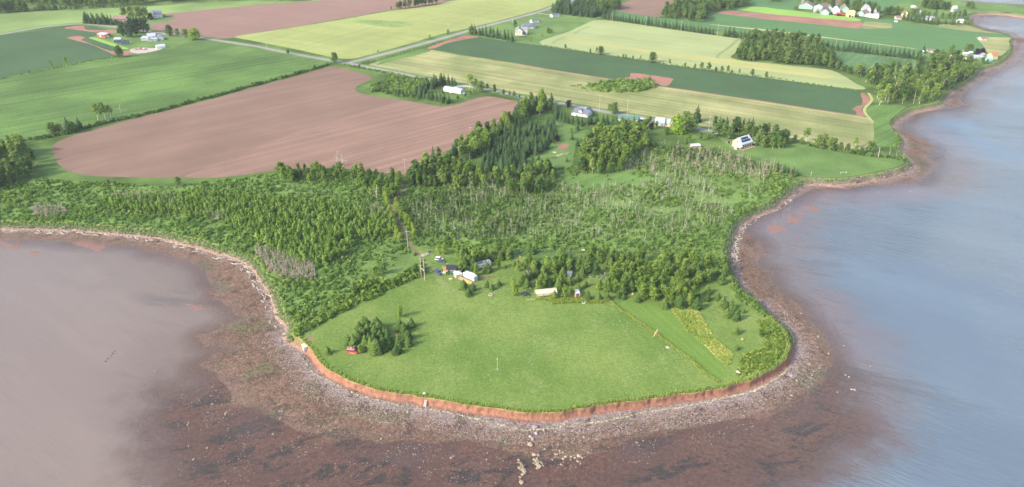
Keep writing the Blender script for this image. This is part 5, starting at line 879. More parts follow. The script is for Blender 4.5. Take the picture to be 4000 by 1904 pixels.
for zx, zy, h, k in ((1810, 580, 13, 'lightwood'), (1545, 530, 9, 'fir'), (1975, 520, 8, 'round'), (2010, 522, 8, 'round'), (2080, 560, 7, 'purple'), (2130, 555, 7, 'purple'), (1900, 650, 7, 'wood'), (1970, 660, 7, 'wood'), (2050, 650, 6, 'wood'), (2140, 640, 6, 'wood'), (2180, 640, 5, 'wood'), (2290, 610, 4, 'wood'), (1750, 610, 8, 'wood'), (1720, 590, 9, 'wood')):
    tree(k, 'cottage_tree', *GP(Z(3, 0, (zx, zy)))[0], h, 'tree among the shore cottages', 'trees among the shore cottages')
# far farm trees
for zx, zy, h in ((390, 45, 12), (420, 50, 11), (500, 55, 13), (545, 60, 12), (590, 65, 12), (630, 75, 13), (730, 80, 12), (780, 70, 12), (850, 110, 13), (890, 112, 14), (930, 118, 13), (990, 112, 12), (1040, 125, 12), (1080, 135, 10), (1160, 155, 10), (1210, 155, 11), (1280, 145, 10), (1320, 150, 9), (1430, 170, 10), (1470, 172, 11), (1540, 180, 9), (1590, 185, 8), (1240, 158, 10), (60, 18, 10), (100, 20, 10), (20, 18, 10)):
    tree('round', 'farmstead_tree', *GP(Z(3, 0, (zx, zy)))[0], h, 'leafy tree between the far farm sheds', 'trees of the far farmstead', wide=.9)
# far woods, single masses to the eye
WOODC = [arr(cm) for _, cm, _ in PROTO['wood']]; FIRC = [arr(cm) for _, cm, _ in PROTO['fir']]
def mass(name, poly, n_, protos, sc_, mat, label, gap=3.5):
    q = spaced(scatter(n_, poly), gap); stuff(name, protos, q, sc_ * (.75 + .5 * rng.random(len(q))), mat, label)
mass('far_wood', GP(Z(0, 0, (-1500, 90), (0, 45), (560, 62), (900, 72), (1400, 52), (1800, 25), (2554, -5), (2300, -90), (-1500, -90))), 900, WOODC, 1.35, L_wood, 'dark distant wood along the top edge', 5)
mass('far_shrubs', GP(Z(0, 0, (330, 108), (420, 85), (760, 95), (900, 75), (1300, 72), (1000, 92), (700, 105))), 60, WOODC, .55, L_wood, 'bushes along the foot of the distant wood', 3)
mass('far_wood', GP(Z(1, 0, (0, 20), (350, 20), (560, 5), (560, -40), (0, -40))), 60, WOODC, 1.1, L_wood, 'distant trees above the far red field', 5)
for zx, zy, h in ((10, 135, 14), (60, 122, 15), (110, 122, 14), (160, 118, 15), (215, 118, 15), (260, 118, 11), (490, 105, 8), (550, 102, 7), (400, 108, 9), (440, 106, 8)):
    tree('round', 'far_tree', *GP(Z(0, 0, (zx, zy)))[0], h, 'round tree at the back of the far meadow', 'trees behind the far meadow')
for zx, zy, h in ((1350, 105, 5), (1410, 95, 9), (1445, 90, 10), (1490, 85, 11), (1530, 78, 12), (1590, 72, 10), (1620, 66, 16), (1640, 62, 18), (1660, 58, 18), (1690, 55, 10), (1730, 48, 10), (1760, 45, 10), (1800, 38, 12), (1870, 15, 9), (1900, 12, 9), (1930, 5, 9)):
    tree('wood', 'far_hedge_tree', *GP(Z(1, 0, (zx, zy)))[0], h, 'dark tree in the far hedge between red field and grain', 'far hedge above the grain field')
SPW = GP(Z(2, 0, (385, 115), (480, 60), (500, 0), (930, 0), (935, 130), (860, 180), (700, 172), (400, 128)))
mass('spruce_wood', SPW, 420, FIRC, 1.35, L_fir, 'dark spruce wood hiding the roofs by the road', 3.6)
for zx, zy, h in ((950, 80, 13), (980, 70, 14), (1010, 90, 13), (1040, 95, 13), (1060, 85, 12), (900, 140, 13), (870, 120, 14), (780, 60, 13), (760, 90, 12)):
    tree('round', 'far_tree', *GP(Z(2, 0, (zx, zy)))[0], h, 'round leafy tree at the edge of the spruce wood', 'leafy edge of the spruce wood')
mass('far_wood', GP(Z(2, 0, (1490, 172), (1560, 105), (1640, 45), (1750, 0), (1800, -50), (2350, -50), (2340, 50), (2330, 82), (2200, 102), (1950, 132), (1915, 190), (1950, 240), (1700, 212))), 520, WOODC, 1.25, L_wood, 'leafy wood between the far bare field and the crop', 4.2)
mass('field_wood', GP(Z(2, 0, (2220, 592), (2290, 490), (2400, 405), (2554, 385)) + Z(3, 0, (300, 410), (500, 440), (530, 510), (620, 600), (690, 690), (400, 662), (0, 632))), 620, WOODC, 1.15, L_wood, 'compact leafy wood at the seaward end of the pale grain field', 4.0)
mass('far_wood', GP(Z(3, 0, (1530, 80), (1540, 40), (1600, 15), (1700, 40), (1790, 80), (1800, 105), (1650, 105))), 150, WOODC, 1.0, L_wood, 'round dark copse on the far shore land', 4)
mass('far_shrubs', GP(Z(3, 0, (1970, 95), (1990, 70), (2030, 75), (2040, 98))), 22, WOODC, .9, L_wood, 'small dark copse beyond the far bay', 4)
mass('far_shrubs', GP(Z(3, 0, (640, 640), (740, 680), (850, 730), (820, 750), (700, 705), (620, 680))), 40, WOODC, .75, L_wood, 'low trees on the edge of the strip field', 3)
# hedges and rough growth as continuous masses
def hedge(pix, step, s0, s1, label, mat=L_wood, jit=1.0):
    q = np.array(along(pix, step, jit)); stuff('hedge', SHRUBS, q, s0 + (s1 - s0) * rng.random(len(q)), mat, label)
hedge(Z(0, 1, (200, 235), (450, 205), (650, 165), (900, 95), (1200, 25)) + Z(0, 0, (1350, 1170), (1700, 1082), (2000, 1000), (2300, 925), (2554, 850)) + Z(1, 0, (300, 772), (560, 700), (740, 648)), 1.3, .9, 2.0, 'unclipped hedge between the pasture and the big red field')
hedge(Z(0, 0, (0, 790), (300, 735), (680, 645), (1130, 575), (1300, 558)), 2.2, .5, .9, 'grassy bank with low growth below the dark potato field', L_shrub)
hedge(Z(2, 0, (330, 458), (750, 526), (1150, 578), (1560, 648), (2200, 738), (2554, 772)) + Z(3, 0, (400, 838), (900, 902)), 3, .4, 1.0, 'low broken growth along the strip boundary', L_shrub)
hedge(Z(1, 0, (880, 655), (1250, 722), (1420, 755)), 1.6, .8, 1.6, 'low hedge along the verge past the junction', L_shrub, 1.5)
hedge(Z(1, 0, (1050, 640), (1200, 605), (1600, 497), (1700, 470), (2050, 360)), 2.5, .5, .9, 'weedy ditch beside the climbing road', L_shrub)
hedge(Z(3, 1, (430, 285), (700, 335), (1000, 378), (1200, 395), (1360, 425)), 1.6, .9, 1.7, 'low leafy hedge between meadow and hay field', L_wood, 1.5)
hedge(Z(2, 1, (1290, 95), (1370, 10)), .8, 1.2, 1.6, 'clipped bright hedge beside the grey roofed house', L_shrub, .8)
hedge(Z(1, 0, (1130, 915), (1250, 920), (1400, 955), (1560, 975)), 1.5, 1.0, 2.0, 'scrub along the lower side of the rough corner', L_wood, 2)
def rough(poly, n_, s0, s1, label, mat=L_shrub):
    q = scatter(n_, poly); stuff('rough_growth', SHRUBS, q, s0 + (s1 - s0) * rng.random(len(q)), mat, label)
rough(GP(Z(1, 0, (1150, 880), (1380, 760), (1700, 790), (1720, 850), (1600, 890), (1560, 950), (1300, 920))), 420, .7, 1.7, 'rough scrub in the corner beside the spruce belt')
rough(GP(Z(2, 0, (720, 860), (1040, 810), (1380, 800), (1430, 870), (1230, 925), (900, 915))), 420, .9, 2.3, 'island of dense green shrubs in the hay field')
rough(GP(Z(2, 0, (560, 855), (700, 840), (1000, 815), (1420, 810), (1440, 880), (1220, 945), (800, 915))), 380, .4, .7, 'long weeds fringing the island of shrubs', L_pop)
rough(GP(Z(3, 0, (1640, 700), (1850, 680), (2060, 720), (1900, 830), (1760, 920), (1640, 900))), 260, .9, 1.8, 'scrub under the coastal wood', L_wood)
rough(GP(Z(1, 0, (1150, 860), (1330, 815), (1330, 900), (1200, 915))), 130, 1.1, 2.0, 'pale bushes at the tip of the rough corner', L_wood)
rough(GP(Z(2, 2, (100, 300), (230, 270), (300, 330), (180, 350))), 40, .4, .8, 'low weeds at the west end of the grove', L_dune)
rough(GP(Z(2, 2, (760, 350), (940, 330), (960, 390), (800, 370))), 40, .4, .8, 'low weeds under the big spruce of the grove', L_dune)
rough(GP(Z(2, 2, (2150, 430), (2230, 440), (2310, 540), (2420, 600), (2500, 690), (2554, 760), (2500, 770), (2400, 680), (2260, 590))), 130, .5, 1.2, 'grey green shrubs along the eastern shore of the point', L_shrub)
rough(GP(Z(2, 1, (1320, 280), (1500, 280), (2000, 340), (2554, 500), (2500, 540), (1900, 420), (1400, 360))), 300, .8, 1.6, 'scrub at the feet of the dying spruces', L_wood)
for nm_, lb_ in (('a', 'x'),): pass
rough(GP(PATCHES[2]), 420, .35, .8, 'tall leafy growth on the seaward corner of the point', L_pop)
FLOW = [dome(s + 30, 9, 1.1, .7, .45) for s in range(4)]
# wildflower patches: flowering tufts
for pp, lb in zip(PATCHES, ('flowering tufts of the large wildflower patch', 'flowering tufts of the pointed wildflower patch', 'flowering tufts of the seaward wild corner')):
    q = scatter(1100, GP(pp)); f_ = vnoise(q, .1, 31) + .3 * rng.normal(size=len(q)); bias = -.05 if lb.startswith('flowering tufts of the s') is False else .35
    y_ = f_ > bias
    if y_.any(): stuff('wildflowers', FLOW, q[y_], .5 + .4 * rng.random(y_.sum()), L_flower, lb.replace('flowering', 'yellow flowering'))
    stuff('weeds', FLOW, q[~y_], .6 + .5 * rng.random((~y_).sum()), L_grass, lb.replace('flowering', 'green leafy'))
# long grass: the fringe on the bluff edge and the unmown line across the lawn
fr_ = []
for i in range(i_b0 - 6, i_b1 + 25):
    for _ in range(16): fr_.append(E[i] + OUT[i] * U(-1.6, .15) + T[i] * U(-1, 1))
fr_ = np.array(fr_); stuff('grass_fringe', TUFT, fr_, .55 + .6 * rng.random(len(fr_)), L_fringe, 'uncut yellow green grass fringe along the bluff edge', LAND)
ln = []
for x, y in resample(GP(Z(2, 2, (900, 610), (980, 610), (1100, 710), (1240, 800), (1400, 910), (1470, 970), (1600, 1060), (1800, 1210)) + Z(2, 3, (1900, 85), (2060, 190))), .5):
    ln += [(x + U(-.6, .6), y + U(-.6, .6)) for _ in range(7)]
stuff('grass_line', TUFT, ln, .75 + .55 * rng.random(len(ln)), L_fringe, 'line of uncut grass and weeds across the lawn')
q = scatter(900, GP(Z(2, 2, (140, 590), (360, 575), (660, 585), (900, 600), (980, 610), (860, 635), (640, 625), (400, 640), (340, 605)))); stuff('weeds', TUFT, q, .6 + .7 * rng.random(len(q)), L_grass, 'weedy bed in front of the canvas shelter')
q = scatter(500, GP(Z(2, 2, (30, 95), (640, 110), (900, 115), (1300, 125), (2050, 128), (2050, 140), (900, 130), (30, 110)))); stuff('weeds', TUFT, q, .6 + .6 * rng.random(len(q)), L_dune, 'strip of grey green weeds behind the grove')

# ------------------------------------------------------------------ building helpers
def K(x0, y0, s, *pts): return [(x0 + x / s, y0 + y / s) for x, y in pts]
C1 = lambda *p: K(320, 20, 6.13, *p); C2 = lambda *p: K(1980, 30, 9.43, *p); C3 = lambda *p: K(1700, 290, 8.173, *p); C4 = lambda *p: K(2180, 400, 5.152, *p); C5 = lambda *p: K(2680, 480, 8.05, *p)
C6 = lambda *p: K(3090, 0, 6.44, *p); C7 = lambda *p: K(3480, 30, 4.716, *p); C8 = lambda *p: K(1560, 960, 6.13, *p); D1 = lambda *p: K(2020, 1060, 8.587, *p); D2 = lambda *p: K(1140, 1260, 8.587, *p)
D3 = lambda *p: K(1620, 1520, 12.26, *p); D4 = lambda *p: K(2480, 1260, 5.573, *p); D5 = lambda *p: K(2000, 1640, 4.717, *p); D6 = lambda *p: K(1040, 1180, 7.66, *p)
ZL = LAND + .03
W_white = m_plain('white_siding', (.66, .66, .64), .6, .05); W_cream = m_plain('cream_siding', (.60, .56, .43), .6, .05); W_yel = m_plain('yellow_siding', (.74, .58, .28), .7, .06)
W_far = m_plain('dimmed_white_siding', (.40, .40, .385), .7, .08); W_tan = m_plain('tan_shingle', (.52, .42, .30), .8, .12); W_brick = m_plain('brick', (.42, .22, .17), .85, .15, 3); W_green = m_plain('mint_green_metal', (.28, .47, .37), .5, .06); W_red = m_plain('red_boards', (.50, .075, .055), .7, .12)  # W_far: white siding darkened in colour so sunlit far cottages look less bright
W_blue = m_plain('pale_blue_siding', (.55, .66, .75), .6, .05); W_grey = m_plain('grey_siding', (.45, .45, .45), .7, .08); W_teal = m_plain('teal_siding', (.20, .55, .52), .6, .06); W_wood = m_plain('bare_wood', (.48, .33, .19), .8, .2, 4); W_orange = m_plain('orange_wood', (.60, .25, .09), .7, .12)
R_grey = m_plain('grey_shingles', (.25, .26, .29), .85, .12, 3); R_blue = m_plain('slate_blue_shingles', (.13, .15, .20), .8, .12, 3); R_black = m_plain('black_metal_roof', (.03, .032, .045), .45, .1); R_brown = m_plain('brown_metal_roof', (.24, .16, .14), .7, .1); R_white = m_plain('white_metal_roof', (.58, .60, .62), .45, .05); R_green = m_plain('green_metal_roof', (.09, .20, .17), .5, .08); R_pale = m_plain('pale_shingles', (.38, .41, .44), .8, .08); R_red = m_plain('rust_red_roof', (.42, .16, .10), .8, .12)
GLS = m_plain('window_glass', (.05, .065, .08), .12, .1, 1, .6); TRIM = m_plain('white_trim', (.62, .62, .60), .6, .03); CONC = m_plain('concrete', (.45, .43, .40), .9, .1); STEEL = m_plain('galvanised_steel', (.60, .62, .64), .4, .06, 1, .5, .3); BLK = m_plain('black_rubber', (.02, .02, .022), .8, .2); SOLAR = m_plain('solar_glass', (.025, .04, .075), .2, .1, 1, .6); CANVAS = m_plain('cream_canvas', (.66, .60, .40), .8, .05)

def site(a, b, depth):
    (x0, y0), (x1, y1) = G(*a), G(*b); L = math.hypot(x1 - x0, y1 - y0); rz = math.atan2(y1 - y0, x1 - x0)
    return ((x0 + x1) / 2 - math.sin(rz) * depth / 2, (y0 + y1) / 2 + math.cos(rz) * depth / 2, ZL), rz, L
def gable_pts(W, rh, wh, gambrel=False):
    if gambrel: return [(-W / 2, wh), (-W / 2 * .68, wh + rh * .62), (0, wh + rh), (W / 2 * .68, wh + rh * .62), (W / 2, wh)]
    return [(-W / 2, wh), (0, wh + rh), (W / 2, wh)]
def block(par, cx, cy, L, W, wh, rh, wm, rm, ridge='x', over=.4, gambrel=False, hip=0.0, z0=0.0, names=('wall', 'roof')):
    """walls with gables and a two-slope roof shell; ridge along x or y of the house"""
    a, b = (L, W) if ridge == 'x' else (W, L)                       # a along the ridge, b across
    tw = lambda v: (cx + v[0], cy + v[1], v[2] + z0) if ridge == 'x' else (cx - v[1], cy + v[0], v[2] + z0)
    w = MB(); h = a / 2
    if hip: w.box((0, 0, wh / 2), (a, b, wh))
    else:
        g = gable_pts(b, rh, wh, gambrel); prof = [(-b / 2, 0)] + g + [(b / 2, 0)]
        m = len(prof); vs = [(x, y, z) for x in (-h, h) for y, z in prof]
        w.add(vs, [tuple(range(m - 1, -1, -1)), tuple(range(m, 2 * m))] + [(i, (i + 1) % m, m + (i + 1) % m, m + i) for i in (0, m - 2, m - 1)])
    w.v = [tw(v) for v in w.v]; wall = w.part(names[0], wm, par)
    r = MB(); t = .16
    if hip:
        q = h + over; p = b / 2 + over; k = max(.05, q - hip); lo = [(-q, -p, wh), (q, -p, wh), (q, p, wh), (-q, p, wh)]; top = [(-k, 0, wh + rh), (k, 0, wh + rh)]
        r.add(lo + top, [(3, 2, 1, 0), (0, 1, 5, 4), (1, 2, 5), (2, 3, 4, 5), (3, 0, 4)])
    else:
        g = gable_pts(b, rh, wh, gambrel); sl = (g[1][1] - g[0][1]) / (g[1][0] - g[0][0]); g = [(g[0][0] - over, g[0][1] - sl * over)] + g[1:-1] + [(g[-1][0] + over, g[-1][1] - sl * over)]
        prof = [(y, z + t) for y, z in g] + [(y, z + .015) for y, z in reversed(g)]; m = len(prof); q = h + over
        r.add([(x, y, z) for x in (-q, q) for y, z in prof], [tuple(range(m - 1, -1, -1)), tuple(range(m, 2 * m))] + [(i, (i + 1) % m, m + (i + 1) % m, m + i) for i in range(m)])
    r.v = [tw(v) for v in r.v]; roof = r.part(names[1], rm, par); return wall, roof
def opening(par, cx, cy, L, W, face, u, z, w, h, kind='window', fm=None, pm=None):
    """window (frame > pane) or door on a wall face: f front, b back, l left, r right; u from face centre"""
    fm = fm or TRIM; pm = pm or GLS; d = .07; f = MB(); p = MB()
    def put(mb, ww, hh, off, dep):
        if face == 'f': mb.box((cx + u, cy - W / 2 - off, z), (ww, dep, hh))
        elif face == 'b': mb.box((cx + u, cy + W / 2 + off, z), (ww, dep, hh))
        elif face == 'l': mb.box((cx - L / 2 - off, cy + u, z), (dep, ww, hh))
        else: mb.box((cx + L / 2 + off, cy + u, z), (dep, ww, hh))
    put(f, w, h, .02, d); o = f.part(kind, fm, par)
    if kind == 'window': put(p, w * .8, h * .82, .04, d); p.part('pane', pm, o)
    else: put(p, w * .1, h * .05, .06, d); p.part('handle', STEEL, o)
    return o
def chimney(roof, x, y, z, h=1.6, s=.8, m=None): MB().box((x, y, z + h / 2 - .5), (s, s, h + 1)).part('chimney', m or W_brick, roof)
def house(name, label, a, b, depth, wh, rh, wm, rm, ridge='x', wins=(), doors=(), cat='house', chim=None, **kw):
    loc, rz, L = site(a, b, depth); o = empty(name, loc, rz, label, cat); w, r = block(o, 0, 0, L, depth, wh, rh, wm, rm, ridge, **kw)
    for f, u, z, ww, hh in wins: opening(o, 0, 0, L, depth, f, u * (L if f in 'fb' else depth), z, ww, hh)
    for f, u, ww, hh in doors: opening(o, 0, 0, L, depth, f, u * (L if f in 'fb' else depth), hh / 2, ww, hh, 'door', W_orange if name == 'cabin' else W_grey)
    if chim: chimney(r, *chim)
    return o, L, r, w
def solar(par, cx, cy, cz, w, h, tilt, n, rz=0, name='solar_panel'):
    for i in range(n):
        x = (i - (n - 1) / 2) * (w + .06); p = MB().box((0, 0, 0), (w, h, .05), rx=tilt); p.v = [(v[0] + cx + x, v[1] + cy, v[2] + cz) for v in p.v]; p.part(name, SOLAR, par)

# ------------------------------------------------------------------ the small farm, upper corner
o, L, r, w = house('barn', 'white gambrel barn with dark grey roof beside the far red field', *C1((1730, 322), (1935, 302)), 12, 5, 5.2, W_white, R_grey, 'x', [('f', -.3, 2.2, 1.2, 1.2), ('f', .2, 2.2, 1.2, 1.2), ('l', 0, 6.5, 1.4, 1.4)], [('l', 0, 3.2, 3.4)], 'barn', gambrel=True)
o, L, r, w = house('farmhouse', 'brick farmhouse with brown roof among tall trees', *C1((760, 430), (1060, 430)), 11, 5, 3.6, W_brick, R_brown, 'x', [('f', u, z, 1.3, 1.5) for u in (-.35, -.12, .12, .35) for z in (1.5, 3.9)] + [('l', 0, 4, 1.2, 1.4)], [('f', 0, 1.3, 2.2)], chim=(5, 1, 7.6, 2, 1.1))
w2, r2 = block(o, L * .5 + 2, -3, 5, 5, 3.2, 2.2, W_white, R_pale, 'y')
o, L, r, w = house('farm_shed', 'red farm shed with flat white roof by the potato field', *C1((375, 770), (560, 785)), 9, 3.6, .5, W_red, R_white, 'x', [], [('f', -.1, 2.6, 2.8), ('r', 0, 2.4, 2.6)], 'shed', over=.3)
lt = empty('farm_tractor', (*G(*C1((625, 795))[0]), ZL), 0.2, 'pale cabbed machine parked at the end of the red shed', 'tractor')
MB().box((0, 0, 1.5), (4.0, 2.2, 1.6)).part('body', W_grey, lt); MB().box((-.6, 0, 2.9), (2.0, 1.9, 1.4), taper=.85).part('cab', GLS, lt); MB().box((-.6, 0, 3.68), (2.1, 2.0, .14)).part('cab_roof', W_white, lt)
for sx, sy, rr_ in ((-1.2, -1.2, .95), (-1.2, 1.2, .95), (1.3, -1.1, .65), (1.3, 1.1, .65)): MB().bar((sx, sy - .22, rr_), (sx, sy + .22, rr_), rr_, None, 12).part('wheel', BLK, lt)
o, L, r, w = house('garden_shed', 'small cream shed with pale roof behind the solar arrays', *C1((775, 875), (930, 878)), 6, 2.6, 1.4, W_cream, R_pale, 'x', [('f', .2, 1.5, 1, 1)], [('l', 0, 1, 2)], 'shed')
for i, (px, lb) in enumerate(((C1((870, 912))[0], 'ground mounted solar array in front of the small cream shed'), (C1((1050, 945))[0], 'second solar array standing clear on the farm lawn'))):
    t = empty('solar_array', (*G(*px), ZL), .05, lb, 'solar panel', 'solar arrays on the farm lawn'); solar(t, 0, 0, 2.3, 2.2, 4.6, R(38), 4)
    for sx in (-3, 3): MB().bar((sx, 0, -.1), (sx, 0, 2.2), .18).part('post', W_white, t)
    MB().box((0, 0, 2.05), (8.6, .2, .2)).part('beam', STEEL, t)
# white farmhouse of several wings
loc, rz, L = site(*C1((1545, 880), (1840, 862)), 12); o = empty('farmhouse', loc, rz, 'rambling white farmhouse with grey roofs and yellow lit gable', 'house')
w, r = block(o, -1, 2, 9, 9, 5.2, 3.0, W_white, R_pale, 'x'); chimney(r, -1.5, 2.2, 8.1, 1.8, .9)
block(o, -9.5, 3.5, 8, 7, 3.0, 2.2, W_white, R_pale, 'x', hip=2.5); block(o, 7.5, 1, 9, 9, 3.0, 2.6, W_white, R_pale, 'y'); block(o, 2, -4.6, 7, 4, 2.7, 1.3, W_white, R_pale, 'x'); block(o, -2.5, -5, 4, 4, 2.6, 1.2, W_grey, R_grey, 'y', .25)
for f, u, z in (('l', -2, 1.6), ('l', 1.5, 1.6), ('l', -1.5, 4.2), ('l', 1.5, 4.2), ('f', -2.5, 4.2), ('f', 2.5, 4.2)): opening(o, -1, 2, 9, 9, f, u, z, 1.1, 1.4)
for f, u in (('f', -2.5), ('f', 2.5), ('r', 0)): opening(o, 7.5, 1, 9, 9, f, u, 1.6, 1.2, 1.3)
opening(o, 2, -4.6, 7, 4, 'f', -1.5, 1.5, 1.4, 1.1); opening(o, 2, -4.6, 7, 4, 'f', 1.5, 1.05, 1, 2.1, 'door', W_grey)
t = empty('greenhouse', *site(*C1((1800, 1052), (2010, 1025)), 7)[:2], 'white arched plastic greenhouse on the gravel yard', 'greenhouse'); L = site(*C1((1800, 1052), (2010, 1025)), 7)[2]
arc = [(3.5 * math.cos(a), 3.8 * math.sin(a)) for a in np.linspace(0, math.pi, 11)]
b = MB(); m = len(arc); b.add([(x, y, z) for x in (-L / 2, L / 2) for y, z in arc], [(i, i + 1, m + i + 1, m + i) for i in range(m - 1)]); b.part('cover', R_white, t)
for sx in (-1, 1): MB().add([(sx * (L / 2 - .02), y, z) for y, z in arc], [tuple(range(m))]).part('end_wall', CANVAS, t)
MB().box((-L / 2 - .03, 0, 1.1), (.08, 1.6, 2.2)).part('door', TRIM, t)
for i, (zx, zy, lb) in enumerate(((1310, 1065, 'low dark harrow lying on the gravel yard'), (1360, 1070, 'cultivator frame lying on the gravel yard'), (1420, 1060, 'tall red seeder in the middle of the implement row'), (1480, 1075, 'pale trailer frame in the implement row'), (1540, 1062, 'rusty plough at the end of the implement row'))):
    t = empty('farm_implement', (*G(*C1((zx, zy))[0]), ZL), U(-.4, .4), lb, 'farm implement', 'implements on the gravel yard'); mm = (R_grey, W_wood, W_red, W_white, R_brown)[i]
    for s_ in (-.8, .8): MB().bar((-1.6, s_, .7), (1.8, s_ * .4, .7), .09).part('frame', mm, t)
    for k_ in range(4): MB().bar((-1.4 + k_ * .8, -1.0, .7), (-1.4 + k_ * .8, 1.0, .7), .07).part('crossbar', mm, t); MB().bar((-1.4 + k_ * .8, 0, .7), (-1.1 + k_ * .8, 0, .05), .06).part('tine', STEEL, t)
    if i in (2, 3): MB().box((0, 0, 1.3), (1.8, 1.5, 1.0), taper=1.3).part('hopper', mm, t)
    for s_ in (-1.1, 1.1): MB().bar((-1.2, s_ - .1, .5), (-1.2, s_ + .1, .5), .5, None, 10).part('wheel', BLK, t)

# ------------------------------------------------------------------ houses by the climbing road
loc, rz, L = site(*C2((310, 1075), (620, 1080)), 14); o = empty('house', loc, rz, 'two storey white house with yellow lit gable and rear deck', 'house')
w, r = block(o, -1.5, 5, 9, 12, 6, 3.2, W_cream, R_grey, 'y'); w, r = block(o, 4.5, 8, 9, 6, 6, 2.6, W_white, R_grey, 'x')  # cream on the gable wing puts yellow sunlight into white siding's colour
for u in (-3, 0, 3): opening(o, -1.5, 5, 9, 12, 'l', u, 1.8, 1.0, 1.3); opening(o, -1.5, 5, 9, 12, 'l', u, 4.5, 1.0, 1.3)
for u in (-2, 1.5): opening(o, -1.5, 5, 9, 12, 'f', u, 4.5, 1.3, 1.4)
opening(o, -1.5, 5, 9, 12, 'f', 0, 1.1, 1.8, 2.2, 'door', W_grey)
MB().box((2.5, -3.5, .9), (9, 4.8, .2)).part('deck', W_wood, o)
for x in np.linspace(-1.8, 6.8, 8): MB().box((x, -5.8, 1.35), (.12, .12, .9)).part('rail_post', TRIM, o)
MB().box((2.5, -5.8, 1.8), (9, .12, .1)).part('rail', TRIM, o)
for x in (-1.6, 6.6): MB().box((x, -5.6, .4), (.2, .2, .9)).part('deck_post', W_wood, o)
loc, rz, L = site(*C2((560, 790), (1075, 780)), 11); o = empty('bungalow', loc, rz, 'grey bungalow with slate blue hipped roof behind the white house', 'house')
w, r = block(o, 0, 0, L, 10, 3, 2.4, W_grey, R_blue, 'x', .5, hip=4); w, r = block(o, L * .1, -3, 8, 7, 3, 3.2, W_grey, R_blue, 'y', .5, hip=3)
for u in (-.38, -.25, .3, .42): opening(o, 0, 0, L, 10, 'f', u * L, 1.6, 1.3, 1.2)
opening(o, L * .1, -3, 8, 7, 'f', -2, 1.6, 1.6, 1.3); opening(o, L * .1, -3, 8, 7, 'f', 2, 1.05, 1.0, 2.1, 'door', W_white)
for a, b, lb, n_ in ((C2((930, 578))[0], C2((1200, 545))[0], 'white mobile home with blue grey roof nearer the grain field road', 1), (C2((1680, 370))[0], C2((1940, 335))[0], 'white mobile home with blue grey roof beside the spruce wood', 2)):
    o, L, r, w = house('mobile_home', lb, a, b, 6, 3.0, 1.1, W_white, R_blue, 'x', [('f', -.3, 1.9, 1.2, 1.0), ('f', .05, 1.9, 1.2, 1.0), ('l', 0, 1.9, 1.4, 1.0)], [('f', .3, 1.0, 2.1)], over=.25)
    MB().box((L * .3, -4.2, .5), (3.5, 2.4, .2)).part('deck', W_white, o); MB().box((L * .3, -5.3, .9), (3.5, .1, .9)).part('rail', TRIM, o)
    if n_ == 1: MB().box((L * .5 + 1.6, 0, 1.3), (2.6, 3.4, 2.6), taper=.8).part('porch', W_red, o)
for a, b, lb in ((Z(2, 0, (668, 42))[0], Z(2, 0, (725, 42))[0], 'grey roofed house glimpsed in the spruce wood'), (Z(2, 0, (590, 78))[0], Z(2, 0, (625, 78))[0], 'small pale roof lower in the spruce wood')):
    o, L, r, w = house('house', lb, a, b, 10, 7.5, 4.5, W_white, R_grey, 'x', [('f', -.2, 4, 1.2, 1.4), ('f', .2, 4, 1.2, 1.4)], [('f', 0, 1, 2.1)], chim=(1, 0, 12, 1.5))
# long white home in the rough corner
o, L, r, w = house('mobile_home', 'long low white home with pale roof beside the big red field', *C3((262, 545), (812, 637)), 7.5, 2.7, 1.3, W_white, R_pale, 'x', [('f', u, z, ww, .9) for u, z, ww in ((-.42, 1.9, 1.1), (-.31, 1.8, .9), (-.13, 1.3, 1.1), (.09, 1.9, .8), (.24, 1.9, .6), (.37, 1.6, .8))] + [('r', -.2, 1.7, 1, 1.2)], [('r', .2, 1, 2.1)], over=.35)
w, r = block(o, 0, 5.2, 6, 4.5, 2.7, 1.6, W_blue, R_pale, 'y'); MB().box((L / 2 + 1.6, 0, .35), (3, 4, .5)).part('step', W_white, o)
t = empty('oil_tank', (*G(*C3((505, 625))[0]), ZL), .3, 'white oil tank on short legs before the long white home', 'tank')
MB().bar((-1.1, 0, .8), (1.1, 0, .8), .5, None, 12).part('drum', W_white, t, True)
for s_ in (-.8, .8): MB().box((s_, 0, .2), (.12, .7, .5)).part('leg', STEEL, t)
MB().bar((.4, 0, 1.2), (.4, 0, 1.6), .06).part('cap', STEEL, t)
# shore road houses
loc, rz, L = site(*C4((300, 262), (600, 312)), 9); o = empty('bungalow', loc, rz, 'white bungalow with slate roof and rounded white dormer on the shore road', 'house')
w, r = block(o, 0, 0, L, 9, 2.8, 2.6, W_white, R_blue, 'x'); block(o, 2, 6.5, 7, 6, 2.8, 2.2, W_white, R_blue, 'y'); block(o, -.5, -2.4, 3.4, 3.2, 1.5, 1.5, W_cream, R_blue, 'y', .2, gambrel=True, z0=2.6, names=('dormer', 'dormer_roof'))
opening(o, -.5, -2.4, 3.4, 3.2, 'f', 0, 4.2, .6, .8)
for u in (-.35, -.1, .15, .38): opening(o, 0, 0, L, 9, 'f', u * L, 1.6, 1.1, 1.1)
opening(o, 0, 0, L, 9, 'r', 0, 1.05, 1, 2.1, 'door', W_blue); MB().box((-L / 2 + 1, -4.9, 1.0), (4, 1.4, 2.0)).part('porch', W_white, o)
o, L, r, w = house('mobile_home', 'long cream home with green metal roof half hidden by trees', *C4((1200, 385), (1600, 415)), 8, 2.8, 1.4, W_cream, R_green, 'x', [('f', -.3, 1.7, 1.2, 1), ('f', 0, 1.7, 1.2, 1), ('f', .3, 1.7, 1.2, 1)], [('r', .1, 1, 2.1)], over=.4)
MB().box((L / 2 + 2.4, 0, 2.7), (4.4, 3.6, .12)).part('carport_roof', R_white, o)
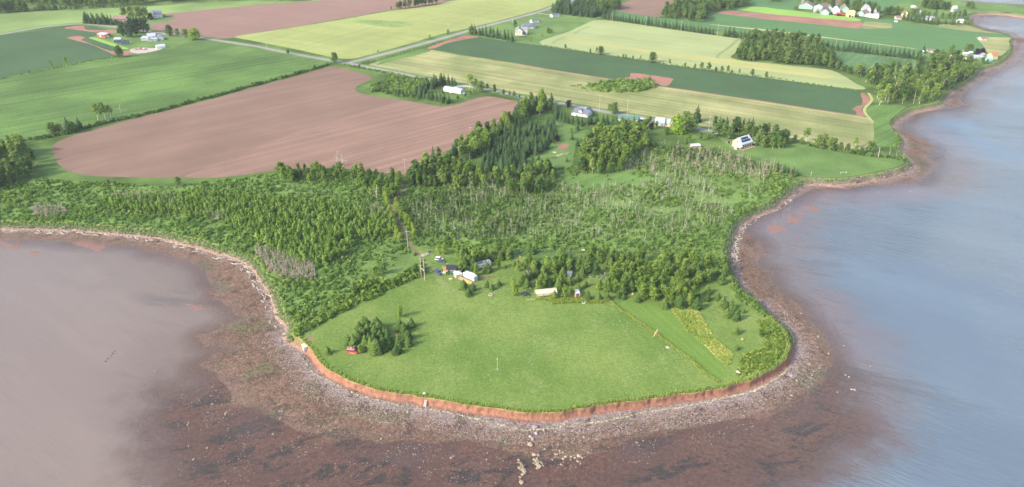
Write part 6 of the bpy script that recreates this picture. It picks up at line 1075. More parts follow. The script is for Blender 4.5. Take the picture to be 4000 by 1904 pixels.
for s_ in (-1.6, 1.6): MB().box((L / 2 + 4.4, s_, 1.35), (.12, .12, 2.7)).part('post', TRIM, o)
loc, rz, L = site(*C4((1990, 480), (2260, 500)), 9); o = empty('house', loc, rz, 'house with pale grey shingle roof beside the bright lime tree', 'house')
block(o, -3.4, 0, 7.5, 9, 3.2, 2.8, W_white, R_pale, 'x'); block(o, 4.2, .8, 8, 8, 2.6, 2.4, W_white, R_pale, 'x')
for u in (-2, 2): opening(o, -3.4, 0, 7.5, 9, 'f', u, 1.7, 1.1, 1.2)
opening(o, 4.2, .8, 8, 8, 'f', -2, 1.5, 1.4, 1.1); opening(o, 4.2, .8, 8, 8, 'f', 1.5, 1.05, 1, 2.1, 'door', W_red); MB().box((4.2, -4.8, .5), (7, 3, .2)).part('deck', W_wood, o)
b = MB(); a0, a1 = G(*C4((1735, 580))[0]), G(*C4((1930, 378))[0]); b.box((0, 0, .9), (math.dist(a0, a1), .12, 1.8)); o = link('board_fence', b.mesh('board_fence', W_wood), None, ((a0[0] + a1[0]) / 2, (a0[1] + a1[1]) / 2, ZL)); o.rotation_euler.z = math.atan2(a1[1] - a0[1], a1[0] - a0[0]); tag(o, 'plain board fence beside the pale shingled house', 'fence')
# house with solar panels
loc, rz, L = site(*C5((1745, 880), (2150, 755)), 10); o = empty('house', loc, rz, 'tan shingled house with white metal roof carrying solar panels', 'house')
w, r = block(o, 0, 1.2, L * .82, 9, 4.2, 4.0, W_tan, R_white, 'x', .45); MB().box((0, -4.6, .35), (L * 1.02, 3.0, .3)).part('deck', W_wood, o)
sl_ = math.atan2(4.0, 4.5)
for row_, n_, zz in ((0, 5, .36), (1, 4, .72)):
    for i in range(n_):
        x = (i - (n_ - 1) / 2) * 2.0; yy = 1.2 - 4.5 + 9 / 2 * (.32 if row_ == 0 else .68) ; z_ = 4.2 + 4.0 * (.32 if row_ == 0 else .68) + .26
        p = MB().box((0, 0, 0), (1.8, 1.9, .06), rx=sl_); p.v = [(v[0] + x, v[1] + yy, v[2] + z_) for v in p.v]; p.part('solar_panel', SOLAR, r)
for i in range(4): opening(o, 0, 1.2, L * .82, 9, 'f', (i - 1.5) * 2.6, 1.9, 2.0, 2.4)
for u in (-2, 1.5): opening(o, 0, 1.2, L * .82, 9, 'l', u, 1.7, 1.2, 1.4)
opening(o, 0, 1.2, L * .82, 9, 'l', 0, 5.2, 1.4, 1.2)
for sx in (-1, 1):
    q = MB().box((sx * (L * .41 + 1.9), -2.0, 2.75), (3.6, 5.4, .14), ry=sx * .12); q.part('porch_roof', R_white, o)
    for sy in (-4.4, .4): MB().box((sx * (L * .41 + 3.4), sy, 1.3), (.16, .16, 2.6)).part('porch_post', TRIM, o)
MB().box((-L * .41 - 1.9, -.6, 1.2), (3.2, 2.6, 2.2)).part('porch_room', W_tan, o)
o, L, r, w = house('shed', 'low tan shed with white lean roof before the dead spruces', *C5((185, 805), (440, 790)), 4.2, 1.9, .6, W_tan, R_white, 'x', [], [('l', 0, 1, 1.7)], 'shed', over=.35)
t = empty('wood_pile', (*G(*C5((1370, 640))[0]), ZL), .1, 'dark stacked firewood beside the solar roofed house', 'wood pile')
for i in range(4): MB().box((-2.1 + i * 1.4, 0, .5 + .15 * (i % 2)), (1.3, 1.2, 1.0 + .3 * (i % 2)), rz=U(-.1, .1)).part('stack', (R_grey, BLK, W_wood, BLK)[i], t)
t = empty('satellite_dish', (*G(*C5((920, 470))[0]), ZL), .4, 'white satellite dish on a tall post by the shelter belt', 'satellite dish')
MB().bar((0, 0, -.1), (.3, 0, 3.2), .08).part('post', STEEL, t); MB().lathe([(.1, 0), (.7, .12), (1.1, .4), (1.05, .42), (.65, .17), (.05, .06)], (.4, 0, 3.2), 14).part('dish', W_white, t)

# ------------------------------------------------------------------ far farm
def far_barn(a, b, depth, wh, rh, lb, wm=W_green, rm=R_brown, gam=False, doors=True):
    loc, rz, L = site(a, b, depth); t = empty('farm_barn', loc, rz, lb, 'barn', 'barns of the far farm'); block(t, 0, 0, depth, L, wh, rh, wm, rm, 'y', .5, gambrel=gam) if False else block(t, 0, 0, L, depth, wh, rh, wm, rm, 'y', .5, gambrel=gam)
    if doors: opening(t, 0, 0, L, depth, 'f', 0, wh * .4, min(5, L * .3), wh * .8, 'door', TRIM)
far_barn(*C6((190, 218), (535, 248)), 18, 4.6, 4.2, 'largest mint green barn at the left of the far farm', doors=False)
far_barn(*C6((560, 250), (790, 290)), 18, 5, 4.2, 'mint green barn behind the two steel silos')
far_barn(*C6((740, 368), (940, 388)), 14, 4.2, 3.6, 'front mint green barn with pale gable')
far_barn(*C6((880, 290), (1030, 300)), 16, 4.4, 4, 'mint green barn behind the front one')
far_barn(*C6((1045, 350), (1215, 360)), 14, 4, 4.6, 'white barn with rounded pale blue roof', W_blue, R_white, True)
far_barn(*C6((1250, 315), (1440, 325)), 18, 5, 4.5, 'teal barn at the right of the far farm', W_green)
far_barn(*C6((1660, 395), (1820, 425)), 12, 4.2, 3.4, 'lone mint green barn beside the white farmhouse gable')
far_barn(*C6((2095, 462), (2195, 472)), 10, 4.2, 3.6, 'small white barn at the end of the long low shed', W_white, R_pale)
o, L, r, w = house('farm_shed', 'long low pale shed joined to the small white barn', *C6((1835, 420), (2090, 462)), 12, 3, 1.2, W_white, R_pale, 'x', [('f', -.3, 1.6, 1.2, .9), ('f', .1, 1.6, 1.2, .9)], [('f', .35, 1.6, 2.2)], 'shed')
o, L, r, w = house('farmhouse', 'white farmhouse with steep bright gable behind the long low shed', *C6((1840, 365), (1990, 365)), 12, 6, 6, W_white, R_grey, 'y', [('f', -.15, 4, 1.2, 1.4), ('f', .15, 4, 1.2, 1.4)], [('f', 0, 1.2, 2.2)])
o, L, r, w = house('machine_shed', 'yellow fronted machine shed behind red machinery', *C6((1405, 432), (1590, 440)), 12, 7, .8, W_yel, W_yel, 'x', [], [('f', .15, 6, 4.5)], 'shed', over=.3)
for zx, zy, lb in ((605, 320, 'taller steel silo at the left of the pair'), (725, 315, 'steel silo right of the taller one')):
    t = empty('silo', (*G(*C6((zx, zy))[0]), ZL), 0, lb, 'silo', 'steel silos of the far farm'); MB().lathe([(2.8, -.1), (2.8, 7.5), (2.7, 7.6)], n=20).part('drum', STEEL, t, True); MB().lathe([(3.0, 7.5), (1.5, 8.6), (.3, 9.2)], n=20).part('roof', R_white, t)
    MB().box((0, -2.9, 3.7), (.5, .15, 7.4)).part('ladder', W_grey, t)
for zx, zy, lb in ((1180, 400, 'red tractor first in the machinery row'), (1230, 402, 'red tractor in the middle of the machinery row'), (1280, 405, 'red tractor last in the machinery row'), (1500, 432, 'dark machine in the mouth of the yellow shed')):
    t = empty('tractor', (*G(*C6((zx, zy))[0]), ZL), U(-.3, .3), lb, 'tractor', 'machinery of the far farm'); mm = W_red if 'red' in lb else R_grey
    MB().box((.6, 0, 2.0), (4.5, 2.4, 1.6), taper=.9).part('bonnet', mm, t); MB().box((-1.6, 0, 2.9), (2.6, 2.6, 3.0), taper=.85).part('cab', mm, t)
    for sx, sy, q in ((-1.8, -1.7, 1.4), (-1.8, 1.7, 1.4), (2.0, -1.3, .9), (2.0, 1.3, .9)): MB().bar((sx, sy - .3, q), (sx, sy + .3, q), q, None, 12).part('wheel', BLK, t)
for a, b, d, wh, rh, wm, rm, rd, lb in ((C7((205, 180))[0], C7((310, 185))[0], 10, 6, 5, W_yel, R_brown, 'y', 'yellow house above the dense far spruce hedge'), (C7((90, 225))[0], C7((200, 228))[0], 9, 4, 1.5, W_far, R_brown, 'x', 'long white garage beside the far yellow house'), (C7((640, 235))[0], C7((790, 245))[0], 10, 3, 3.5, W_grey, R_grey, 'x', 'grey roofed house behind the far spruce hedge'), (C7((540, 165))[0], C7((575, 165))[0], 8, 5, 4, W_teal, R_pale, 'y', 'pale teal cottage among the far trees'), (C7((1095, 75))[0], C7((1140, 85))[0], 9, 6, 5, W_far, R_white, 'y', 'white cottage below the round far copse'),
        (C7((668, 825))[0], C7((800, 835))[0], 7, 2.8, 1.4, W_cream, R_brown, 'x', 'long cream cottage in the lot above the lane'), (C7((556, 848))[0], C7((602, 850))[0], 5, 2.6, 1.6, W_far, R_white, 'x', 'tiny white cabin under the single spruce'), (C7((1660, 610))[0], C7((1775, 610))[0], 8, 3, 2, W_cream, R_brown, 'x', 'cream cottage alone on the dune corner'), (C7((1335, 885))[0], C7((1420, 890))[0], 6, 2.6, 1.6, W_far, R_white, 'x', 'white caravan like cottage under the round trees'), (C7((1445, 860))[0], C7((1505, 862))[0], 5, 2.4, 1.4, W_far, R_white, 'x', 'small white cabin behind the caravan like cottage'), (C7((1400, 1000))[0], C7((1545, 985))[0], 8, 2.8, 2.4, W_cream, R_pale, 'x', 'front pale cottage in the shore cluster'), (C7((1530, 960))[0], C7((1660, 955))[0], 8, 2.8, 2.6, W_grey, R_pale, 'x', 'grey cottage behind the front pale one'), (C7((1690, 920))[0], C7((1770, 915))[0], 7, 2.8, 2.2, W_grey, R_grey, 'y', 'grey cottage beside the dark reddish trees'), (C7((1850, 960))[0], C7((1960, 955))[0], 9, 5.5, 3, W_yel, R_red, 'x', 'tall yellow cottage with red roof by the beach'), (C7((1775, 990))[0], C7((1870, 990))[0], 6, 2.4, 2, W_teal, W_teal, 'x', 'teal roofed shed in front of the tall yellow cottage'), (C7((1160, 1110))[0], C7((1290, 1115))[0], 8, 4.5, 3, W_grey, R_pale, 'x', 'grey roof showing among the coastal trees'), (C7((1135, 915))[0], C7((1180, 915))[0], 5, 2.2, 1.2, W_blue, R_pale, 'x', 'small blue grey shed by the tall brown tree'), (C7((1195, 280))[0], C7((1250, 285))[0], 8, 3.5, 2.5, W_far, R_pale, 'x', 'white cottage between trees near the far bay'), (C7((1265, 285))[0], C7((1330, 290))[0], 8, 3.5, 2.5, W_cream, R_pale, 'x', 'cream cottage next to the white one near the far bay'), (C7((360, 5))[0], C7((410, 30))[0], 8, 3, 2, W_far, R_white, 'x', 'long white building on the far grassland'), (C6((265, 100))[0], C6((300, 102))[0], 9, 5, 3, W_far, R_grey, 'x', 'white house at the top edge left of the far farm'), (C6((1110, 190))[0], C6((1165, 190))[0], 8, 4, 3, W_far, R_pale, 'x', 'white house behind the far barns'), (C6((2070, 375))[0], C6((2140, 380))[0], 8, 6, 4, W_far, R_pale, 'y', 'pale house behind the small white barn'), (C7((60, 272))[0], C7((120, 276))[0], 3, 1.6, .6, W_far, R_white, 'x', 'white trough like shelter on the crop edge')):
    house('cottage' if d < 9 else 'house', lb, a, b, d * .8, wh * .8, rh * .75, wm, rm, rd, [('f', -.22, wh * .55, 1.1, 1.1), ('f', .22, wh * .55, 1.1, 1.1)], [('f', 0, 1, 2.0)] if wh > 2.3 else [], over=.3)

# ------------------------------------------------------------------ vehicles
def paint(name, c): return m_plain(name, c, .25, .04, 1, .6)
def car(label, px, rz, colr, kind='sedan', z=ZL):
    pm = paint('car_paint', colr); o = empty('parked_car', (*G(*px), z), rz, label, 'car', 'cars parked on the point')
    if kind == 'suv': Lh, bh, rh, wd = 2.3, 1.0, 1.72, .94; cab = [(-2.15, bh), (-1.95, rh), (.6, rh), (1.25, bh)]
    else: Lh, bh, rh, wd = 2.35, .88, 1.42, .9; cab = [(-1.75, bh), (-1.05, rh), (.35, rh), (1.15, bh)]
    b = MB(); b.prism([(-Lh, .35), (-Lh, bh - .08), (-Lh + .15, bh), (1.2, bh), (Lh - .25, bh - .16), (Lh, bh - .32), (Lh, .35), (Lh - .25, .24), (-Lh + .25, .24)], -wd, wd); b.part('body', pm, o)
    g = MB(); n_ = len(cab); vs = [(x, s_ * (wd - .05 - (.16 if z_ > bh else 0)), z_) for s_ in (-1, 1) for x, z_ in cab]; g.add(vs, [tuple(range(n_ - 1, -1, -1)), tuple(range(n_, 2 * n_))] + [(i, (i + 1) % n_, n_ + (i + 1) % n_, n_ + i) for i in range(n_)]); g.part('windows', GLS, o)
    r = MB(); r.box(((cab[1][0] + cab[2][0]) / 2, 0, rh + .02), (cab[2][0] - cab[1][0] + .1, 2 * (wd - .2), .07)); r.part('roof', pm, o)
    for x in (cab[1][0] + .05, (cab[1][0] + cab[2][0]) / 2): MB().box((x, 0, (bh + rh) / 2), (.09, 2 * (wd - .1), rh - bh), taper=.9).part('pillar', pm, o)
    for sx in (-1.42, 1.42):
        for sy in (-1, 1):
            w = MB().bar((sx, sy * (wd - .2), .34), (sx, sy * (wd + .03), .34), .34, None, 14).part('wheel', BLK, o); MB().bar((sx, sy * (wd - .1), .34), (sx, sy * (wd + .05), .34), .2, None, 10).part('rim', STEEL, w)
    for sy in (-.65, .65): MB().box((Lh - .04, sy, bh - .3), (.12, .34, .14)).part('headlight', R_white, o); MB().box((-Lh + .02, sy, bh - .22), (.08, .34, .16)).part('tail_light', W_red, o)
    return o
def face(a, b):
    (x0, y0), (x1, y1) = G(*a), G(*b); return math.atan2(y1 - y0, x1 - x0)
car('white hatchback parked behind the dark grey car', C8((955, 345))[0], face(*C8((870, 320), (1050, 345))), (.75, .76, .76), 'suv')
car('dark grey sedan parked in front of the white hatchback', C8((1000, 395))[0], face(*C8((910, 380), (1090, 395))), (.10, .11, .13))
car('dark blue pickup style car parked alone on the grass track', C8((935, 660))[0], face(*C8((890, 615), (985, 700))), (.06, .09, .20), 'suv')
car('black sedan with pale bonnet beside the canvas shelter', D1((285, 810))[0], face(*D1((120, 790), (445, 815))), (.025, .028, .04))
for px, lb, cc, rz in ((C4((570, 155))[0], 'white car parked in front of the blue roofed bungalow', (.75, .76, .78), .4), (C4((680, 212))[0], 'silver car parked beside the blue roofed bungalow', (.5, .55, .6), .5), (C4((1940, 420))[0], 'dark car in the yard of the pale shingled house', (.1, .13, .14), .2), (C4((1610, 400))[0], 'pale car under the carport of the green roofed home', (.6, .66, .7), .2), (C3((750, 432))[0], 'white car behind the long white home', (.75, .76, .78), -.1), (C1((1885, 850))[0], 'small white car beside the white farmhouse', (.78, .78, .78), -.2)):
    car(lb, px, rz, cc, 'suv')
# red van
o = empty('van', (*G(*D2((2045, 1020))[0]), ZL), face(*D2((1870, 1015), (2220, 1030))), 'old red van with raised pink roof beside the spruce clump', 'van'); pm = paint('faded_red_paint', (.55, .06, .06)); pk = paint('sun_bleached_pink', (.70, .25, .27))
MB().prism([(-2.5, .4), (-2.5, 1.35), (1.5, 1.35), (2.2, 1.15), (2.45, .95), (2.45, .4)], -.98, .98).part('body', pm, o)
MB().box((-.55, 0, 1.72), (3.8, 1.86, .72), taper=.92).part('windows', GLS, o)
for x in (-2.4, -1.2, 0, 1.2): MB().box((x, 0, 1.72), (.16, 1.9, .74), taper=.93).part('pillar', pm, o)
MB().prism([(-2.45, 2.05), (-2.3, 2.6), (.7, 2.6), (1.35, 2.05)], -.86, .86).part('raised_roof', pk, o); MB().box((-1.5, 0, 2.66), (.5, .5, .12)).part('roof_vent', BLK, o); MB().box((.2, .1, 2.66), (.4, 1.2, .1)).part('roof_rack', BLK, o)
MB().box((0, -1.02, .52), (2.4, .1, .2)).part('side_step', CANVAS, o)
for sx in (-1.5, 1.6):
    for sy in (-1, 1): w = MB().bar((sx, sy * .76, .38), (sx, sy * 1.0, .38), .38, None, 14).part('wheel', BLK, o); MB().bar((sx, sy * .9, .38), (sx, sy * 1.02, .38), .2, None, 10).part('rim', STEEL, w)
for sy in (-.7, .7): MB().box((2.46, sy, .85), (.08, .3, .22)).part('headlight', R_white, o)
# campers
def caravan(name, label, a, b, wd, ht, cat='caravan', roofm=None):
    loc, rz, L = site(a, b, wd); o = empty(name, loc, rz, label, cat); h = L / 2
    MB().prism([(-h, .7), (-h, ht - .5), (-h + .5, ht), (h - .2, ht), (h, ht - .3), (h, .55), (-h + .6, .55)], -wd / 2, wd / 2).part('body', W_white, o)
    MB().box((0, 0, ht + .03), (L - 1.2, wd - .3, .06)).part('roof', roofm or R_white, o)
    for x in (-L * .25, L * .1, L * .32): MB().box((x, 0, ht + .14), (.6, .6, .2)).part('roof_vent', W_white, o)
    for u in (-.32, -.05, .3): opening(o, 0, 0, L, wd, 'f', u * L, 1.9, 1.1, .7)
    opening(o, 0, 0, L, wd, 'f', .15 * L, 1.5, .75, 1.8, 'door', W_cream); opening(o, 0, 0, L, wd, 'r', 0, 1.9, 1.4, .7)
    for x in (-.5, .5):
        for sy in (-1, 1): MB().bar((x, sy * (wd / 2 - .25), .36), (x, sy * (wd / 2 - .02), .36), .36, None, 12).part('wheel', BLK, o)
    MB().bar((h, 0, .5), (h + 1.2, 0, .5), .08).part('hitch', STEEL, o); return o, L
o, L = caravan('caravan', 'white travel trailer with slide out behind a timber deck', *C8((1525, 755), (1790, 880)), 2.6, 3.1); MB().box((L * .05, 1.65, 1.9), (3.2, .8, 1.9)).part('slide_out', W_white, o)
o, L = caravan('park_trailer', 'long white trailer with dark roof half hidden by trees', *C8((1830, 590), (2200, 505)), 3.0, 3.2, 'trailer', R_blue)
t = empty('timber_deck', (*G(*C8((1590, 850))[0]), ZL), face(*C8((1440, 790), (1720, 920))), 'bare timber deck in front of the white travel trailer', 'deck')
for i in range(9): MB().box((0, -1.2 + i * .3, .3), (9.0, .28, .08)).part('plank', W_wood, t)
for x in (-4, 0, 4): MB().box((x, 0, .13), (.2, 2.6, .3)).part('joist', W_wood, t)
t = empty('kayak', (*G(*C8((1670, 900))[0]), ZL + .34), .1, 'bright yellow kayak lying at the end of the deck', 'kayak'); ky = m_plain('yellow_plastic', (.75, .72, .03), .4, .04)
MB().add([(-1.6, 0, .25), (-.9, -.32, .05), (-.9, .32, .05), (.9, -.32, .05), (.9, .32, .05), (1.6, 0, .25), (-.9, -.3, .36), (-.9, .3, .36), (.9, -.3, .36), (.9, .3, .36)], [(0, 1, 6), (0, 7, 2), (0, 6, 7), (0, 2, 1), (1, 3, 8, 6), (2, 7, 9, 4), (1, 2, 4, 3), (6, 8, 9, 7), (3, 5, 8), (4, 9, 5), (8, 5, 9), (3, 4, 5)]).part('hull', ky, t); MB().lathe([(.3, .36), (.34, .4), (.24, .42)], n=10, sx=1.4).part('cockpit', BLK, t)
# screen tent
loc, rz, L = site(*C8((1370, 778), (1490, 752)), 3.2); t = empty('screen_tent', loc, rz, 'square white screen tent with peaked roof beside the travel trailer', 'tent'); h = 1.75
MB().add([(-h - .2, -h - .2, 2.1), (h + .2, -h - .2, 2.1), (h + .2, h + .2, 2.1), (-h - .2, h + .2, 2.1), (-.4, -.4, 2.9), (.4, -.4, 2.9), (.4, .4, 2.9), (-.4, .4, 2.9), (0, 0, 3.25)], [(0, 1, 5, 4), (1, 2, 6, 5), (2, 3, 7, 6), (3, 0, 4, 7), (4, 5, 8), (5, 6, 8), (6, 7, 8), (7, 4, 8), (3, 2, 1, 0)]).part('roof', W_white, t)
for sx in (-1, 1):
    for sy in (-1, 1): MB().box((sx * h, sy * h, 1.05), (.12, .12, 2.1)).part('post', TRIM, t)
for k_ in range(4):
    a = k_ * math.pi / 2; c_, s_ = math.cos(a), math.sin(a); MB().box((s_ * h, -c_ * h, 1.0), (3.2 if k_ % 2 == 0 else .05, .05 if k_ % 2 == 0 else 3.2, 1.9)).part('side_panel', CANVAS, t); MB().box((s_ * (h + .04), -c_ * (h + .04), 1.2), (2.2 if k_ % 2 == 0 else .05, .05 if k_ % 2 == 0 else 2.2, .9)).part('mesh_window', W_grey, t)
# cabin with black roof
loc, rz, L = site(*C8((1165, 660), (1330, 665)), 4.0); o = empty('cabin', loc, rz, 'small grey cabin with black metal roof and orange front', 'cabin')
w, r = block(o, 0, 0, 5.2, 4.2, 2.5, 1.5, W_grey, R_black, 'x', .3); opening(o, 0, 0, 5.2, 4.2, 'f', .8, 1.4, .9, .9); opening(o, 0, 0, 5.2, 4.2, 'l', 0, 1.05, .9, 2.1, 'door', W_white)
MB().box((-3.6, -.4, 1.1), (1.8, 2.4, 2.0)).part('porch', W_orange, o); MB().box((-3.6, -.4, 2.16), (2.0, 2.7, .12)).part('porch_roof', W_orange, o); MB().box((-2.75, 1.0, 2.2), (.12, .9, 4.4)).part('gable_board', W_white, o)
MB().box((-4.7, -2.2, .3), (1.8, 1.6, .5)).part('step', W_cream, o); MB().box((-3.4, -2.4, .5), (.9, 1.1, .9)).part('step_box', W_cream, o)
for zx, zy, lb in ((1040, 540, 'green plastic chair beside the orange cabin front'), (1215, 685, 'green plastic bin at the cabin corner')):
    t = empty('plastic_chair' if 'chair' in lb else 'bin', (*G(*C8((zx, zy))[0]), ZL), .4, lb, 'chair' if 'chair' in lb else 'bin'); gp = m_plain('green_plastic', (.25, .62, .48), .5, .05)
    if 'chair' in lb:
        MB().box((0, 0, .45), (.6, .6, .06)).part('seat', gp, t); MB().box((0, .3, .8), (.6, .06, .7)).part('backrest', gp, t)
        for sx in (-.26, .26):
            for sy in (-.26, .26): MB().box((sx, sy, .22), (.06, .06, .44)).part('leg', gp, t)
    else: MB().lathe([(.28, 0), (.36, .8), (.38, .82)], n=12).part('body', gp, t); MB().lathe([(.4, .82), (.3, .92), (.05, .95)], n=12).part('lid', gp, t)
def picnic(label, px, rz, m, name='picnic_table'):
    t = empty(name, (*G(*px), ZL), rz, label, 'table')
    for k_ in range(4): MB().box((0, -.32 + .21 * k_, .75), (1.9, .18, .05)).part('plank', m, t)
    for s_ in (-.75, .75): MB().box((0, s_, .45), (1.9, .26, .05)).part('bench', m, t)
    for x in (-.7, .7):
        MB().box((x, 0, .42), (.08, 1.7, .08)).part('rail', m, t)
        for s_ in (-1, 1): MB().bar((x, s_ * .7, 0), (x, s_ * .25, .73), .05).part('leg', m, t)
picnic('cream picnic table on the grass below the parked cars', C8((1225, 820))[0], .1, CANVAS); picnic('white garden table under the poplar behind the black sedan', D1((400, 585))[0], .1, W_white)
def bench(label, px, rz, m):
    t = empty('bench', (*G(*px), ZL), rz, label, 'bench')
    for k_ in range(3): MB().box((0, -.2 + .2 * k_, .45), (1.9, .17, .06)).part('slat', m, t)
    for k_ in range(2): MB().box((0, .3, .65 + .22 * k_), (1.9, .05, .17)).part('back_slat', m, t)
    for x in (-.8, .8):
        MB().box((x, 0, .22), (.1, .5, .44)).part('leg', m, t); MB().box((x, -.02, .62), (.1, .55, .06)).part('armrest', m, t)
bench('wooden bench before the small spruce near the bluff', D2((1150, 1035))[0], face(*D2((1080, 995), (1210, 1060))), W_wood); bench('white bench at the edge of the seaward growth', D4((2240, 1110))[0], R(-60), W_white); bench('white bench on the path behind the grove', Z(2, 2, (710, 105))[0], 0, W_white)
# canvas shelter, box trailer, shed
loc, rz, L = site(*D1((640, 890), (1340, 815)), 3.6); t = empty('canvas_shelter', loc, rz, 'long cream canvas shelter on timber posts at the lawn edge', 'shelter')
MB().add([(-L / 2, -2, 2.35), (L / 2, -2, 2.35), (L / 2, 0, 3.1), (-L / 2, 0, 3.1), (L / 2, 2, 2.35), (-L / 2, 2, 2.35)], [(0, 1, 2, 3), (3, 2, 4, 5)]).part('canvas_roof', CANVAS, t)
for i in range(3): MB().box(((i - 1) * L / 3, -2.02, 1.55), (L / 3 - .08, .04, 1.6)).part('canvas_side', CANVAS, t)
MB().box((0, 2.02, 1.2), (L - .1, .04, 2.3)).part('canvas_back', CANVAS, t); MB().box((L / 2, 0, 1.3), (.04, 3.9, 2.2)).part('canvas_end', CANVAS, t)
for x in (-L / 2, -L / 6, L / 6, L / 2):
    for y in (-2.1, 2.1): MB().box((x, y, 1.15), (.16, .16, 2.4)).part('post', W_wood, t)
MB().box((0, 0, 3.1), (L + .2, .14, .14)).part('ridge_beam', W_wood, t)
t = empty('box_trailer', (*G(*D1((2040, 880))[0]), ZL), R(6), 'small white box trailer with both rear doors open showing orange', 'trailer')
MB().add([(-1, 0, .45), (1, 0, .45), (1, 4, .45), (-1, 4, .45), (-1, 0, 2.3), (1, 0, 2.3), (1, 4, 2.3), (-1, 4, 2.3)], [(0, 1, 2, 3), (1, 2, 6, 5), (2, 3, 7, 6), (3, 0, 4, 7)]).part('body', W_white, t); MB().box((0, 2, 2.34), (2.06, 4.06, .08)).part('roof', R_white, t); MB().box((0, 2, 2.45), (.5, .5, .14)).part('roof_vent', W_white, t)
MB().box((0, 2.4, 1.2), (1.8, .1, 1.5)).part('black_panel', BLK, t)  # thin upright black sheet inside the open body
for s_ in (-1, 1): MB().box((s_ * 1.42, -.3, 1.35), (.95, .06, 1.8), rz=s_ * .6).part('door', W_orange, t); MB().bar((s_ * .8, 1.8, .35), (s_ * 1.05, 1.8, .35), .35, None, 12).part('wheel', BLK, t)
o, L, r, w = house('shed', 'small dark blue grey shed hidden among the spruces', *D1((1680, 205), (1830, 215)), 3.0, 2.1, 1.0, R_blue, R_blue, 'x', [('f', -.2, 1.3, .7, .6)], [('f', .2, .8, 1.8)], 'shed', over=.2)
t = empty('plank_edging', (*G(*D1((690, 960))[0]), ZL), face(*D1((300, 960), (1085, 958))), 'line of pale planks edging the bed before the shelter', 'planks')
for i in range(6): MB().box((-4.6 + i * 1.85, U(-.08, .08), .1), (1.8, .22, .14), rz=U(-.03, .03)).part('plank', CANVAS, t)
t = empty('garden_trough', (*G(*D1((905, 985))[0]), ZL), 0, 'white tray lying in the bed before the shelter', 'tray'); MB().box((0, 0, .12), (.9, .5, .2), taper=1.15).part('body', W_white, t); MB().box((0, 0, .235), (.8, .4, .03)).part('soil', R_brown, t)
t = empty('sun_lounger', (*G(*D1((2215, 1090))[0]), ZL), -.2, 'white sun lounger at the lawn edge below the box trailer', 'lounger'); MB().box((0, 0, .35), (1.3, .6, .07)).part('seat', W_white, t); MB().box((.8, 0, .6), (.7, .6, .07), ry=-.8).part('backrest', W_white, t)
for sx in (-.5, .5):
    for sy in (-.25, .25): MB().box((sx, sy, .16), (.06, .06, .34)).part('leg', W_white, t)
# small lawn chairs
def adirondack(label, px, rz):
    t = empty('lawn_chair', (*G(*px), ZL), rz, label, 'chair', 'lawn chairs on the point'); m = CANVAS
    MB().box((0, 0, .38), (.62, .6, .06), rx=-.15).part('seat', m, t); MB().box((0, .38, .78), (.62, .07, .85), rx=-.3).part('backrest', W_orange, t)
    for s_ in (-.36, .36): MB().box((s_, -.05, .58), (.12, .8, .05)).part('armrest', m, t); MB().box((s_, -.3, .28), (.07, .1, .56)).part('leg', m, t); MB().box((s_, .3, .2), (.07, .1, .4)).part('leg', m, t)
for c_, r_, zx, zy, lb in ((2, 2, 80, 172, 'lawn chair north west of the grove on the mown strip'), (2, 2, 425, 408, 'lawn chair in the shade of the western grove'), (2, 2, 1202, 545, 'lawn chair at the front edge of the grove'), (2, 2, 1525, 472, 'lawn chair in the gap deep inside the grove'), (2, 2, 2295, 992, 'lawn chair on the open eastern lawn'), (1, 2, 1400, 958, 'lawn chair between the spruce clump and the pair east of it')):
    adirondack(lb, Z(c_, r_, (zx, zy))[0], U(-.6, .6))
# boat, slip hut, stairs, spool table
t = empty('motor_boat', (*G(*D6((1160, 870))[0], LAND), ZL), face(*D6((1060, 870), (1270, 810))), 'small white motor boat drawn up by the hedge', 'boat')
hv = []; 
for x, w_, z0 in ((-2.2, .75, .15), (-.8, .85, .1), (.8, .75, .15), (1.8, .4, .3), (2.4, .04, .5)): hv += [(x, -w_, .75 + max(0, x - .8) * .1), (x, -w_ * .6, z0), (x, w_ * .6, z0), (x, w_, .75 + max(0, x - .8) * .1)]
MB().add(hv, [(4 * i + j, 4 * i + j + 1, 4 * i + j + 5, 4 * i + j + 4) for i in range(4) for j in range(3)] + [(0, 1, 2, 3), (16, 17, 18, 19)]).part('hull', W_white, t)
for x in (-1.4, 0, 1.1): MB().box((x, 0, .6), (.35, 1.3, .06)).part('thwart', W_blue, t)
MB().box((0, 0, .3), (3.6, 1.1, .05)).part('floor', W_blue, t); mo = MB().box((-2.4, 0, 1.0), (.4, .36, .5), taper=.8).part('outboard', W_cream, t); MB().box((-2.45, 0, .45), (.14, .1, .7)).part('leg', R_grey, mo)
loc = G(*D2((470, 800))[0], 3.0); t = empty('beach_hut', (loc[0], loc[1], 0), face(*D2((345, 760), (460, 905))), 'small square white roofed hut tucked against the bluff', 'hut')
MB().box((0, 0, 2.2), (2.9, 2.7, 2.8)).part('wall', W_white, t); MB().box((0, 0, 3.68), (3.4, 3.2, .16)).part('roof', W_cream, t); MB().box((1.2, -1.38, 2.0), (.8, .06, 1.7)).part('door', R_blue, t)
for sx in (-1.2, 1.2):
    for sy in (-1.1, 1.1): MB().box((sx, sy, .5), (.18, .18, 1.6)).part('stilt', W_wood, t)
top = Vector((*G(*D3((560, 350))[0], LAND), LAND + .15)); bot = Vector((*G(*D3((475, 860))[0], .9), .75)); t = empty('beach_stairs', (bot.x, bot.y, 0), 0, 'weathered timber stairs running down the bluff to the beach', 'stairs')
dv = Vector((top.x - bot.x, top.y - bot.y, 0)); ln_ = dv.length; dv.normalize(); sd = Vector((dv.y, -dv.x, 0)); wn_ = m_plain('grey_timber', (.62, .55, .47), .85, .12)
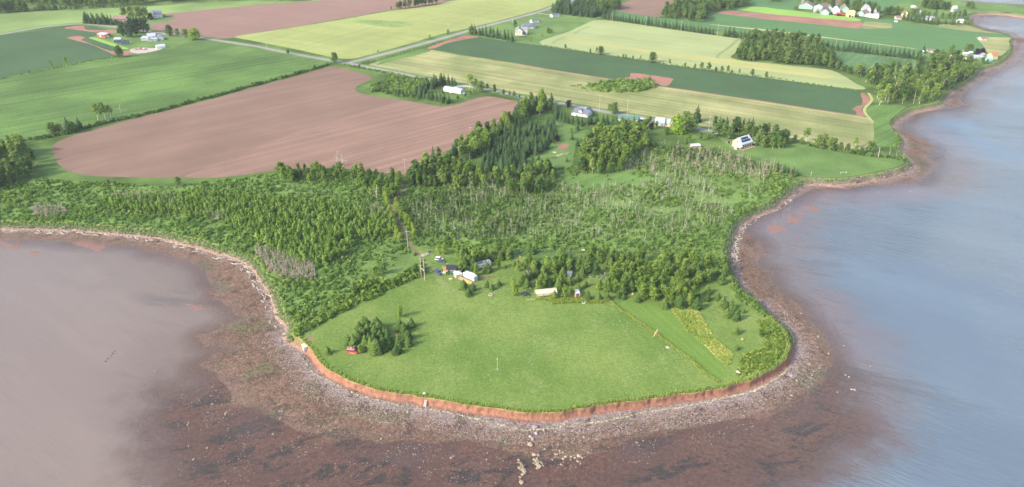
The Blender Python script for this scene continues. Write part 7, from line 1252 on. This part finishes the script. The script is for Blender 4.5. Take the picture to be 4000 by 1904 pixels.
for s_ in (-.5, .5): MB().bar(sd * s_ + Vector((0, 0, bot.z)), sd * s_ + dv * ln_ + Vector((0, 0, top.z)), .09, None, 4).part('stringer', wn_, t)
for i in range(15): f = (i + .5) / 15; c_ = dv * ln_ * f; MB().box((c_.x, c_.y, bot.z + (top.z - bot.z) * f + .08), (1.0, .26, .05), rz=math.atan2(sd.y, sd.x)).part('tread', wn_, t)
for s_ in (-.55, .55):
    for f in (.05, .95): c_ = dv * ln_ * f + sd * s_; z_ = bot.z + (top.z - bot.z) * f; MB().bar((c_.x, c_.y, z_ - .7), (c_.x, c_.y, z_ + .15), .06).part('post', wn_, t)
t = empty('spool_table', (*G(*D3((455, 290))[0]), LAND), 0, 'round grey table standing at the head of the beach stairs', 'table'); MB().lathe([(.62, .78), (.66, .8), (.66, .88), (.6, .9)], n=16).part('top', STEEL, t); MB().lathe([(.3, 0), (.22, .2), (.25, .78)], n=10).part('pedestal', W_grey, t)
# poles
M_pole = m_plain('pale_pole_wood', (.46, .41, .35), .85, .1)
def pole(px, h, label, lean=0.0, arm=True, group='utility poles', name='utility_pole'):
    t = empty(name, (*G(*px), LAND), U(-.3, .3), label, 'pole', group); MB().bar((0, 0, -.2), (lean, 0, h), .17, .12, 8).part('shaft', M_pole, t)
    if arm:
        a = MB().box((lean * .93, -.14, h * .93), (2.2, .12, .14)).part('crossarm', M_pole, t)
        for s_ in (-.95, .95): MB().bar((lean * .93 + s_, -.14, h * .93 + .07), (lean * .93 + s_, -.14, h * .93 + .32), .07).part('insulator', W_white, a)
for c_, r_, zx, zy, h, lb in ((0, 0, 722, 240, 14, 'pole on the meadow side of the road left of the tall tree row'), (0, 0, 218, 310, 14, 'pole by the road at the upper left meadow'), (1, 0, 112, 500, 12, 'pole beside the road above the pasture'), (1, 0, 1157, 548, 11, 'pole in the grain edge nearest the junction'), (1, 0, 1555, 447, 12, 'second pole up the climbing road'), (1, 0, 1918, 342, 13, 'third pole up the climbing road by a dark bush'), (1, 0, 2197, 272, 13, 'fourth pole up the climbing road'), (1, 0, 1433, 758, 9, 'pole on the shore road before the spruce belt'), (2, 0, 318, 1002, 11, 'pole on the shore road above the red field corner'), (2, 0, 5, 228, 11, 'pole beside the road by the houses'), (2, 0, 115, 152, 11, 'pole opposite the nearer mobile home'), (2, 0, 262, 108, 9, 'farthest pole up the climbing road'), (2, 0, 998, 217, 13, 'first pole standing before the windbreak'), (2, 0, 1333, 264, 13, 'second pole standing before the windbreak'), (2, 0, 1684, 310, 13, 'third pole standing before the windbreak'), (2, 0, 2047, 354, 14, 'fourth pole standing before the windbreak'), (2, 0, 2428, 386, 9, 'pole at the corner of the compact leafy wood'), (3, 0, 668, 492, 12, 'pole in the short spruce row'), (3, 0, 1090, 542, 12, 'pole in the long straight spruce row'), (3, 0, 1922, 600, 11, 'pole on the cottage lots'), (2, 0, 868, 1130, 17, 'tall pole beside the blue roofed bungalow'), (2, 0, 1148, 1165, 16, 'pole behind the green roofed home'), (1, 1, 1490, 577, 13, 'pole at the lower corner of the furrowed field'), (1, 1, 2140, 222, 11, 'pole rising from the tree belt of the furrowed field'), (1, 2, 1520, 112, 14, 'pole beside the dirt track near the point'), (2, 1, 1958, 145, 14, 'pole on the lawn before the shelter belt')):
    pole(Z(c_, r_, (zx, zy))[0], h, lb, U(-.15, .15))
t = empty('pole_frame', (*G(*C8((565, 780))[0]), LAND), 0, 'pair of tall pale poles braced like a letter H at the lawn corner', 'pole'); a0, a1 = G(*C8((527, 745))[0]), G(*C8((608, 815))[0]); cx, cy = t.location.x, t.location.y
for q, h in ((a0, 12.5), (a1, 14.5)): MB().bar((q[0] - cx, q[1] - cy, -.2), (q[0] - cx, q[1] - cy, h), .22, .15, 8).part('shaft', M_pole, t); MB().box((q[0] - cx, q[1] - cy, .15), (1.1, 1.1, .3), taper=.7).part('footing', W_brick, t)
MB().bar((a0[0] - cx, a0[1] - cy, 5.6), (a1[0] - cx, a1[1] - cy, 5.2), .17, None, 6).part('crossbeam', M_pole, t); MB().box((a1[0] - cx, a1[1] - cy - .3, 1.0), (.4, .25, .6)).part('meter_box', STEEL, t)
t = empty('flagpole', (*G(1942, 1444), LAND), 0, 'slender white flagpole with small limp flag on the open lawn', 'flagpole'); MB().bar((0, 0, -.1), (.2, 0, 6.6), .055, .04, 8).part('pole', W_cream, t); MB().add([(.17, 0, 6.4), (.0, -.05, 6.2), (-.12, .03, 5.5), (.05, 0, 5.3), (.15, 0, 5.4)], [(0, 1, 2, 3, 4)]).part('flag', W_cream, t)
for a in range(5): MB().box((math.cos(a * 1.26) * .55, math.sin(a * 1.26) * .55, .08), (.26, .2, .2), rz=a, taper=.7).part('stone', CONC, t)
# garden bits
t = empty('swing_frame', (*G(*D4((440, 310))[0]), LAND), 0, 'leaning timber tripod with orange panels on the line of long grass', 'frame')
q0 = G(*D4((440, 310))[0])
for px, h in (((388, 325), 0), ((485, 270), 0), ((430, 305), 0)):
    g_ = G(*D4(px)[0]); MB().bar((g_[0] - q0[0], g_[1] - q0[1], 0), (.9, .6, 3.9), .09, None, 6).part('leg', CANVAS, t)
MB().box((.1, .2, .8), (1.0, .08, 1.5), rx=.15).part('panel', W_orange, t); MB().box((.7, .5, 2.2), (.35, .08, 1.6)).part('panel', W_orange, t)
t = empty('stone_planter', (*G(*C8((2185, 1190))[0]), LAND + .03), 0, 'round stone planter ring on the lawn below the trio of trees', 'planter')
for a in range(10): MB().box((math.cos(a * .628) * .95, math.sin(a * .628) * .95, .22), (.55, .34, .45), rz=a * .628 + 1.57, taper=.85).part('stone', CONC, t)
MB().lathe([(.8, .1), (.8, .3)], n=12).part('soil', R_brown, t)
t = empty('lumber_pile', (*G(*C8((600, 235))[0]), LAND + .03), .4, 'grey pile of scrap lumber beside the dirt track', 'wood pile'); g_ = random.Random(4)
for i in range(16): MB().box((g_.uniform(-2, 2), g_.uniform(-1, 1), .2 + .09 * (i // 3)), (g_.uniform(1.6, 3.2), .25, .12), rz=g_.uniform(-.8, .8)).part('board', (CONC, W_tan, W_grey)[i % 3], t)
t = empty('leaning_panel', (*G(*C8((720, 165))[0]), LAND + .03), .7, 'weathered grey door panel propped behind the lumber pile', 'panel'); MB().box((0, 0, 1.0), (2.0, .1, 2.2), rx=.5).part('board', W_grey, t); MB().bar((0, .6, 0), (0, .1, 1.2), .06).part('prop', W_wood, t)
t = empty('brush_pile', (*G(*K(2130, 550, 12.26, (860, 700))[0]), LAND + .03), .5, 'long grey heap of cut brush in the mown clearing', 'brush pile'); g_ = random.Random(9); b = MB()
for i in range(150): x = g_.uniform(-5, 5); y_ = g_.gauss(0, .8); z_ = max(.1, 1.3 - abs(y_) * .9) * g_.random(); a = g_.uniform(0, 3.14); b.bar((x, y_, z_), (x + math.cos(a) * 1.4, y_ + math.sin(a) * 1.4, z_ + g_.uniform(-.2, .5)), .09, .05, 4)
o = b.part('branches', M_dead, t); o['kind'] = 'stuff'
t = empty('brush_pile', (*G(*K(2130, 550, 12.26, (400, 860))[0]), LAND + .03), .1, 'low brown brush heap at the near end of the long one', 'brush pile'); b = MB()
for i in range(70): x = g_.uniform(-3, 3); y_ = g_.gauss(0, .7); z_ = max(.1, .8 - abs(y_) * .7) * g_.random(); a = g_.uniform(0, 3.14); b.bar((x, y_, z_), (x + math.cos(a) * 1.2, y_ + math.sin(a) * 1.2, z_ + g_.uniform(-.15, .3)), .09, .05, 4)
o = b.part('branches', M_bark, t); o['kind'] = 'stuff'
t = empty('water_trough', (*G(*K(2130, 550, 12.26, (445, 590))[0]), LAND + .03), 0, 'white trough standing by the red vegetable plot', 'trough'); MB().box((0, 0, .45), (2.4, .8, .5), taper=1.15).part('body', W_white, t)
for x in (-.9, .9): MB().box((x, 0, .1), (.15, .6, .25)).part('leg', W_wood, t)
t = empty('rail_gate', (*G(*Z(3, 1, (750, 560))[0]), LAND), .1, 'low white rail frame above the stone sea wall', 'gate')
for x in (-2.2, 2.2): MB().box((x, 0, .7), (.16, .16, 1.4)).part('post', W_white, t)
MB().box((0, 0, 1.2), (4.4, .1, .14)).part('rail', W_white, t)
t = empty('signpost', (*G(*Z(3, 1, (425, 590))[0]), LAND), 0, 'thin pale post at the start of the stone sea wall', 'post'); MB().bar((0, 0, -.1), (.1, 0, 4.2), .1, .08).part('shaft', M_pole, t); MB().box((0, 0, 2.8), (.5, .08, .4)).part('plate', W_white, t)
for c_, r_, zx, zy, lb in ((1, 2, 2262, 490, 'thin stake standing near the trio of small trees'), (2, 0, 845, 1120, 'short post beside the tall pole at the bungalow')):
    t = empty('stake', (*G(*Z(c_, r_, (zx, zy))[0]), LAND), 0, lb, 'stake'); MB().bar((0, 0, -.1), (0, 0, 2.6 if r_ == 2 else 5), .07).part('shaft', M_pole, t); MB().box((0, 0, 2.4 if r_ == 2 else 4.6), (.3, .1, .16)).part('cap', W_white, t)

# ------------------------------------------------------------------ beach: stones, driftwood, wrack
Zg = zb.reshape(ny_, nx_)
def bz(pts):
    pts = np.asarray(pts); i = np.clip(np.searchsorted(gx, pts[:, 0]) - 1, 0, nx_ - 2); j = np.clip(np.searchsorted(gy, pts[:, 1]) - 1, 0, ny_ - 2)
    u = (pts[:, 0] - gx[i]) / (gx[i + 1] - gx[i]); v = (pts[:, 1] - gy[j]) / (gy[j + 1] - gy[j]); return (Zg[j, i] * (1 - u) + Zg[j, i + 1] * u) * (1 - v) + (Zg[j + 1, i] * (1 - u) + Zg[j + 1, i + 1] * u) * v
import bmesh
def rock(seed, sub=1, blocky=0.0):
    bm = bmesh.new(); bmesh.ops.create_icosphere(bm, subdivisions=sub, radius=.5); g = random.Random(seed); s = (g.uniform(.9, 1.3), g.uniform(.7, 1.0), g.uniform(.5, .75))
    for v in bm.verts:
        d = 1 + .28 * mnoise.noise(v.co * 3 + Vector((seed * 3.1, 0, 0))); c = v.co * d
        if blocky: c = Vector([max(-.36, min(.36, q * 1.25)) for q in c])
        v.co = Vector((c.x * s[0], c.y * s[1], c.z * s[2]))
    me = bpy.data.meshes.new('rock'); bm.to_mesh(me); bm.free(); return me
def m_rock(name, a, b):
    t = NT(name); oi = t.n('ShaderNodeObjectInfo').outputs['Random']; r = t.math('FRACT', t.math('ADD', oi, t.attr('tint'))); p = t.n('ShaderNodeTexCoord').outputs['Object']; n1_ = t.noise(p, 4, 4, .7)
    k = t.mix(r, a, b); k = t.mix(t.ramp(n1_, .3, .7), t.mix(1.0, k, (.75,) * 3, 'MULTIPLY'), t.mix(1.0, k, (1.2,) * 3, 'MULTIPLY')); return t.bsdf(k, .9, (n1_, .4, .1), .2)
MR_grey = m_rock('beach_stone', (.19, .145, .135), (.40, .34, .32)); MR_low = m_rock('brown_beach_stone', (.11, .078, .062), (.27, .20, .16)); MR_tan = m_rock('tan_sandstone', (.25, .20, .145), (.38, .31, .23)); MR_dark = m_rock('riprap_stone', (.08, .062, .056), (.25, .195, .165)); MR_wet = m_rock('weedy_stone', (.16, .13, .06), (.28, .23, .13))
def octa(seed):
    g = np.random.default_rng(seed); V = np.array([(.5, 0, 0), (-.5, 0, 0), (0, .5, 0), (0, -.5, 0), (0, 0, .38), (0, 0, -.3)]) * (.75 + .5 * g.random((6, 1))); return V, np.array([(0, 2, 4, 4), (2, 1, 4, 4), (1, 3, 4, 4), (3, 0, 4, 4)])
OCT = [octa(s) for s in range(5)]
def beach_pts(n_, i0, i1, d0, d1, p=1.0):
    k_ = rng.uniform(i0, i1, n_); a = k_.astype(int); f = (k_ - a)[:, None]; e = E[a] * (1 - f) + E[a + 1] * f; q = d0 + (d1 - d0) * rng.random(n_) ** p; return e + OUT[a] * q[:, None]
def keep_out(p_, d=1.6): return p_[~inside(p_, land_poly)]
st = keep_out(beach_pts(15000, i_b0 - 8, i_b1 + 18, 2.0, 15, 1.2)); stuff('gravel', OCT, st, .22 + .5 * rng.random(len(st)) ** 3, MR_grey, 'grey and pink beach stones below the bluff', bz(st))
st = keep_out(beach_pts(7000, i_b0 - 30, i_b1 + 30, 10, 34, 1.0)); st = st[(vnoise(st, .08, 41) > -.15)]; stuff('gravel', OCT, st, .2 + .45 * rng.random(len(st)) ** 3, MR_low, 'scattered stones on the lower beach', bz(st))
st = scatter(3000, GP([(640, 1560), (900, 1480), (1050, 1620), (1600, 1730), (2100, 1790), (2700, 1690), (3000, 1640), (2700, 1780), (2100, 1890), (1000, 1900), (700, 1880)], 0)); st = st[vnoise(st, .07, 51) > .0]; stuff('gravel', OCT, st, .25 + .6 * rng.random(len(st)) ** 3, MR_tan, 'pale stones lying in the shallows off the point', bz(st))
st = keep_out(beach_pts(1500, i_b0 + 2, i_b1 - 2, 1.0, 2.9, 1.0)); stuff('rubble', OCT, st, .25 + .8 * rng.random(len(st)) ** 3, F_redp, 'lumps of red earth fallen along the foot of the bluff', np.interp(seg_dist(st, E, False), [.9, 1.6, 3.0], [1.0, .85, .75]))
# wrack line
wk = []
for x, y in resample(GP(Z(1, 2, (440, 1150)) + Z(1, 3, (520, 20), (580, 100), (680, 150), (850, 240), (1000, 310), (1250, 375), (1500, 440), (1700, 455), (1900, 490), (2400, 600)) + Z(2, 3, (100, 665), (300, 660), (540, 630), (900, 580), (1250, 510), (1500, 465), (1700, 440), (2100, 350), (2350, 300), (2500, 235)) + Z(3, 3, (0, 210), (150, 110), (220, 40)), .6), .35): wk += [(x + U(-.25, .25), y + U(-.25, .25))]
wk = np.array(wk); M_wr = m_leaf('dried_eelgrass', (.42, .38, .28), (.60, .56, .44), trans=.1); stuff('wrack', [dome(s, 5, .7, .15, .5) for s in range(3)], wk, .7 + .6 * rng.random(len(wk)), M_wr, 'thin pale line of dried seaweed along the beach', bz(wk) + .02)
# boulders, one by one
ROCKS = [rock(s, 2) for s in range(5)]; BLOCKS = [rock(s + 20, 2, 1) for s in range(5)]
def boulder(px, size, label, group, mat, meshes=ROCKS, rz=None, name='boulder', z0=.4):
    p_ = G(*px, z0); me = random.choice(meshes)
    key = (me.name, mat.name)
    if key not in BC: BC[key] = me.copy(); BC[key].materials.clear(); BC[key].materials.append(mat)
    o = link(name, BC[key]); o.location = (p_[0], p_[1], float(bz([p_])[0]) + size * .12); o.scale = (size,) * 3; o.rotation_euler = (0, 0, U(0, 6.28) if rz is None else rz); return tag(o, label, 'boulder', group)
BC = {}
for zx, zy, s in ((420, 150, 3.0), (260, 190, 1.9), (445, 260, 2.2), (340, 320, 2.0), (385, 365, 2.0), (340, 460, 2.8), (415, 205, 1.2), (585, 200, 1.8), (965, 95, 1.6), (1250, 215, 1.4), (1325, 325, 1.4), (610, 465, 1.0), (605, 540, 1.2), (820, 545, 1.0), (410, 640, 2.0), (490, 650, 2.0)):
    boulder(D5((zx, zy))[0], s * .75, 'grey boulder in the string running out from the tip of the bluff', 'boulders off the tip of the bluff', MR_tan if zy > 400 else MR_grey)
for k_, pts_ in (('western', ((120, 745, 1.1), (125, 790, 1.2), (160, 800, 1.1), (175, 830, 1.2), (190, 865, 1.6), (140, 895, 1.8), (205, 930, 1.9), (230, 965, 1.7), (195, 1015, 1.5), (230, 1000, 1.1), (150, 1060, 1.2), (175, 1160, 1.9), (150, 1110, .9))), ('eastern', ((405, 740, 1.3), (460, 715, 1.0), (455, 765, 1.8), (470, 800, 1.8), (480, 840, 1.7), (500, 870, 1.9), (440, 830, 1.0), (530, 790, 1.3), (550, 810, 1.0), (465, 900, 1.1), (570, 850, 1.1), (400, 800, .9)))):
    for zx, zy, s in pts_: boulder(D5((zx, zy))[0], s * .95, f'flat tan sandstone slab in the {k_} stone ridge of the shallows', f'{k_} stone ridge', MR_tan, BLOCKS, R(-35) + U(-.25, .25), 'sandstone_slab', 0)
for zx, zy, s in ((800, 640, 1.0), (880, 580, 1.0), (890, 620, 1.2), (940, 610, 1.3), (990, 685, 1.2), (945, 720, 1.2), (1095, 685, 1.1), (1230, 670, 1.8), (1295, 700, 1.2), (1215, 765, 1.2), (1160, 700, 1.1), (745, 735, .9), (900, 825, .9), (1085, 735, .9), (830, 640, .9)):
    boulder(D5((zx, zy))[0], s * .9, 'pale stone on the sand spit east of the stone ridges', 'stones on the sand spit', MR_tan, z0=.1)
for c_, r_, zx, zy, s, lb in ((1, 3, 625, 362, 2.0, 'large round boulder alone on the western beach'), (1, 3, 245, 545, 1.6, 'pale boulder at the western waterline'), (1, 3, 230, 475, 1.1, 'left of two small boulders near the western waterline'), (1, 3, 258, 475, 1.1, 'right of two small boulders near the western waterline'), (1, 3, 555, 150, 1.2, 'dark boulder below the western bluff'), (1, 3, 1290, 480, 1.6, 'dark upright boulder below the stairs'), (1, 3, 1300, 505, 1.4, 'orange tinged boulder below the stairs'), (1, 3, 1515, 493, 1.6, 'bluish boulder on the gravel below the bluff'), (1, 3, 1405, 480, 1.0, 'small boulder left of the bluish one'), (1, 3, 1770, 430, 1.8, 'fallen red earth block beside the stairs'), (1, 3, 1410, 330, 1.3, 'red earth lump at the foot of the bluff'), (1, 3, 2250, 610, 1.5, 'mossy boulder in the weedy cluster'), (1, 3, 2220, 620, 1.0, 'small mossy boulder left in the weedy cluster'), (1, 3, 2300, 645, 1.1, 'low mossy boulder right in the weedy cluster'), (1, 3, 1170, 635, 1.0, 'pale stone in the middle of the lower beach'), (1, 3, 1250, 750, 1.4, 'pale boulder at the edge of the muddy pool'), (1, 3, 1340, 715, 1.2, 'boulder above the muddy pool'), (1, 3, 1945, 935, 1.3, 'larger white stone in the red shallows'), (1, 3, 1968, 918, .8, 'smaller white stone beside the larger one in the red shallows'), (1, 3, 2300, 950, .9, 'single white stone in the red shallows'), (1, 3, 170, 700, 1.4, 'pale stone patch by the western shallows'), (1, 3, 2115, 490, 1.2, 'grey boulder near the bluff centre'), (1, 3, 1015, 405, 1.6, 'flat grey boulder on the western gravel'), (1, 3, 500, 310, 1.2, 'pale boulder pair on the western beach'), (0, 3, 2120, 400, 1.4, 'bright white round stone in the western shallows'), (0, 3, 1880, 585, 1.2, 'upper of two yellowish stones in the western shallows'), (0, 3, 1870, 603, 1.2, 'lower of two yellowish stones in the western shallows'), (0, 3, 1930, 948, 1.7, 'long yellowish stone in the weed beds'), (0, 3, 2250, 490, 1.1, 'upper pale stone by the weed edge'), (0, 3, 2245, 505, 1.1, 'lower pale stone by the weed edge'), (0, 3, 2065, 835, 1.5, 'flat tan stone in the weed beds'), (0, 3, 1880, 815, 1.1, 'small tan stone in the weed beds'), (0, 3, 1545, 68, 1.0, 'black and white stone out in the western bay'), (3, 3, 415, 10, 1.6, 'dark boulder on the eastern beach'), (3, 3, 235, 130, 2.0, 'long brown boulder on the eastern gravel'), (3, 3, 285, 175, 1.4, 'brown boulder below the long one on the eastern gravel'), (3, 3, 440, 118, 1.2, 'tan boulder near the eastern waterline'), (3, 3, 515, 48, 1.0, 'round stone near the eastern waterline'), (3, 3, 235, 320, 1.7, 'pale rounded boulder on the south eastern sand'), (3, 3, 315, 92, 1.0, 'mossy stone on the eastern gravel'), (3, 3, 840, 253, 1.5, 'left half of the split tan boulder in the eastern shallows'), (3, 3, 865, 255, 1.5, 'right half of the split tan boulder in the eastern shallows'), (3, 3, 695, 282, 1.2, 'low tan stone in the eastern shallows'), (3, 3, 810, 130, 1.3, 'brown stone off the eastern beach'), (3, 3, 775, 110, 1.0, 'small brown stone off the eastern beach'), (3, 3, 1022, 20, 1.2, 'lone tan stone farthest out in the eastern shallows'), (3, 2, 760, 1045, 1.4, 'weedy stone off the eastern point'), (3, 2, 500, 958, 1.3, 'brown stone at the eastern sand edge'), (3, 2, 605, 1125, 1.3, 'tan stone at the eastern waterline'), (3, 2, 330, 725, 1.2, 'stone on the red sand of the eastern flat'), (2, 3, 185, 815, .1, 'x'), (2, 3, 525, 608, 1.3, 'blue grey boulder at the foot of the bluff tip'), (2, 3, 680, 680, 1.2, 'greenish boulder on the southern gravel'), (2, 3, 715, 735, 1.0, 'tan boulder on the southern gravel'), (2, 3, 850, 755, 1.4, 'long greenish boulder on the southern beach'), (2, 3, 1560, 480, 1.2, 'grey boulder on the wrack line'), (2, 3, 870, 505, 1.5, 'red earth block fallen at the bluff foot'), (2, 3, 2140, 330, 1.4, 'dark boulder below the eastern bluff'), (2, 3, 1310, 765, 1.0, 'yellowish stone at the southern waterline')):
    if s > .2: boulder(Z(c_, r_, (zx, zy))[0], s * .8, lb, 'single boulders of the beach', MR_wet if ('moss' in lb or 'weedy' in lb or 'green' in lb) else F_redp if 'red earth' in lb else MR_tan if any(q in lb for q in ('pale', 'white', 'yellow', 'tan')) else MR_grey)
# stone sea wall
t = empty('sea_wall', (*E[(i_rr0 + i_rr1) // 2], 0), 0, 'curved sea wall of dumped dark boulders below the meadow', 'sea wall'); ox, oy = E[(i_rr0 + i_rr1) // 2]; RM = []
for m_ in BLOCKS + ROCKS: q = m_.copy(); q.materials.clear(); q.materials.append(MR_dark); RM.append(q)
kk = 0
for i in np.linspace(i_rr0 + 1, i_rr1 - 1, 96):
    a = int(i)
    for d_, z_ in ((.3, 3.2), (1.7, 2.3), (3.2, 1.4)):
        if kk >= 290: break
        s = U(1.3, 2.2); o = link('stone', random.choice(RM), t); o.location = (E[a][0] + OUT[a][0] * (d_ + U(-.4, .4)) + T[a][0] * U(-.8, .8) - ox, E[a][1] + OUT[a][1] * (d_ + U(-.4, .4)) + T[a][1] * U(-.8, .8) - oy, z_ + U(-.2, .4)); o.scale = (s, s, s * .9); o.rotation_euler = (U(-.4, .4), U(-.4, .4), U(0, 6.28)); kk += 1
# driftwood
LOGS = []
for s in range(4):
    g = random.Random(s); b = MB(); b.bar((-2, 0, .12), (0, g.uniform(-.2, .2), .16), .15, .13, 6).bar((0, g.uniform(-.1, .1), .16), (2.2, g.uniform(-.3, .3), .2), .13, .07, 6); b.bar((.6, 0, .16), (1.3, g.choice((-.6, .6)), .4), .06, .03, 4); LOGS.append(b.mesh('log', M_dead))
def log_at(p_, L_, rz, label, group, name='driftwood_log'):
    o = link(name, random.choice(LOGS)); o.location = (p_[0], p_[1], float(bz([p_])[0]) + .02); o.scale = (L_ / 4.2, 1.4, 1.4); o.rotation_euler = (0, 0, rz); tag(o, label, 'driftwood', group)
iw0 = near_idx(Z(0, 1, (0, 1030))[0]); iw1 = i_b0
for k_ in range(95):
    i = random.randrange(iw0, iw1 - 4); p_ = E[i] + OUT[i] * U(5.2, 9.5); log_at(p_, U(2, 5), math.atan2(T[i][1], T[i][0]) + U(-.7, .7), 'bleached driftwood log along the western high tide line', 'driftwood of the western shore')
ie0 = near_idx(Z(2, 2, (2130, 150))[0]); ie1 = near_idx(Z(3, 1, (180, 700))[0])
for k_ in range(55):
    i = random.randrange(ie0, ie1); p_ = E[i] + OUT[i] * U(5, 8.5); log_at(p_, U(2, 5), math.atan2(T[i][1], T[i][0]) + U(-.9, .9), 'bleached driftwood log along the eastern high tide line', 'driftwood of the eastern shore')
for zx, zy, L_, a, lb in ((385, 140, 9, (355, 20), 'long straight bleached trunk lying up the western beach'), (660, 850, 9, (540, 990), 'fallen grey tree trunk lying down the western bank'), (640, 1015, 6, (780, 1080), 'bleached trunk at the corner of the bluff'), (300, 330, 5, (240, 300), 'pale twisted root stump on the western bank')):
    g0, g1 = G(*D6((zx, zy))[0], .8), G(*D6(a)[0], .8); log_at(g0, L_, math.atan2(g1[1] - g0[1], g1[0] - g0[0]), lb, None)
for zx, zy, L_, lb in ((75, 1055, 6, 'pale log at the far western end of the beach'), (1490, 1105, 5, 'single bleached log above the west bay flats')):
    log_at(G(*Z(0, 1, (zx, zy))[0], .8), L_, -.5, lb, None)
for zx, zy, L_, rz, lb in ((2190, 190, 6, 1.0, 'tangled bleached root at the eastern end of the grove'), (2170, 40, 7, .8, 'bleached log below the eastern marsh edge')): log_at(G(*Z(2, 2, (zx, zy))[0], .9), L_, rz, lb, None)
for zx, zy, L_, rz, lb in ((220, 750, 8, .6, 'spiky heap of bleached branches on the sandy cove'), (170, 790, 6, -.4, 'bleached trunk crossing the sandy cove'), (40, 850, 6, .9, 'bleached branch at the lower sandy cove')): log_at(G(*Z(3, 1, (zx, zy))[0], .9), L_, rz, lb, None)
# bits standing out in the water
t = empty('old_pilings', (*G(*Z(0, 2, (1090, 1160))[0], 0), 0), 0, 'short row of dark piling stumps out in the west bay', 'pilings', None)
for i in range(5): MB().bar((U(-.7, .7), -3.4 + i * 1.9, -.7), (U(-.7, .7), -3.4 + i * 1.9, .3), .34, .26, 7).part('stump', M_bark, t)

# ------------------------------------------------------------------ haze
hb = MB(); hb.box((0, 3000, 103), (24000, 20000, 212)); hm = bpy.data.materials.new('air_haze'); hm.use_nodes = True; ht = hm.node_tree; ht.nodes.clear()
ho = ht.nodes.new('ShaderNodeOutputMaterial'); pv = ht.nodes.new('ShaderNodeVolumePrincipled')
pv.inputs['Color'].default_value = (.93, .96, 1.0, 1); pv.inputs['Density'].default_value = HAZE; pv.inputs['Anisotropy'].default_value = 0.0
ht.links.new(pv.outputs[0], ho.inputs['Volume'])
tag(link('haze', hb.mesh('haze', hm)), 'thin pale haze over the whole coast', None, None, 'stuff')
